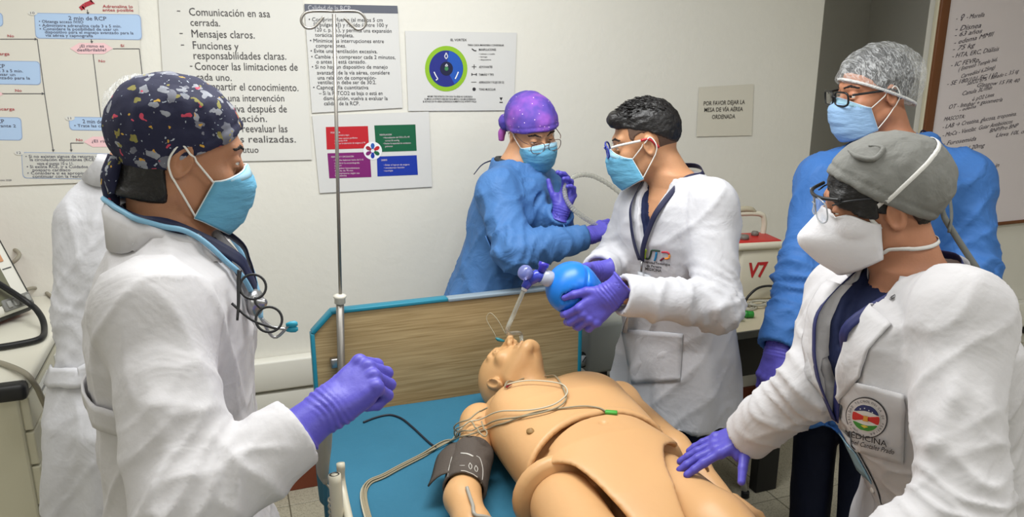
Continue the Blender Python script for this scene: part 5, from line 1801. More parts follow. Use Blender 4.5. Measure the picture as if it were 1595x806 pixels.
# ================================================================== man in hairnet and blue gown
def person_hairnet():
    yaw = 203
    nb = pt(1393, 222, 2.33)
    sk = skin('skin_ruddy', (186, 128, 98))
    S = dict(head=pt(1360, 145, 2.30), head_rot=(168, 8, 0), neck=nb, pelvis=V(1.83, 1.83, .93), yaw=yaw, skin=sk, hs=1.0, width=1.10, depth=1.05, eyes=.7,
             arms={'R': [pt(1284, 285, 2.36), pt(1248, 440, 2.32), pt(1210, 545, 2.24)], 'L': [pt(1498, 285, 2.28), pt(1508, 430, 2.25), pt(1470, 560, 2.12)]},
             trousers=navy2,
             garment=dict(name='isolation_gown', mat=gown_m2, hem=.56, add=.030, sleeve=(.078, .074, .056), cut=.02, h=.009, amp=.011, flare=.04, drape=.014, nfold=8, seam=False, neck_r=.064, elbow=.010))
    P = build_person('person', 'tall person in blue isolation gown, white hairnet and black glasses', S)
    for k, right in (('R', True), ('L', False)):
        w_ = S['arms'][k][2]
        fd = nrm(w_ - S['arms'][k][1]) + V(0, 0, -.5)
        v, f, _ = make_hand(w_, fd, RT * (-.6 if right else .6) - FW * .4, right, HANG, sc=1.0, cuff=.03, h=.0034)
        mk('glove', v, f, glove_m, P.root)
    def hair(q):
        d = ell(q, (0, -.014, .036), (.079, .103, .092))
        hl_ = np.interp(q[:, 1], [-.12, -.09, -.03, .03, .06, .12], [-.07, -.065, -.02, .03, .062, .085]).astype(np.float32)
        return smax(d, hl_ - q[:, 2], .008)
    hair_shell(P, hair_m, hair, amp=.002)
    nm = net_material()
    def bulge(q, d):
        return smin(d, ell(q, (0, -.045, .030), (.09, .095, .085)), .03)
    o, fn = put_cap(P, nm, front=(.094, .052), back=(-.13, -.055), add=.016, name='hairnet', puff=.03, amp=.006, extra=bulge, band=False)
    # gathered elastic rim
    rim = []
    for a in np.linspace(0, 2 * math.pi, 60)[:-1]:
        t = .5 + .5 * math.cos(a)
        y = -.12 + .216 * t
        z = -.052 + .106 * t
        rim.append((.087 * math.sin(a) * 1.0, y, z))
    wig = np.array(rim)
    pts = spline(wig, 3, closed=True)
    rad = [.004 + .0022 * math.sin(k * 1.9) for k in range(len(pts))]
    mk('elastic_rim', *tube(P.hw(pts), .0045, 7, closed=True), mat('elastic_white', (226, 226, 224), .8, bump=.004, bscale=160), o)
    put_mask(P, mask_m2)
    put_glasses(P, mat('frame_black', (22, 22, 24), .35), lens_m, y=.122, z=.002, w=.029, hgt=.020, rim=.0030, name='glasses', shape=3.6, temple_z=.012)
    F = frame(yaw)
    ring = [nb + F[:, 1] * math.cos(R_(a)) * .074 + F[:, 0] * math.sin(R_(a)) * .076 + V(0, 0, -.012 + .022 * (.5 - .5 * math.cos(R_(a)))) for a in range(0, 360, 30)]
    mk('neck_binding', *tube(spline(ring, 5, closed=True), .005, 8, closed=True), gown_m2, P.root)
    # orange name tag
    tg = mk('name_tag', *patch_px(P.surf, [(1281, 414), (1303, 408), (1294, 458), (1272, 464)], .010, n=6, thick=.0015), mat('tag_orange', (244, 160, 84), .6), P.root)
    A_, B_ = pt(1283, 434, 1.9), pt(1300, 430, 1.9)
    TS_ = SurfFar(np.array([x.co[:] for x in tg.data.vertices]) + np.array(P.root.location), [tuple(q.vertices) for q in tg.data.polygons])
    tv, tf = text_fit('JEFE', A_, B_, UP, 1.9 * 11 / FPX, 0, .01)
    dd = tv - CC
    mk('tag_lettering', TS_.cast(np.tile(CC, (len(tv), 1)), dd / np.linalg.norm(dd, axis=1, keepdims=True), .0015), tf, mat('tag_ink', (110, 50, 40), .7), tg, smooth=False)
    # blue string loop at the nape
    lp = [pt(1432, 212, 2.36), pt(1436, 204, 2.36), pt(1442, 206, 2.36), pt(1440, 214, 2.36), pt(1430, 216, 2.36)]
    mk('neck_string', *tube(spline(lp, 5), .0025, 6), navy, P.root)
    return P

# ================================================================== man in grey cap and respirator, right of the bed
def person_greycap():
    yaw = 168
    nb = V(1.165, 1.045, 1.300)
    sk = skin('skin_brown', (172, 120, 92))
    S = dict(head=pt(1370, 318, 1.43), head_rot=(150, 11, 3), neck=nb, pelvis=V(1.325, 1.0, .83), hem_shift=(.03, 0), yaw=yaw, skin=sk, hs=.94, width=1.0, depth=1.22, hh=.0032, eyes=.3, brows=True, chest_off=.052,
             arms={'R': [pt(1322, 462, 1.62), pt(1262, 598, 1.58), pt(1154, 690, 1.725)], 'L': [pt(1492, 492, 1.30), pt(1500, 800, 1.20), pt(1330, 900, 1.20)]},
             trousers=navy2, shirt=navy, shirt_neck=.064,
             garment=dict(name='lab_coat', mat=white_coat, hem=.52, add=.024, sleeve=(.069, .062, .054), cut=.09, h=.0062, amp=.008, v=.30, vw=.060, flare=.04,
                          folds=[(pt(1440, 520, 1.3), pt(1415, 700, 1.3), .012, -.008), (pt(1500, 560, 1.2), pt(1450, 720, 1.2), .016, .010), (pt(1540, 600, 1.2), pt(1500, 780, 1.2), .016, .008), (pt(1330, 500, 1.5), pt(1260, 560, 1.55), .010, .007),
                                 (pt(1250, 600, 1.6), pt(1210, 690, 1.7), .010, .007), (pt(1300, 560, 1.4), pt(1400, 590, 1.4), .010, .007), (pt(1420, 700, 1.2), pt(1530, 690, 1.2), .012, .008)]))
    P = build_person('person', 'person in white lab coat, grey cap and white respirator reaching to the bed edge', S)
    F = frame(yaw)
    w_ = S['arms']['R'][2]
    fd = nrm(pt(1070, 742, 1.755) - w_)
    v, f, _ = make_hand(w_ - fd * .026 + V(0, 0, .012), nrm(fd + V(.10, -.10, .27)), UP * .9 - FW * .35, True, [(0, 6, 4), (0, 8, 4), (2, 8, 4), (4, 10, 6)], spread=(8, 2, -4, -10), thumb=[(.018, .020, -.004), (.040, .052, -.010), (.058, .080, -.018), (.074, .104, -.028)], sc=.95, cuff=.05)
    mk('glove', v, f, glove_m, P.root)
    w_ = S['arms']['L'][2]
    v, f, _ = make_hand(w_, nrm(w_ - S['arms']['L'][1]), UP, False, HANG, sc=1.0, cuff=.05, h=.004)
    mk('glove', v, f, glove_m, P.root)
    gm = cloth('grey_cap_cotton', (120, 120, 116), bump=.0008, bscale=120, big=.004, bigscale=22)
    o, fn = put_cap(P, gm, front=(.088, .078), back=(-.095, -.045), add=.014, puff=.02, amp=.003, h=.0042)
    tl = lambda q, r: mk('cap_tie', *tube(q, r, 6), mat('tie_grey', (104, 106, 102), .8), o)
    e0 = P.hw((.0, -.118, -.015))[0]
    q = spline([P.hw((.01, -.105, .03))[0], pt(1452, 240, 1.49), pt(1472, 275, 1.49), pt(1482, 330, 1.475), pt(1478, 362, 1.46)], 6)
    tl(q, .003)
    q = spline([e0, pt(1470, 335, 1.47), pt(1490, 370, 1.455), pt(1524, 422, 1.43)], 6)
    rb = np.array([q + UP * s + RT * s * .6 for s in (-.006, 0, .006)])
    mk('cap_tie', *gridmesh(rb, .0015, 1), mat('tie_grey', (104, 106, 102), .8), o)
    # gathered top knot of the cap
    kn = [(-.030, .055, .122), (-.054, .045, .112), (-.066, .02, .106), (-.052, .0, .120), (-.036, .02, .126)]
    mk('cap_gather', *tube(P.hw(spline(kn, 5)), [.002, .005, .005, .004, .002], 8), gm, o)
    def hair(q):
        d = ell(q, (0, -.012, .022), (.079, .106, .094))
        hl_ = np.interp(q[:, 1], [-.12, -.06, -.03, .0, .03, .06, .12], [-.082, -.06, .02, .0, .0, .012, .03]).astype(np.float32)
        d = smax(d, hl_ - q[:, 2], .006)
        d = smax(d, q[:, 1] - .040, .01)
        return smax(d, q[:, 2] - .09, .01)
    hh_ = hair_shell(P, hair_m, hair, amp=.0025)
    def fringe(q):
        d = head_sdf(q, .3) - .0075
        lo_ = np.interp(q[:, 0], [-.085, -.07, -.05, -.03, -.01, .02, .05, .08], [-.020, -.004, .020, .038, .052, .056, .040, .010]).astype(np.float32)
        d = smax(d, lo_ - q[:, 2], .005)
        d = smax(d, .020 - q[:, 1], .005)
        return smax(d, q[:, 2] - .092, .004)
    fv, ff_ = net(fringe, [-.1, .0, -.04], [.1, .13, .1], .0035, disp=lambda v, n: .0022 * fbm(np.stack([v[:, 0] * 130, v[:, 1] * 30, v[:, 2] * 30 + v[:, 0] * 40], 1), 2))
    mk('fringe', P.hw(fv), ff_, hair_m, hh_)
    G, mo = put_mask(P, kn_m, kind='respirator', straps=False, edge_m=mat('respirator_edge', (216, 214, 216), .8))
    # centre weld seam and head straps over the cap
    sm = P.hw(G[:, G.shape[1] // 2] + V(0, .002, 0))
    hv = Surf(*(lambda vf: (np.concatenate([vf[0], ]), vf[1]))(net(lambda q: np.minimum(P.body_top(P.hw(q).astype(np.float32)) / P.hs, fn(q)), [-.13, -.2, -.15], [.13, .16, .17], .006)))
    st = mat('strap_elastic', (214, 212, 208), .8, bump=.0006, bscale=300)
    for path in ([(G[3, -1]), (.078, .035, .002), (.086, -.005, .040), (.080, -.065, .085), (.045, -.105, .112), (0, -.112, .118), (-.045, -.105, .112), (-.080, -.065, .085), (-.086, -.005, .040), (-.078, .035, .002), (G[3, 0])],
                 [(G[-4, -1]), (.072, .00, -.070), (.066, -.045, -.078), (.045, -.078, -.082), (0, -.092, -.084), (-.045, -.078, -.082), (-.066, -.045, -.078), (-.072, 0, -.07), (G[-4, 0])]):
        vv, ff = ribbon(hv, [np.asarray(a, float) for a in path], .0075, .003, .0012, n=8, rowsn=3)
        mk('head_strap', P.hw(vv), ff, st, mo)
    put_glasses(P, mat('goggle_clear', (176, 182, 188), .2, trans=.4, alpha=.7), lens_m, y=.118, z=.016, w=.033, hgt=.024, rim=.0014, temple_m=mat('temple_dark', (34, 36, 40), .4), name='safety_glasses', temple_z=.020)
    br = spline([(-.075, .085, .040), (-.04, .112, .040), (0, .120, .040), (.04, .112, .040), (.075, .085, .040)], 6)
    mk('brow_bar', *tube(P.hw(br), .0034, 8), M.get('frame_black') or black_pl, P.root)
    # wide lapels, shirt, lanyard
    def chest(x, z, off=.0):
        return P.surf.cast(nb + F[:, 0] * x + V(0, 0, z) + F[:, 1] * .35, -F[:, 1], off)[0]
    put_collar(P, nb, yaw, white_coat, r0=.076, r1=.108, z0=.0, z1=.046, drop=.024, gap=38, lift=.007)
    for s in (1, -1):
        a, b, c, e = [nb + F[:, 0] * s * x + V(0, 0, z) + F[:, 1] * .2 for x, z in ((.050, -.02), (.120, -.035), (.098, -.14), (.012, -.235))]
        mk('lapel', *lay_quad(P.surf, (a, b, c, e), .007, -F[:, 1], n=12), white_coat, P.root)
    lan = mat('lanyard_indigo', (34, 40, 92), .6)
    ring = [nb + F[:, 1] * math.cos(R_(a)) * .074 + F[:, 0] * math.sin(R_(a)) * .080 + V(0, 0, .012 + .028 * (.5 - .5 * math.cos(R_(a)))) for a in (60, 110, 180, 250, 300)]
    r1 = [chest(x, z, .010) for x, z in ((.05, -.06), (.036, -.13), (.02, -.20), (.004, -.27))]
    l1 = [chest(x, z, .010) for x, z in ((-.05, -.06), (-.034, -.13), (-.016, -.20), (-.002, -.27))]
    path = spline(r1[::-1] + ring + l1, 6)
    tan = np.gradient(path, axis=0); tan /= np.linalg.norm(tan, axis=1, keepdims=True)
    out = path - (nb + V(0, 0, -.1)); out[:, 2] *= .3; out /= np.linalg.norm(out, axis=1, keepdims=True)
    sd = np.cross(tan, out); sd /= np.linalg.norm(sd, axis=1, keepdims=True)
    lo_ = mk('lanyard', *gridmesh(np.array([path + out * .004 + sd * s for s in np.linspace(-.009, .009, 4)]), .0018, 1), lan, P.root)
    e = chest(0, -.275, .010)
    mk('clip', *tube([e, e + V(0, 0, -.035)], .0032, 8), M['steel'], lo_)
    mk('badge_card', *patch(P.surf, e + V(0, 0, -.085) + F[:, 0] * .004, -F[:, 0], V(0, 0, 1), .054, .085, .010, -F[:, 1], n=6), mm('badge_blue', (150, 190, 214), .2), lo_)
    # front placket and buttons
    pk = [chest(-.004, -z, 0) for z in (.30, .36, .42, .48, .54, .60, .66)]
    mk('placket', *ribbon(P.surf, pk, .036, .003, .002, n=4), white_coat, P.root)
    for z in (.33, .43, .53):
        c = chest(-.002, -z, .007)
        mk('button', *lathe([(.001, -.002), (.0055, -.002), (.006, 0), (.005, .0015), (.001, .001)], c, F[:, 1], 14), mm('button_white', (220, 218, 216), .4), P.root)
    # chest pocket with embroidered crest
    cx_, cy_ = 1352, 655
    pk_ = mk('chest_pocket', *patch_px(P.surf, [(1313, 590), (1412, 616), (1408, 722), (1302, 694)], .005, n=16), white_coat, P.root)
    PK = SurfFar(np.array([x.co[:] for x in pk_.data.vertices]) + np.array(P.root.location), [tuple(q.vertices) for q in pk_.data.polygons])
    def lay(pxs, off=.0016):
        o_ = np.array([cast_px(PK, x, y, off) for x, y in pxs])
        return o_
    def blob(name, pxs, c, off, m=None):
        n = len(pxs)
        ctr = np.mean(np.array(pxs), 0)
        rings = [[(ctr[0] + (x - ctr[0]) * s, ctr[1] + (y - ctr[1]) * s) for x, y in pxs] for s in (1, .66, .33)]
        vv = np.concatenate([lay(r, off) for r in rings] + [lay([tuple(ctr)], off)])
        ff = []
        for k in range(2):
            for j in range(n):
                ff.append((k * n + j, k * n + (j + 1) % n, (k + 1) * n + (j + 1) % n, (k + 1) * n + j))
        for j in range(n):
            ff.append((2 * n + j, 2 * n + (j + 1) % n, 3 * n))
        return mk(name, vv, ff, m or mat(name + '_thread', c, .7), P.root)
    # crest geometry in its own tilted ellipse (photo pixels)
    C0 = np.array([1350.5, 650.5])
    ex, ey = np.array([30.5, 6.5]), np.array([-3.5, 29.5])
    def el_(r, n=40, a0=0, a1=360):
        return [tuple(C0 + ex * r * math.cos(R_(a)) + ey * r * math.sin(R_(a))) for a in np.linspace(a0, a1, n, endpoint=a1 - a0 < 360)]
    def xy(u, w_): return tuple(C0 + ex * u + ey * w_)
    blob('crest_outline', el_(1.06), (60, 58, 62), .0012)
    blob('crest_band', el_(1.0), (196, 192, 192), .0018)
    blob('crest_field', el_(.72), (214, 212, 206), .0024)
    def seg(w0, w1, r=.68, n=12):
        a = [(math.sqrt(max(0, r * r - w_ * w_)), w_) for w_ in np.linspace(w0, w1, n)]
        return [xy(u, w_) for u, w_ in a] + [xy(-u, w_) for u, w_ in a[::-1]]
    blob('crest_blue', seg(-.66, -.26), (36, 46, 96), .0032)
    blob('crest_red', seg(-.20, .22), (196, 44, 40), .0032)
    blob('crest_green', seg(.28, .66), (52, 128, 46), .0032)
    blob('crest_gold', [xy(u, w_) for u, w_ in ((-.12, -.12), (.12, -.12), (.10, 0), (.14, .16), (-.14, .16), (-.10, 0))], (214, 150, 60), .0040)
    blob('crest_gold', [xy(u, w_) for u, w_ in ((-.2, .42), (0, .36), (.2, .42), (0, .52))], (206, 186, 60), .0040)
    for u, w_ in ((-.3, -.42), (-.1, -.5), (.12, -.44), (.3, -.38)):
        blob('crest_star', [xy(u + .035 * math.cos(R_(a)), w_ + .035 * math.sin(R_(a))) for a in range(0, 360, 60)], (200, 206, 214), .0040)
    ring_txt = 'UNIVERSIDAD TECNOLOGICA DE PEREIRA'
    for k, chh in enumerate(ring_txt):
        if chh == ' ': continue
        a = R_(115 + 310 * k / (len(ring_txt) - 1))
        c = np.array([math.cos(a), math.sin(a)])
        tv, tf = text_mesh(chh)
        tg_ = np.array([-math.sin(a), math.cos(a)])
        pp = [(C0 + ex * (c[0] * .80 + tg_[0] * (x - .3) * .15 + c[0] * y * .17) + ey * (c[1] * .80 + tg_[1] * (x - .3) * .15 + c[1] * y * .17)) for x, y, _ in tv]
        mk('crest_letter', lay(pp, .0028), tf, INK, P.root, smooth=False)
    for s, x0, y0, x1, y1, h, shr in (('MEDICINA', 1318, 677, 1383, 694, 8.5, 0), ('Gabriel Cantales Prado', 1315, 687, 1394, 706, 7.5, .4)):
        A_, B_ = np.array([x0, y0, 0.0]), np.array([x1, y1, 0.0])
        tv, tf = text_fit(s, A_, B_, (0.05, -1, 0), h, shr, .012)
        mk('embroidery', lay([(x, y) for x, y, _ in tv], .0045), tf, INK, P.root, smooth=False)
    return P

# ================================================================== person half hidden behind the dark cap
def person_behind():
    yaw = 52
    nb = pt(212, 262, 1.86)
    sk = M.get('skin_tan') or skin('skin_medium', (180, 130, 100))
    S = dict(head=pt(243, 205, 1.93), head_rot=(20, 25, 0), neck=nb, pelvis=V(-.275, 1.86, .90), yaw=yaw, skin=sk, hs=.95, width=1.0, depth=1.0, hh=.006,
             arms={'L': [pt(150, 350, 1.86), pt(132, 490, 1.84), pt(168, 590, 1.98)], 'R': [pt(262, 375, 1.8), pt(270, 520, 1.78), pt(300, 620, 1.9)]},
             trousers=navy2,
             garment=dict(name='lab_coat', mat=white_coat2, hem=.68, add=.018, sleeve=(.066, .060, .052), cut=.08, h=.009, amp=.005, elbow=.004, flare=.035, drape=.008, neck_r=.062))
    P = build_person('person', 'person in white lab coat seen from behind, half hidden by the dog-print cap', S)
    for k, right in (('R', True), ('L', False)):
        w_ = S['arms'][k][2]
        v, f, _ = make_hand(w_, nrm(w_ - S['arms'][k][1]), V(0, .3, .8), right, HANG, cuff=.04, h=.004)
        mk('glove', v, f, glove_m, P.root)
    def hair(q):
        d = ell(q, (0, -.014, .036), (.078, .102, .091))
        hl_ = np.interp(q[:, 1], [-.12, -.09, -.03, .03, .06, .12], [-.06, -.055, -.01, .03, .062, .085]).astype(np.float32)
        return smax(d, hl_ - q[:, 2], .008)
    hair_shell(P, hair_m, hair, amp=.002, h=.007)
    put_cap(P, net_material(), front=(.094, .052), back=(-.11, -.045), add=.014, name='hairnet', puff=.02, amp=.005, band=False, h=.006)
    put_mask(P, mask_m)
    put_collar(P, nb, yaw, white_coat2, r0=.070, r1=.105, z1=.04, gap=40)
    bp = [pt(96, 588, 1.8), pt(118, 590, 1.72), pt(138, 584, 1.72), pt(165, 570, 1.72)]
    mk('back_belt', *ribbon(P.surf, bp, .045, .006, .004), white_coat2, P.root)
    return P
# ------------------------------------------------------------------ bed
BX0, BX1, BY0, BY1, BZ = .185, 1.075, .25, 2.210, .65
bed = thing('hospital_bed', ((BX0 + BX1) / 2, 1.2, 0), 'hospital bed with teal-covered mattress and wood-grain headboard edged in teal', 'bed')
teal_sheet = cloth('teal_sheet', (50, 108, 134), bump=.0008, bscale=90, rough=.7, big=.004, bigscale=5, vary=.05)
def mattress(p):
    d = rbox(p, ((BX0 + BX1) / 2, (BY0 + BY1) / 2, .555), ((BX1 - BX0) / 2, (BY1 - BY0) / 2, .095), .028)
    # the cover hangs below the edge on both long sides
    for x, s in ((BX0 - .004, -1), (BX1 + .004, 1)):
        d = smin(d, rbox(p, (x, (BY0 + BY1) / 2, .53), (.012, (BY1 - BY0) / 2, .115), .010), .02)
    return d
def mdsp(v, n):
    top = np.clip((v[:, 2] - .62) / .03, 0, 1)
    side = np.clip((.63 - v[:, 2]) / .05, 0, 1) * (np.abs(v[:, 0] - .63) > .40)
    r = .0022 * fbm(v * V(5, 5, 3), 3) * top
    r = r + side * .009 * np.sin(v[:, 1] * 42 + 3 * vnoise(v * 6)) * np.clip((.64 - v[:, 2]) / .12, 0, 1)
    r = r + top * .003 * np.exp(-(((v[:, 0] - .30) + .25 * (v[:, 1] - 1.6)) / .012) ** 2) * np.clip(vnoise(v * V(2, 3, 1)) + .4, 0, 1)
    return r
v, f = net(mattress, [BX0 - .06, BY0 - .05, .38], [BX1 + .06, BY1 + .05, .70], .0115, proj=1, disp=mdsp)
mk('mattress', v, f, teal_sheet, bed)
BEDV = (v, f)
def wood_panel():
    m = mat('headboard_laminate', (172, 148, 108), .45)
    nt = m.node_tree
    b = nt.nodes['Principled BSDF']
    tc = nt.nodes.new('ShaderNodeTexCoord')
    mp = nt.nodes.new('ShaderNodeMapping')
    mp.inputs['Scale'].default_value = (1.6, 1, 60)
    nt.links.new(tc.outputs['Object'], mp.inputs[0])
    nz = nt.nodes.new('ShaderNodeTexNoise')
    nz.inputs['Scale'].default_value = 3.0
    nz.inputs['Detail'].default_value = 6
    nz.inputs['Distortion'].default_value = .6
    nt.links.new(mp.outputs[0], nz.inputs['Vector'])
    cr = nt.nodes.new('ShaderNodeValToRGB')
    e = cr.color_ramp.elements
    e[0].position, e[0].color = .32, (*lin((148, 124, 84)), 1)
    e[1].position, e[1].color = .68, (*lin((186, 162, 120)), 1)
    nt.links.new(nz.outputs['Fac'], cr.inputs[0])
    nt.links.new(cr.outputs[0], b.inputs['Base Color'])
    return m
HY = 2.255
hx0, hx1, hz0, hz1, ch = .185, 1.055, .42, .955, .06
poly = [(hx0, hz0), (hx1, hz0), (hx1, hz1 - .012), (hx1 - .012, hz1), (hx0 + ch, hz1), (hx0, hz1 - ch)]
def extr(poly, y0, y1):
    n = len(poly)
    v = [(x, y0, z) for x, z in poly] + [(x, y1, z) for x, z in poly]
    f = [tuple(range(n)), tuple(range(2 * n - 1, n - 1, -1))] + [(k, k + n, (k + 1) % n + n, (k + 1) % n) for k in range(n)]
    return np.array(v, float), [q[::-1] for q in f]
hb = mk('headboard_panel', *extr(poly, HY - .011, HY + .011), wood_panel(), bed, smooth=False)
teal_trim = mat('teal_edge_strip', (30, 124, 148), .4)
grey_trim = mat('worn_edge_strip', (132, 148, 160), .35)
def bar(a, b, w, d, m, name, parent, up=(0, 1, 0)):
    a, b = np.asarray(a, float), np.asarray(b, float)
    x = nrm(b - a)
    y = nrm(np.asarray(up, float))
    z = np.cross(x, y)
    A = np.stack([x, y, z], 1)
    vv, ff = box((0, 0, 0), (np.linalg.norm(b - a), d, w), .003)
    return mk(name, vv @ A.T + (a + b) / 2, ff, m, parent)
xs_ = .60
for a, b, m_ in (((hx0, hz0), (hx0, hz1 - ch), teal_trim), ((hx0, hz1 - ch), (hx0 + ch, hz1), teal_trim), ((hx0 + ch - .004, hz1), (xs_, hz1), teal_trim), ((xs_, hz1 - .002), (hx1 - .008, hz1 - .002), grey_trim), ((hx1, hz0), (hx1, hz1 - .006), teal_trim)):
    bar((a[0], HY, a[1]), (b[0], HY, b[1]), .012, .034, m_, 'edge_strip', hb)
frame_m = mat('bed_frame_enamel', (206, 200, 180), .35)
for a, b, w, d in (((BX0 + .03, BY0, .41), (BX0 + .03, BY1, .41), .05, .03), ((BX1 - .03, BY0, .41), (BX1 - .03, BY1, .41), .05, .03)):
    bar(a, b, w, d, frame_m, 'side_beam', bed, up=(1, 0, 0))
for y in (BY0 + .05, 1.2, BY1 - .03):
    bar((BX0 + .03, y, .41), (BX1 - .03, y, .41), .05, .03, frame_m, 'cross_beam', bed)
for x in (BX0 + .05, BX1 - .05):
    for y in (BY0 + .1, BY1 - .12):
        lg = mk('leg', *box((x, y, .26), (.04, .04, .28), .004), frame_m, bed)
        mk('castor', *lathe([(.004, -.016), (.05, -.016), (.055, -.008), (.055, .008), (.05, .016), (.004, .016)], (x, y, .055), (1, 0, 0), 20), mm('castor_rubber', (60, 60, 62), .6), lg)
        mk('fork', *box((x, y, .105), (.045, .03, .05), .004), mm('steel', (170, 170, 172), .3, metal=1.0), lg)
# side rail folded down at the left edge
rail_m = mat('rail_enamel', (198, 192, 172), .35)
rl = onx(521, 740, .145)
p0, p1 = onx(521, 742, .145), onx(531, 830, .145)
sr_ = mk('side_rail', *tube(spline([(.145, rl[1], rl[2]), (.145, rl[1] - .01, rl[2] - .10), (.145, rl[1] - .02, .44)], 5), .013, 14), rail_m, bed)
mk('rail_bar', *tube(spline([(.165, rl[1] + .06, rl[2] - .01), (.165, rl[1] + .02, rl[2] - .08), (.165, rl[1] - .5, rl[2] - .17), (.165, .7, .47)], 8), .009, 12), rail_m, bed)
mk('rail_socket', *lathe([(.002, 0), (.010, 0), (.0105, .004), (.008, .006), (.0075, -.02), (.001, -.02)], (.145, rl[1], rl[2] - .004), (0, 0, 1), 16), M['black_plastic'], sr_)
# hand control hung on the bed edge
hc = thing('bed_hand_control', onx(507, 690, .13), 'grey hand control with coiled cord hanging at the left bed edge', 'control')
a, b = onx(506, 655, .13), onx(503, 735, .13)
mk('handset', *tube(spline([a + V(0, 0, .02), a, (a + b) / 2, b, b + V(.004, 0, -.03)], 5), [.010, .016, .016, .013, .005], 12), mat('handset_grey', (150, 146, 134), .45), hc)
e = b + V(.004, 0, -.03)
w = [e]
for k in range(140):
    an = k * .62
    w.append(e + V(.012 + .010 * math.cos(an), .010 * math.sin(an) - .01, -.03 - k * .0014))
mk('coiled_cord', *tube(w, .0024, 7), M['handset_grey'] if 'handset_grey' in M else mat('cord_grey', (150, 144, 128), .5), hc)

# ------------------------------------------------------------------ IV pole
steel = mm('steel', (170, 170, 172), .3, metal=1.0)
steel2 = mat('pole_steel', (150, 146, 140), .38, metal=.8)
base_p, top_p = V(.247, 2.224, .42), ony(520, 22, 2.205)
mid_p = base_p + (top_p - base_p) * ((1.0 - .42) / (top_p[2] - .42))
iv = thing('iv_pole', base_p, 'thin steel drip pole with two looped hooks at the bed head corner', 'pole')
mk('lower_tube', *tube([base_p, mid_p], .0115, 16), steel2, iv)
mk('upper_rod', *tube([mid_p - V(0, 0, .05), top_p], .0050, 12), steel2, iv)
mk('collar', *lathe([(.013, -.012), (.016, -.010), (.016, .004), (.019, .008), (.019, .014), (.008, .018)], mid_p, top_p - base_p, 18), mat('collar_white', (214, 210, 198), .4), iv)
def ivp(x, y): return ony(x, y, 2.205)
for pth in ([(519, 18), (496, 17), (476, 20), (469, 32), (476, 43), (488, 43), (498, 34), (504, 26)], [(519, 18), (545, 17), (561, 20), (570, 32), (566, 43), (556, 46), (546, 38), (536, 28)]):
    mk('hook', *tube(spline([ivp(*q) for q in pth], 6), .0036, 8), steel2, iv)
for z in (.55, .80):
    mk('bracket', *box((.247, 2.232, z), (.034, .024, .03), .004), steel, iv)

# ------------------------------------------------------------------ manikin
MX, MY = .768, 1.885
tan_m = mat('manikin_vinyl', (208, 162, 112), .42, vary=.025, vscale=6, bump=.0004, bscale=60, sss=.05, spec=.45)
tan_d = tan_m
man = thing('patient_manikin', (MX, 1.5, BZ), 'tan vinyl patient training manikin lying on the teal bed', 'manikin')
def loc(p):
    v_ = MY - p[:, 1]
    return np.stack([p[:, 0] - MX + .02 * v_, p[:, 2] - BZ, v_], 1).astype(np.float32)
HPI = math.pi / 2
def vm(X):
    return .335 + 1.6 * (X - .03) ** 2
chest_st = [(-.075, 0, .075, .07, .05, HPI), (-.03, 0, .078, .135, .068, HPI), (.02, 0, .085, .178, .086, HPI), (.10, 0, .098, .198, .104, HPI), (.20, 0, .106, .200, .114, HPI), (.30, 0, .104, .196, .112, HPI), (.45, 0, .10, .186, .104, HPI)]
def chest_f(p):
    q = loc(p)
    d = loft(q, chest_st, 2.5)
    a = q.copy()
    a[:, 0] = np.abs(a[:, 0])
    d = smin(d, ell(a, (.085, .165, .13), (.085, .045, .09)), .03)
    d = smax(d, q[:, 2] - vm(q[:, 0]) - .035 * np.clip((.10 - q[:, 1]) / .1, 0, 1), .008)
    # armholes
    d = smax(d, -(np.linalg.norm((a - np.array([.235, .075, .035], np.float32)) * np.array([1, .8, .75], np.float32), axis=1) - .060), .012)
    d = smax(d, -cap(q, (0, .075, -.06), (0, .10, -.2), .062, .07), .012)
    # hollow underneath so that the lower rim reads as a shell
    inn = loft(q, [(s[0], s[1], s[2], s[3] - .012, s[4] - .012, s[5]) for s in chest_st], 2.5)
    d = smax(d, -np.maximum(inn, vm(q[:, 0]) - .05 - q[:, 2]), .004)
    return d
v, f = net(chest_f, [MX - .27, 1.40, BZ - .01], [MX + .27, 2.0, BZ + .25], .006,
           disp=lambda v, n: .0022 * np.exp(-(((MY - v[:, 1]) - vm(v[:, 0] - MX + .02 * (MY - v[:, 1])) + .012) / .006) ** 2))
mk('chest_skin', v, f, tan_m, man)
CH = (v, f)
def inner_f(p):
    q = loc(p)
    return loft(q, [(-.04, 0, .07, .10, .05, HPI), (.05, 0, .08, .165, .07, HPI), (.20, 0, .088, .180, .085, HPI), (.40, 0, .085, .176, .082, HPI), (.52, 0, .075, .16, .072, HPI)], 2.6)
mk('torso_core', *net(inner_f, [MX - .22, 1.32, BZ - .01], [MX + .24, 1.96, BZ + .2], .009, proj=1), tan_d, man)
hipL, hipR = V(.628, 1.385, .735), V(.868, 1.395, .735)
kneL, kneR = V(.585, .96, .735), V(.905, .96, .735)
ab_st = [(.24, .02, .10, .125, .088, HPI), (.34, .016, .106, .142, .106, HPI), (.44, .004, .108, .180, .108, HPI), (.52, 0, .10, .222, .099, HPI), (.62, 0, .092, .222, .088, HPI), (.70, 0, .08, .12, .075, HPI), (.76, 0, .07, .06, .06, HPI)]
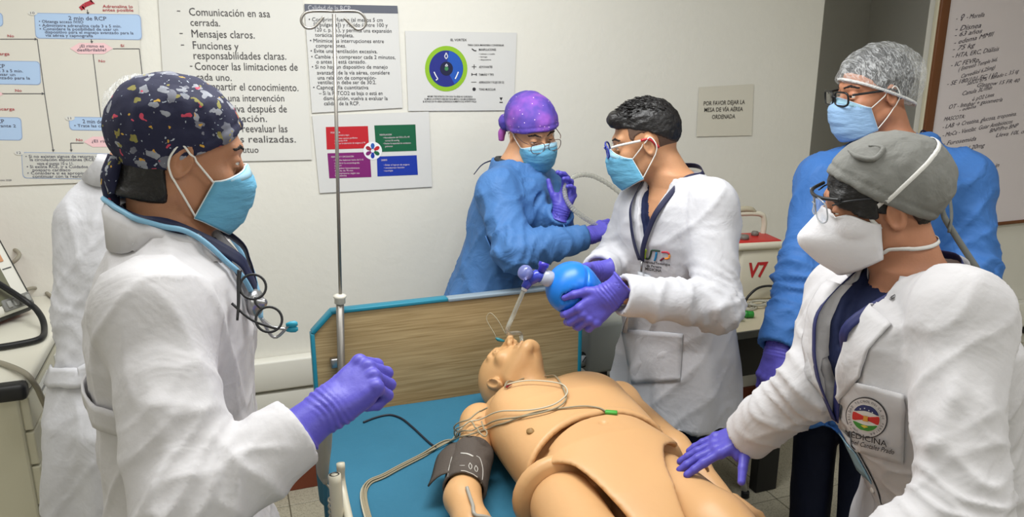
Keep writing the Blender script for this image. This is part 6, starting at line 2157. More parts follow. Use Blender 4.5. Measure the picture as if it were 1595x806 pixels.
def abd_f(p):
    q = loc(p)
    d = loft(q, ab_st, 2.5)
    d = smax(d, vm(q[:, 0]) + .010 - q[:, 2], .006)
    for h_, k_ in ((hipL, kneL), (hipR, kneR)):
        d = smax(d, -cap(p, h_ + V(0, -.010, 0), k_, .100, .100), .018)
    d = smax(d, -ell(q, (-.135, .12, .40), (.018, .05, .028)), .008)
    d = d + .008 * np.exp(-(np.linalg.norm((q - np.array([.01, .21, .385], np.float32)) * np.array([1, 1, 1.4], np.float32), axis=1) / .010) ** 2)
    return d
v, f = net(abd_f, [MX - .28, 1.06, BZ - .01], [MX + .28, 1.68, BZ + .25], .006)
mk('abdomen_pelvis', v, f, tan_m, man)
AB = (v, f)
# dark leg sockets behind the thighs
for h_, k_ in ((hipL, kneL), (hipR, kneR)):
    mk('leg_socket', *lathe([(.001, 0), (.100, 0), (.102, .004), (.096, .02), (.085, .026), (.001, .026)], h_ + V(0, .062, 0), k_ - h_, 28), tan_d, man)
def leg_f(h_, k_, s):
    ank_ = k_ + V(s * .015, -.40, -.02)
    def fn(p):
        d = cap(p, h_ + V(0, .0, 0), h_ + (k_ - h_) * .45, .079, .080)
        d = smin(d, cap(p, h_ + (k_ - h_) * .45, k_, .080, .056), .03)
        d = smin(d, cap(p, k_, k_ + (ank_ - k_) * .35, .054, .056), .02)
        d = smin(d, cap(p, k_ + (ank_ - k_) * .35, ank_, .056, .036), .03)
        d = smin(d, cap(p, ank_ + V(0, -.01, .0), ank_ + V(s * .03, -.03, .12), .036, .030), .025)
        d = smin(d, cap(p, ank_ + V(0, -.01, -.01), ank_ + V(s * .03, -.04, .19), .026, .020), .025)
        return d
    return fn, ank_
for h_, k_, s in ((hipL, kneL, -1), (hipR, kneR, 1)):
    fn, ank_ = leg_f(h_, k_, s)
    pts = np.array([h_, k_, ank_])
    lo = pts.min(0) - .12; lo[2] = BZ - .02
    mk('leg', *net(lambda p: smax(fn(p), BZ - .004 - p[:, 2], .01), lo, pts.max(0) + V(.12, .12, .26), .009), tan_m, man)
# arms
ARMS, HANDS = [], []
def arm_piece(name, sh, el, wr, r, hand_dir, right, deltoid=.058):
    def fn(p):
        d = smin(cap(p, sh, el, r[0], r[1]), cap(p, el, el + (wr - el) * .4, r[1], r[2]), .02)
        d = smin(d, cap(p, el + (wr - el) * .4, wr, r[2], r[3]), .02)
        d = smin(d, ell(p, sh, (deltoid, deltoid * 1.15, deltoid)), .03)
        return smax(d, BZ - .002 - p[:, 2], .008)
    pts = np.array([sh, el, wr])
    lo = pts.min(0) - .1; lo[2] = BZ - .02
    av, af = net(fn, lo, pts.max(0) + .1, .007)
    ARMS.append((av, af))
    o = mk(name, av, af, tan_m, man)
    hv, hf, _ = make_hand(V(wr[0], wr[1], BZ + .030), hand_dir * V(1, 1, 0), V(0, 0, 1), right, [(2, 4, 2)] * 4, thumb=[(.018, .020, -.002), (.045, .044, -.004), (.070, .060, -.006), (.092, .070, -.008)], cuff=0, h=.004)
    HANDS.append((hv, hf))
    mk('hand', hv, hf, tan_m, man)
    return fn
shR_, elR_, wrR_ = V(.575, 1.840, .728), V(.437, 1.545, .708), V(.425, 1.30, BZ + .026)
armR = arm_piece('arm', shR_, elR_, wrR_, (.046, .040, .040, .026), V(0, -1, -.1), True, deltoid=.052)
shL_, elL_, wrL_ = V(1.005, 1.855, .72), V(1.022, 1.585, .705), V(1.03, 1.36, BZ + .026)
armL = arm_piece('arm', shL_, elL_, wrL_, (.046, .040, .040, .026), V(0, -1, -.05), False, deltoid=.052)
for s_, c_ in (((-.19, .085, .03), 1), ((.19, .08, .03), 1)):
    c = V(MX + s_[0] + -.02 * s_[2], MY - s_[2], BZ + s_[1])
    mk('shoulder_joint', *lathe([(.002, -.03), (.030, -.03), (.034, -.015), (.034, .015), (.030, .03), (.002, .03)], c, (1, 0, 0), 20), tan_d, man)
# hip bolt, nipples, navel marker
p = onz(827, 757, .735)
mk('hip_bolt', *lathe([(.001, -.012), (.011, -.012), (.012, 0), (.010, .008), (.001, .010)], p, (-.6, -.2, .7), 18), steel, man)
CHS = Surf(*CH)
ABS = Surf(*AB)
def top_at(surf, x, y, off=0.0):
    return surf.cast(V(x, y, 1.2), V(0, 0, -1), off)[0]
pn = onz(827, 664, .85)
q = top_at(CHS, pn[0], pn[1])
mk('nipple', *lathe([(.001, -.004), (.011, -.004), (.011, .0015), (.006, .003), (.005, .005), (.001, .006)], q, (-.1, 0, 1), 20), mat('nipple_brown', (150, 116, 70), .5), man)
q = top_at(CHS, MX + (MX - pn[0]) + .03, pn[1])
mk('nipple', *lathe([(.001, -.004), (.011, -.004), (.011, .0015), (.006, .003), (.005, .005), (.001, .006)], q, (.1, 0, 1), 20), M.get('nipple_brown') or tan_d, man)
# head, tilted back
mu_ = nrm(V(-.42, .78, -.42))
mf_ = V(-.05, .42, .9)
mf_ = nrm(mf_ - mu_ * mf_.dot(mu_))
MHM = np.stack([np.cross(mf_, mu_), mf_, mu_], 1)
MHP = onz(797, 588, .765)
def mhl(p):
    return ((p - MHP.astype(np.float32)) / .98) @ MHM.astype(np.float32)
def mhw(q):
    return MHP + (np.asarray(q, float).reshape(-1, 3) * .98) @ MHM.T
neck0, neck1 = mhw((0, -.03, -.06))[0], V(MX + .002, MY + .015, BZ + .075)
def mhead(p):
    q = mhl(p)
    d = head_sdf(q, .25) * .98
    # open mouth for the airway tube, nostrils
    d = smax(d, -ell(q, (0, .10, -.066), (.015, .03, .007)), .004)
    a = q.copy(); a[:, 0] = np.abs(a[:, 0])
    d = smax(d, -ell(a, (.0065, .112, -.0405), (.004, .006, .006)), .003)
    d = smin(d, cap(p, neck0, neck1, .058, .060), .02)
    d = np.maximum(d, (neck1[1] - .05) - p[:, 1])
    return smax(d, BZ - .003 - p[:, 2], .006)
v, f = net(mhead, MHP - V(.16, .22, .16), MHP + V(.17, .17, .16), .0036)
man_head = mk('head', v, f, tan_m, man)
MHS = Surf(v, f)
for s in (-1, 1):
    uv, uf = lathe([(.0126 * math.sin(a), -.0126 * math.cos(a)) for a in np.linspace(.05, math.pi - .05, 10)], (0, 0, 0), (0, 0, 1), 14)
    mk('eye', mhw(uv + V(s * .032, .0785, .006)), uf, mm('manikin_eye', (74, 62, 52), .3), man)
# seam flap at the throat
sf = [MHS.cast(pt(x, y, 1.0), _ray(x, y) / np.linalg.norm(_ray(x, y)), .001)[0] for x, y in ((803, 600), (803, 588), (814, 593), (824, 585), (826, 598))]
mk('throat_seam', *tube(spline(sf, 4), .0012, 6), mat('seam_brown', (150, 104, 66), .6), man)

# ------------------------------------------------------------------ blood pressure cuff on the manikin's arm
cf = thing('blood_pressure_cuff', V(.467, 1.64, BZ), 'dark grey-brown blood pressure cuff wrapped round the manikin arm', 'cuff')
cuff_m = cloth('cuff_nylon', (84, 76, 70), bump=.0008, bscale=220, big=.003)
ax = nrm(elR_ - shR_)
ca, cb = shR_ + ax * .145, shR_ + ax * .300
def cuff_f(p):
    d = cap(p, ca - ax * .05, cb + ax * .05, .055, .052)
    q = (p - ca.astype(np.float32)) @ ax.astype(np.float32)
    L_ = np.linalg.norm(cb - ca)
    d = smax(d, np.maximum(-q, q - L_), .005)
    d = smax(d, -cap(p, ca - ax * .1, cb + ax * .1, .047, .0445), .004)
    return smax(d, BZ + .002 - p[:, 2], .004)
v, f = net(cuff_f, np.minimum(ca, cb) - .09, np.maximum(ca, cb) + .09, .0045, disp=lambda v, n: .0022 * fbm(v * 30, 2))
mk('sleeve', v, f, cuff_m, cf)
CFS = Surf(v, f)
sdv = nrm(np.cross(ax, V(0, 0, 1)))
if sdv[0] > 0: sdv = -sdv
fp = np.array([[ca + ax * (.005 + .135 * i / 7) + sdv * (.035 + .055 * j / 5) + V(0, 0, .035 - .02 * (j / 5) ** 2 * 2 + .004 * math.sin(i)) for j in range(6)] for i in range(8)])
mk('loose_flap', *gridmesh(fp, .004, 1), cuff_m, cf)
CFP = SurfFar(v, f)
pr = mat('cuff_print', (206, 202, 194), .6)
for pth, r in (([(706, 705), (698, 743), (715, 741), (735, 748), (748, 756), (752, 735), (748, 716), (742, 711)], .0008), ([(732, 722), (735, 727), (733, 732), (730, 727), (732, 722)], .0008), ([(741, 726), (744, 731), (742, 736), (739, 731), (741, 726)], .0008),
               ([(718, 707), (728, 708), (737, 712)], .0022), ([(716, 726), (724, 726)], .0008), ([(718, 734), (726, 735), (738, 740), (744, 744)], .0011)):
    mk('print_line', *tube(np.array([cast_px(CFP, x, y, .0006) for x, y in spline(pth, 4)]), r, 5), pr, cf)
ARMC = SurfFar(*merge((v, f), *ARMS))
hose = spline([cast_px(ARMC, x, y, .005) for x, y in ((727, 762), (730, 772), (736, 790), (742, 806))] + [V(.492, 1.42, .705), V(.515, 1.36, .668), V(.525, 1.25, .657), V(.525, 1.10, .657), V(.44, .98, .657)], 8)
hose = rest(hose, Surf(*merge(ARMS[0], BEDV)), .0048, 5)
mk('air_hose', *tube(hose, .0042, 10), mat('hose_grey', (160, 156, 146), .4), cf)

# ------------------------------------------------------------------ monitor leads over the chest
lead_m = mat('lead_grey', (150, 140, 116), .5)
lead_d = mat('lead_dark', (30, 34, 46), .5)
ALL = SurfFar(*merge(CH, AB, (v, f), *ARMS, BEDV, mesh_of(man_head)))
# the leads meet above the cuff and run side by side over the sheet and down the left bed edge
BUNDLE = [cast_px(ALL, x, y, .004) for x, y in ((702, 690), (655, 714), (602, 742), (566, 770))] + \
         [V(.222, 1.440, .664), V(.172, 1.412, .658), V(.140, 1.400, .61), V(.122, 1.38, .42), V(.09, 1.32, .18), V(.06, 1.26, .014), V(-.02, 1.22, .008)]
LAT = (-.0066, 0.0, .0066, -.0033, .0033)
LVL = (0, 0, 0, 1, 1)
def lead(k, label, pxs, r, m):
    own = [cast_px(ALL, x, y, .004) for x, y in pxs]
    n = 9
    q = spline(own + BUNDLE, n)
    w = np.clip((np.arange(len(q)) - (len(own) - 1) * n) / n, 0, 1)
    tan = np.gradient(q, axis=0)
    sd = np.cross(tan, V(0, 0, 1))
    sd /= np.maximum(np.linalg.norm(sd, axis=1, keepdims=True), 1e-6)
    q = q + sd * (LAT[k] * w)[:, None]
    off = .0030 + .0046 * (k * (1 - w) + LVL[k] * w)
    nb_ = len(q) - 5 * n
    q[:nb_] = rest(q[:nb_], ALL, off[:nb_], 6)
    q[nb_:] = rest(q[nb_:], ALL, .0032, 3)
    tan = np.gradient(q, axis=0)
    sd = np.cross(tan, V(0, 0, 1))
    up2 = np.cross(sd, tan)
    up2 /= np.maximum(np.linalg.norm(up2, axis=1, keepdims=True), 1e-9)
    q[nb_:] += up2[nb_:] * .0050 * LVL[k]
    q[1:-1] = .25 * q[:-2] + .5 * q[1:-1] + .25 * q[2:]
    t = mk('monitor_lead', *tube(q, r, 8), m, loc=q[0])
    return tag(t, label, 'cable', 'monitor leads across the manikin')
lead(0, 'thin grey monitor lead ending in a green clip on the lower chest margin', [(948, 645), (920, 636), (880, 638), (830, 646), (790, 660), (755, 672), (728, 681)], .0022, lead_m)
lead(1, 'thin grey monitor lead looping over the manikin breast bone to its throat', [(788, 607), (812, 592), (850, 590), (876, 606), (880, 630), (850, 646), (800, 655), (760, 664), (730, 676)], .0021, lead_m)
lead(2, 'thin pale monitor lead ending in a red tip beside the manikin neck', [(792, 606), (828, 600), (868, 604), (884, 618), (862, 638), (820, 646), (770, 648), (736, 662), (718, 678)], .0020, mat('lead_pale', (190, 182, 160), .5))
lead(3, 'thin grey monitor lead laid along the manikin shoulder', [(768, 638), (748, 648), (728, 664), (714, 680)], .0021, lead_m)
lead(4, 'thin grey monitor lead curled in a loop above the pressure cuff', [(748, 668), (757, 682), (748, 690), (740, 680), (736, 668), (722, 676)], .0020, lead_m)
q = spline([cast_px(ALL, x, y, .0035) for x, y in ((566, 660), (584, 653), (600, 649), (612, 649), (627, 655), (643, 668), (658, 682), (670, 693), (680, 700))], 8)
q = rest(q, ALL, .0032, 5)
tag(mk('monitor_lead', *tube(q, .0030, 8), lead_d, loc=q[0]), 'black cable lying on the teal sheet beside the gloved fist', 'cable', 'monitor leads across the manikin')
p = cast_px(ALL, 952, 646, .005)
o = tag(mk('electrode_clip', *box(p, (.03, .014, .008), .003, rot=rotz(-.5)), mat('clip_green', (70, 160, 60), .4)), 'small green electrode clip on the lower chest margin', 'clip')
p = cast_px(ALL, 790, 607, .006)
o = tag(mk('electrode_clip', *tube([p, p + V(.008, .004, .004), p + V(.018, .008, .004)], [.003, .0035, .002], 8), mat('clip_red', (150, 40, 50), .4)), 'small dark red lead tip beside the manikin neck', 'clip')

# ------------------------------------------------------------------ resuscitator bag with valve and airway tube
bag = thing('resuscitator_bag', pt(885, 470, 2.1), 'blue manual resuscitator bag squeezed between purple-gloved hands', 'resuscitator')
b0, b1 = pt(858, 436, 2.06), pt(938, 468, 2.12)
bax = nrm(b1 - b0)
bag_m = mat('bag_blue_silicone', (26, 118, 214), .35, vary=.04, vscale=15, spec=.5)
prof = [(.001, -.004), (.020, -.002), (.046, .012), (.064, .034), (.071, .056), (.069, .066), (.067, .072), (.070, .078), (.066, .094), (.056, .114), (.044, .136), (.030, .152), (.012, .158), (.001, .159)]
BAG = mk('bag', *lathe([tuple(q) for q in spline(np.array([(a_, b_, 0) for a_, b_ in prof]), 4)[:, :2]], b0, bax, 40), bag_m, bag)
mk('neck_ring', *lathe([(.012, -.030), (.020, -.028), (.022, -.006), (.020, .004), (.012, .004)], b0, bax, 24), mat('ring_clear', (190, 196, 214), .25, trans=.3), bag)
vb = mat('valve_blue', (62, 76, 200), .25, trans=.25, spec=.6)
vc = pt(836, 430, 2.05)
mk('valve_body', *tube([b0 - bax * .02, vc, pt(824, 437, 2.05)], [.015, .017, .015], 16), vb, bag)
mk('valve_dome', *lathe([(.001, -.013), (.018, -.012), (.021, 0), (.018, .010), (.010, .016), (.001, .017)], pt(818, 425, 2.04), pt(812, 422, 2.03) - pt(824, 428, 2.05), 22), mat('valve_clear', (140, 150, 214), .2, trans=.5), bag)
mk('exhaust_port', *lathe([(.008, 0), (.010, .0), (.011, .012), (.014, .016), (.014, .026), (.009, .026)], pt(843, 424, 2.045), UP * .9 + RT * .3, 18), mat('port_indigo', (58, 50, 170), .3), bag)
mk('patient_port', *tube([vc, pt(822, 440, 2.05), pt(817, 449, 2.05)], [.013, .013, .010], 16), vb, bag)
mp_ = mhw((-.008, .092, -.066))[0]
ett = thing('airway_tube', mp_, 'clear curved airway tube running from the manikin mouth to the blue bag', 'tube')
tp_ = [pt(818, 446, 2.05), pt(812, 462, 2.055), pt(800, 490, 2.07), pt(790, 518, 2.09), mp_ + MHM[:, 1] * .03, mp_, mp_ - MHM[:, 1] * .04]
tt = mk('tube', *tube(spline(tp_, 8), .0058, 14), mat('tube_clear', (206, 206, 196), .15, trans=.55, alpha=.8, ior=1.2), ett)
mk('connector', *tube([pt(820, 443, 2.05), pt(816, 453, 2.052)], .0085, 14), mat('connector_white', (214, 216, 222), .3), ett)
mk('pilot_line', *tube(spline([pt(788, 522, 2.09), pt(776, 500, 2.10), pt(764, 488, 2.11), pt(758, 498, 2.11), pt(770, 520, 2.1), pt(774, 530, 2.1)], 6), .0011, 6), M['tube_clear'] if 'tube_clear' in M else lead_m, ett)
mk('pilot_balloon', *tube(spline([pt(772, 527, 2.09), pt(778, 530, 2.09), pt(786, 532, 2.09)], 4), [.002, .005, .0045, .002], 10), mat('pilot_teal', (30, 110, 120), .35), ett)
PA = person_dogcap()
PD = person_bagger()
PC = person_gown_woman()
PE = person_hairnet()
PF = person_greycap()
PB = person_behind()
# ------------------------------------------------------------------ left: drawer cabinet with defibrillator
cab_m = mat('cabinet_enamel', (206, 202, 180), .4, vary=.03, vscale=3)
cab_w = mat('cabinet_top', (222, 219, 205), .35)
CX, CY0, CY1, CZ = -.545, 2.17, 2.90, .90
CL = -1.18
cabt = thing('drawer_cabinet', (CL * .5 + CX * .5, 2.5, 0), 'beige metal drawer cabinet with white top holding the defibrillator', 'cabinet')
mk('body', *box(((CL + CX - .02) / 2, (CY0 + CY1) / 2, .455), (CX - .02 - CL, CY1 - CY0, .79), .006), cab_m, cabt, smooth=False)
mk('top', *box(((CL + CX) / 2, (CY0 + CY1) / 2, CZ - .018), (CX - CL + .03, CY1 - CY0 + .03, .036), .012), cab_w, cabt)
mk('top_rim', *box((CX - .004, (CY0 + CY1) / 2, CZ - .045), (.012, CY1 - CY0 + .01, .014), .002), mm('black_plastic', (26, 26, 28), .45), cabt, smooth=False)
zz = .845
for k, hh in enumerate((.10, .10, .12, .16, .19)):
    z1_, z0_ = zz - .006, zz - hh
    zz -= hh
    d = mk('drawer', *box((CX - .010, (CY0 + CY1) / 2, (z0_ + z1_) / 2), (.022, CY1 - CY0 - .012, z1_ - z0_), .004), cab_m, cabt, smooth=False)
    for yy in (CY0 + .17, CY0 + .40):
        mk('label_holder', *box((CX + .0025, yy, (z0_ + z1_) / 2 + .01), (.003, .12, .045), .001), mm('label_paper', (226, 226, 222), .4), d, smooth=False)
        mk('label_print', *box((CX + .0045, yy, (z0_ + z1_) / 2 + .01), (.0015, .08, .008)), mm('grey_print', (140, 140, 138), .6), d, smooth=False)
    hy = CY0 + .56
    mk('handle', *tube(spline([(CX + .002, hy - .06, (z0_ + z1_) / 2 + .012), (CX + .03, hy - .05, (z0_ + z1_) / 2), (CX + .03, hy + .05, (z0_ + z1_) / 2), (CX + .002, hy + .06, (z0_ + z1_) / 2 + .012)], 5), .004, 8), M['steel'], d)
for x in (CL + .06, CX - .07):
    for y in (CY0 + .07, CY1 - .07):
        mk('foot', *lathe([(.02, 0), (.025, .004), (.025, .05), (.015, .065)], (x, y, 0), (0, 0, 1), 14), M['black_plastic'], cabt)
mk('side_hook', *tube(spline([(-.80, CY0 - .002, .68), (-.72, CY0 - .02, .655), (-.66, CY0 - .02, .665), (-.655, CY0 - .002, .70)], 5), .003, 7), M['steel'], cabt)

df_o = V(-.612, 2.69, CZ)
dfb = thing('defibrillator', df_o, 'white and red defibrillator monitor with grey screen on the drawer cabinet', 'defibrillator')
n_ = nrm(V(.74, -.52, .42))
r_ = nrm(np.cross(V(0, 0, 1), n_))          # along the face, to its right
u_ = np.cross(n_, r_)
A = np.stack([r_, u_, n_], 1)
def dloc(x, y, z): return df_o + A @ V(x, y * .76 + .012, z)
def dbox(c, s, bev, m, name, par, seg=3):
    vv, ff = box((0, 0, 0), (s[0], s[1] * .76, s[2]), bev, seg=seg)
    return mk(name, vv @ A.T + dloc(*c), ff, m, par)
red_pl = mat('red_plastic', (176, 30, 40), .4)
wht_pl = mat('white_plastic', (226, 224, 214), .4)
dbox((-.15, .19, -.06), (.34, .34, .07), .03, red_pl, 'rear_shell', dfb)
dbox((-.15, .185, -.012), (.335, .345, .05), .03, black_pl, 'bumper', dfb)
dbox((-.15, .180, .004), (.30, .31, .045), .022, wht_pl, 'front_panel', dfb)
sc_ = dbox((-.16, .150, .026), (.21, .17, .01), .006, mat('screen_glass', (112, 112, 92), .15), 'screen', dfb)
dbox((-.06, .060, .028), (.10, .05, .012), .01, mat('keypad_grey', (120, 120, 116), .5), 'keypad', dfb)
for k in range(4):
    dbox((-.092 + .022 * k, .060, .036), (.015, .028, .008), .003, mat('key_grey', (150, 150, 146), .5), 'key', dfb)
dbox((-.13, .285, .027), (.10, .06, .006), .003, mat('sticker_teal', (60, 170, 140), .4), 'sticker', dfb)
dbox((-.05, .255, .027), (.035, .05, .006), .003, mat('sticker_orange', (206, 150, 110), .4), 'sticker', dfb)
dbox((-.035, .20, .028), (.03, .004, .004), .001, mat('label_ink', (90, 90, 90), .6), 'label_line', dfb)
mk('carry_handle', *tube(spline([dloc(-.30, .34, -.03), dloc(-.27, .42, -.03), dloc(-.05, .42, -.03), dloc(-.01, .33, -.03)], 6), .013, 12), red_pl, dfb)
def cable(name, label, pts, r, m):
    return tag(mk(name, *tube(spline(pts, 8), r, 10), m, loc=np.asarray(pts[-1], float)), label, 'cable')
gcab = mat('cable_grey', (150, 144, 128), .5)
cable('patient_cable', 'thick black cable draped over the front of the defibrillator', [dloc(-.30, .36, .05), dloc(-.17, .24, .06), dloc(-.06, .05, .06), onz(62, 490, .94), onz(69, 512, .911), onz(62, 528, .911), onz(20, 538, .911), onz(-30, 545, .911)], .009, black_pl)
cable('patient_cable', 'grey cable looped round the top of the defibrillator', [pt(-25, 412, 2.6), pt(-5, 415, 2.56), pt(18, 410, 2.54), pt(30, 398, 2.56), pt(22, 389, 2.60), pt(5, 389, 2.64), pt(-20, 392, 2.66)], .0065, gcab)
cable('patient_cable', 'grey cable running over the cabinet top behind the defibrillator', [onz(40, 452, .935), onz(52, 449, .93), onz(66, 452, .906), onz(77, 460, .906), onz(90, 470, .906)], .006, gcab)
cable('patient_cable', 'grey cable hanging down across the cabinet drawers', [onz(-30, 558, .909), onz(8, 568, .910), V(-.535, 2.150, .914)] + [onx(x, y, -.517) for x, y in ((56, 602), (64, 618), (76, 645), (92, 685), (110, 722), (120, 760))], .0072, gcab)
bx_ = thing('instrument_box', (-.78, 2.12, .84), 'small black instrument hung at the cabinet end', 'instrument')
ic = ony(4, 612, 2.115)
mk('case', *box(ic, (.11, .045, .045), .012), black_pl, bx_)
mk('bracket', *box(ic + V(-.01, .034, .0), (.04, .042, .02), .004), M['steel'], bx_)

# ------------------------------------------------------------------ right: work table, suction unit, clutter
TZ = .72
tx0, tx1, ty0, ty1 = 1.47, 2.40, 2.215, 2.86
wt = thing('work_table', ((tx0 + tx1) / 2, (ty0 + ty1) / 2, 0), 'beige topped work table with black perforated apron and legs', 'table')
mk('tabletop', *box(((tx0 + tx1) / 2, (ty0 + ty1) / 2, TZ - .014), (tx1 - tx0, ty1 - ty0, .028), .004), mat('table_laminate', (204, 194, 168), .45, vary=.03, vscale=6), wt, smooth=False)
mk('edge_strip', *box(((tx0 + tx1) / 2, ty0 - .003, TZ - .014), (tx1 - tx0, .008, .028), .002), mat('table_edge', (92, 92, 84), .5), wt, smooth=False)
blk = mat('table_black', (24, 25, 27), .5)
ap = mk('apron', *box(((tx0 + tx1) / 2, ty0 + .03, TZ - .11), (tx1 - tx0 - .02, .018, .16), .003), blk, wt, smooth=False)
for i in range(4):
    for j in range(2):
        c = ony(1112 + i * 10, 543 - i * 1.6 + j * 9, ty0 + .02)
        mk('perforation', *lathe([(.001, 0), (.0055, 0), (.0055, .003), (.001, .003)], c, (0, -1, 0), 10), mm('perf_grey', (176, 176, 170), .5), ap, smooth=False)
for x in (ony(1192, 600, ty0 + .05)[0] + .045, tx0 + .05):
    mk('leg', *box((x, ty0 + .065, (TZ - .03) / 2), (.10, .045, TZ - .03), .004), blk, wt, smooth=False)
for x in (tx0 + .08, tx1 - .05):
    mk('leg', *box((x, ty1 - .06, (TZ - .03) / 2), (.08, .04, TZ - .03), .004), blk, wt, smooth=False)

su = thing('suction_unit', (1.97, 2.58, TZ), 'cream suction pump with red top panel, white handle and red V7 lettering', 'suction unit')
sa = rotz(R_(-8))
so = V(1.945, 2.575, TZ)
crm = mat('suction_cream', (220, 214, 194), .4)
def sbox(c, s, bev, m, name, par, seg=3):
    vv, ff = box(c, s, bev, seg=seg)
    return mk(name, vv @ sa.T + so, ff, m, par)
sbox((.025, 0, .11), (.17, .15, .22), .012, crm, 'body', su)
sbox((.015, -.004, .228), (.215, .17, .03), .012, crm, 'lid', su)
tp = sbox((.015, -.004, .243), (.19, .145, .008), .003, mat('suction_red', (196, 44, 40), .4), 'top_panel', su)
for x, y, r in ((-.03, -.03, .020), (.045, .02, .015)):
    mk('knob', *lathe([(.001, 0), (r, 0), (r, .012), (r * .8, .018), (.001, .018)], sa @ V(x, y, .246) + so, (0, 0, 1), 18), mat('knob_grey', (120, 116, 108), .4), tp)
mk('handle', *tube([sa @ q + so for q in spline([V(-.085, .05, .235), V(-.085, .05, .30), V(-.06, .05, .33), V(.07, .05, .33), V(.098, .05, .30), V(.098, .05, .235)], 6)], .011, 12), crm, su)
mk('grip', *tube([sa @ q + so for q in spline([V(-.05, .05, .335), V(-.02, .05, .35), V(.03, .05, .35), V(.055, .05, .336)], 5)], [.008, .013, .013, .008], 10), mat('grip_beige', (190, 182, 158), .5), su)
tv, tf = text_mesh('V7', 0.12, .03)
tw = np.stack([-.035 + (tv[:, 0] - tv[:, 0].min()) * .085 / (tv[:, 0].max() - tv[:, 0].min()) + .01, np.full(len(tv), -.0765), .10 + tv[:, 1] * .085], 1)
mk('lettering', tw @ sa.T + so, tf, mat('letter_red', (186, 40, 44), .5), su, smooth=False)
mk('jar_clamp', *tube([sa @ q + so for q in spline([V(-.085, -.075, .14), V(-.088, -.08, .10), V(-.092, -.085, .04), V(-.088, -.08, .015)], 5)], [.008, .012, .014, .016], 10), M['suction_red'] if 'suction_red' in M else red_pl, su)
mk('jar', *lathe([(.001, 0), (.04, 0), (.043, .004), (.043, .15), (.038, .16), (.001, .162)], sa @ V(-.115, -.01, .0) + so, (0, 0, 1), 22), mat('jar_clear', (206, 206, 196), .15, trans=.6, alpha=.7), su)
clear_t = mat('tubing_clear', (214, 212, 198), .2, trans=.45, alpha=.85, ior=1.2)
def coil(cx_, cy_, rx, ry, turns, z):
    q = []
    N = int(turns * 10)
    for k in range(N):
        a = k * .628
        g_ = .55 + .45 * k / N
        q.append(V(cx_ + rx * g_ * math.cos(a) + rng.uniform(-.003, .003), cy_ + ry * g_ * math.sin(a) + rng.uniform(-.003, .003), z + .0016 * math.sin(k * 1.7)))
    return spline(q, 4)
for x, y, rx, ry, tn, lv, lab in ((1.850, 2.425, .050, .036, 2.4, 0, 'coil of clear tubing in front of the suction unit beside the green connector'), (1.985, 2.425, .062, .038, 2.4, 0, 'coil of clear tubing on the table beside the blue gown'),
                                  (1.915, 2.425, .058, .034, 2.2, 1, 'coil of clear tubing lying across the two coils in front of the suction unit'), (1.930, 2.325, .070, .038, 2.4, 0, 'coil of clear tubing at the table front edge'), (1.735, 2.570, .034, .036, 2.0, 0, 'clear tubing loop beside the suction jar')):
    q = coil(x, y, rx, ry, tn, TZ + .0063 + .0105 * lv)
    tag(mk('clear_tubing', *tube(q, .0042, 7), clear_t, loc=(x, y, TZ)), lab, 'tubing', 'clear tubing heaped on the work table')
for pts_, lab in (([(1.885, 2.476, TZ + .005), (1.90, 2.476, TZ + .03), (1.935, 2.474, TZ + .058), (1.98, 2.470, TZ + .066), (2.03, 2.466, TZ + .056), (2.065, 2.462, TZ + .028), (2.085, 2.455, TZ + .006), (2.12, 2.44, TZ + .005)], 'black cable arched over the table in front of the suction unit'),
                  ([(1.585, 2.425, TZ + .006), (1.61, 2.455, TZ + .006), (1.64, 2.462, TZ + .006), (1.655, 2.435, TZ + .006), (1.64, 2.412, TZ + .006)], 'short black cable near the teal mask on the table')):
    tag(mk('power_cable', *tube(spline(pts_, 6), .005, 8), black_pl, loc=(pts_[0][0], pts_[0][1], TZ)), lab, 'cable')
c = onz(1163, 490, TZ + .014)
gc = thing('green_connector', (c[0], c[1], TZ), 'bright green plastic connector lying on the table edge', 'connector')
mk('barrel', *lathe([(.002, -.03), (.008, -.03), (.009, -.012), (.013, -.006), (.013, .024), (.010, .026), (.002, .026)], c, (.9, -.35, 0), 18), mat('connector_green', (50, 150, 60), .35), gc)
mk('collar', *lathe([(.009, -.004), (.015, -.004), (.015, .002), (.009, .002)], c, (.9, -.35, 0), 18), M['connector_green'] if 'connector_green' in M else mat('connector_green_dark', (40, 130, 50), .35), gc)
c = V(1.668, 2.345, TZ)
pk = thing('syringe_packet', c, 'clear wrapped packet with blue-capped syringe on the table edge', 'packet')
g_ = np.array([[V(c[0] - .11 + .2 * i / 9, c[1] - .05 + .09 * j / 6, TZ + .004 + .008 * math.sin(i * 1.1) * math.sin(j * 1.3 + 1) + .006) for j in range(7)] for i in range(10)])
mk('wrapper', *gridmesh(g_, .0008, 1), mat('wrapper_film', (206, 214, 216), .2, alpha=.55), pk)
mk('barrel', *tube([V(c[0] - .08, c[1] - .01, TZ + .014), V(c[0] + .03, c[1] + .005, TZ + .014)], .009, 12), mat('barrel_clear', (214, 218, 218), .2, trans=.4), pk)
mk('cap', *tube([V(c[0] + .03, c[1] + .005, TZ + .016), V(c[0] + .075, c[1] + .012, TZ + .016)], [.010, .012], 12), mat('cap_blue', (70, 150, 200), .4), pk)
c = V(1.722, 2.462, TZ)
gm_ = thing('airway_mask', c, 'small teal green airway mask on the table beside the lab coat', 'mask')
mk('cushion', *tube(spline([c + V(.035 * math.cos(a), .028 * math.sin(a), .014) for a in np.linspace(0, 2 * math.pi, 12)[:-1]], 3, closed=True), .010, 10, closed=True), mat('mask_teal', (60, 150, 130), .35, trans=.2), gm_)
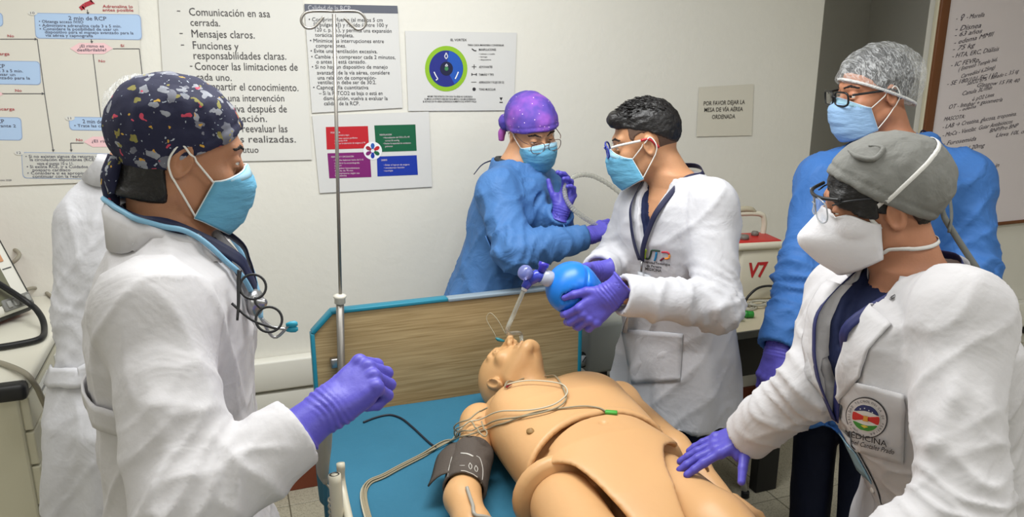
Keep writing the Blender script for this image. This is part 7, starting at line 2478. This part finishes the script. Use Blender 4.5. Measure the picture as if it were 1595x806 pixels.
mk('dome', *lathe([(.034, .016), (.026, .03), (.014, .038), (.011, .042), (.011, .058), (.001, .058)], c, (0, 0, 1), 20), mat('dome_blue', (40, 80, 130), .35), gm_)

# ------------------------------------------------------------------ stool and foot step by the table
sto = thing('step_stool', (1.76, 2.42, 0), 'two-step stool with black treads and white tubular legs in front of the table', 'step stool')
wleg = mat('white_tube', (206, 204, 194), .35)
rub = mat('tread_rubber', (40, 42, 44), .7, bump=.001, bscale=80)
sx0, sw_ = 1.70, .085
mk('upper_tread', *box((sx0, 2.50, .44), (.22, .20, .03), .012), rub, sto)
mk('lower_tread', *box((sx0, 2.36, .20), (.20, .20, .03), .010), rub, sto)
for sx in (-1, 1):
    mk('leg', *tube([V(sx0 + sw_ * sx, 2.58, .43), V(sx0 + sw_ * sx * 1.05, 2.64, .01)], .0125, 12), wleg, sto)
    mk('leg', *tube([V(sx0 + sw_ * sx, 2.42, .43), V(sx0 + sw_ * sx * 1.05, 2.25, .01)], .0125, 12), wleg, sto)
    mk('brace', *tube([V(sx0 + sw_ * sx, 2.27, .185), V(sx0 + sw_ * sx, 2.60, .185)], .009, 10), wleg, sto)
    for y_ in (2.64, 2.25):
        mk('foot_cap', *lathe([(.014, 0), (.016, .002), (.016, .025), (.013, .028)], (sx0 + sw_ * sx * 1.05, y_, 0), (0, 0, 1), 12), black_pl, sto)

# ------------------------------------------------------------------ equipment between bed head and wall
su2 = thing('vacuum_regulator', (1.25, 2.6, 0), 'grey wheeled vacuum regulator stand with round pressure gauge behind the headboard', 'regulator')
gx = V(1.27, 2.52, 0)
mk('column', *box(gx + V(0, 0, .36), (.05, .05, .64), .006), black_pl, su2)
mk('case', *box(gx + V(.01, 0, .62), (.17, .12, .20), .014), mat('regulator_grey', (168, 172, 166), .4), su2)
gg = ony(907, 562, 2.49)
ga = mk('gauge', *lathe([(.001, 0), (.028, 0), (.030, .004), (.030, .02), (.026, .024), (.001, .024)], gg + V(0, .02, 0), (0, -1, 0), 24), black_pl, su2)
mk('gauge_face', *lathe([(.001, 0), (.023, 0), (.001, .0015)], gg + V(0, -.0045, 0), (0, -1, 0), 24), wp, ga)
mk('needle', *box(gg + V(.004, -.007, .006), (.003, .001, .024), 0, rot=roty(.6)), black_pl, ga, smooth=False)
mk('gauge_arm', *tube([gg + V(0, .02, 0), gg + V(.03, .05, .0)], .008, 10), M['steel'], su2)
mk('base', *box(gx + V(0, 0, .03), (.22, .24, .05), .015), black_pl, su2)
pr_ = thing('stand_pole', (1.12, 2.75, 0), 'thin black stand pole near the wall behind the headboard', 'pole')
q0 = ony(848, 440, 2.72)
mk('rod', *tube([V(q0[0], 2.72, .03), V(q0[0], 2.72, 1.10)], .008, 10), black_pl, pr_)
mk('knob', *lathe([(.001, 0), (.014, .002), (.016, .012), (.012, .024), (.001, .026)], V(q0[0], 2.72, 1.09), (0, 0, 1), 14), black_pl, pr_)
mk('base', *lathe([(.001, 0), (.08, 0), (.08, .012), (.03, .03), (.008, .05)], V(q0[0], 2.72, 0), (0, 0, 1), 24), black_pl, pr_)

# ------------------------------------------------------------------ corrugated tube held by the gowned woman
ct = thing('breathing_tube', pt(890, 320, 2.6), 'clear corrugated breathing tube held by the gowned person behind the bed', 'tube')
cp = spline([pt(1010, 345, 2.80), pt(965, 300, 2.76), pt(925, 275, 2.70), pt(895, 275, 2.63), pt(880, 294, 2.59), pt(886, 318, 2.58), pt(905, 336, 2.60), pt(926, 350, 2.63), pt(942, 368, 2.66), pt(946, 400, 2.68)], 22)
rr_ = [.0082 + .0012 * math.sin(k * 2.1) for k in range(len(cp))]
mk('hose', *tube(cp, rr_, 12), mat('corrugated_clear', (210, 210, 200), .2, trans=.5, alpha=.75, ior=1.2), ct)
print('script time', round(time.time() - T0, 1))
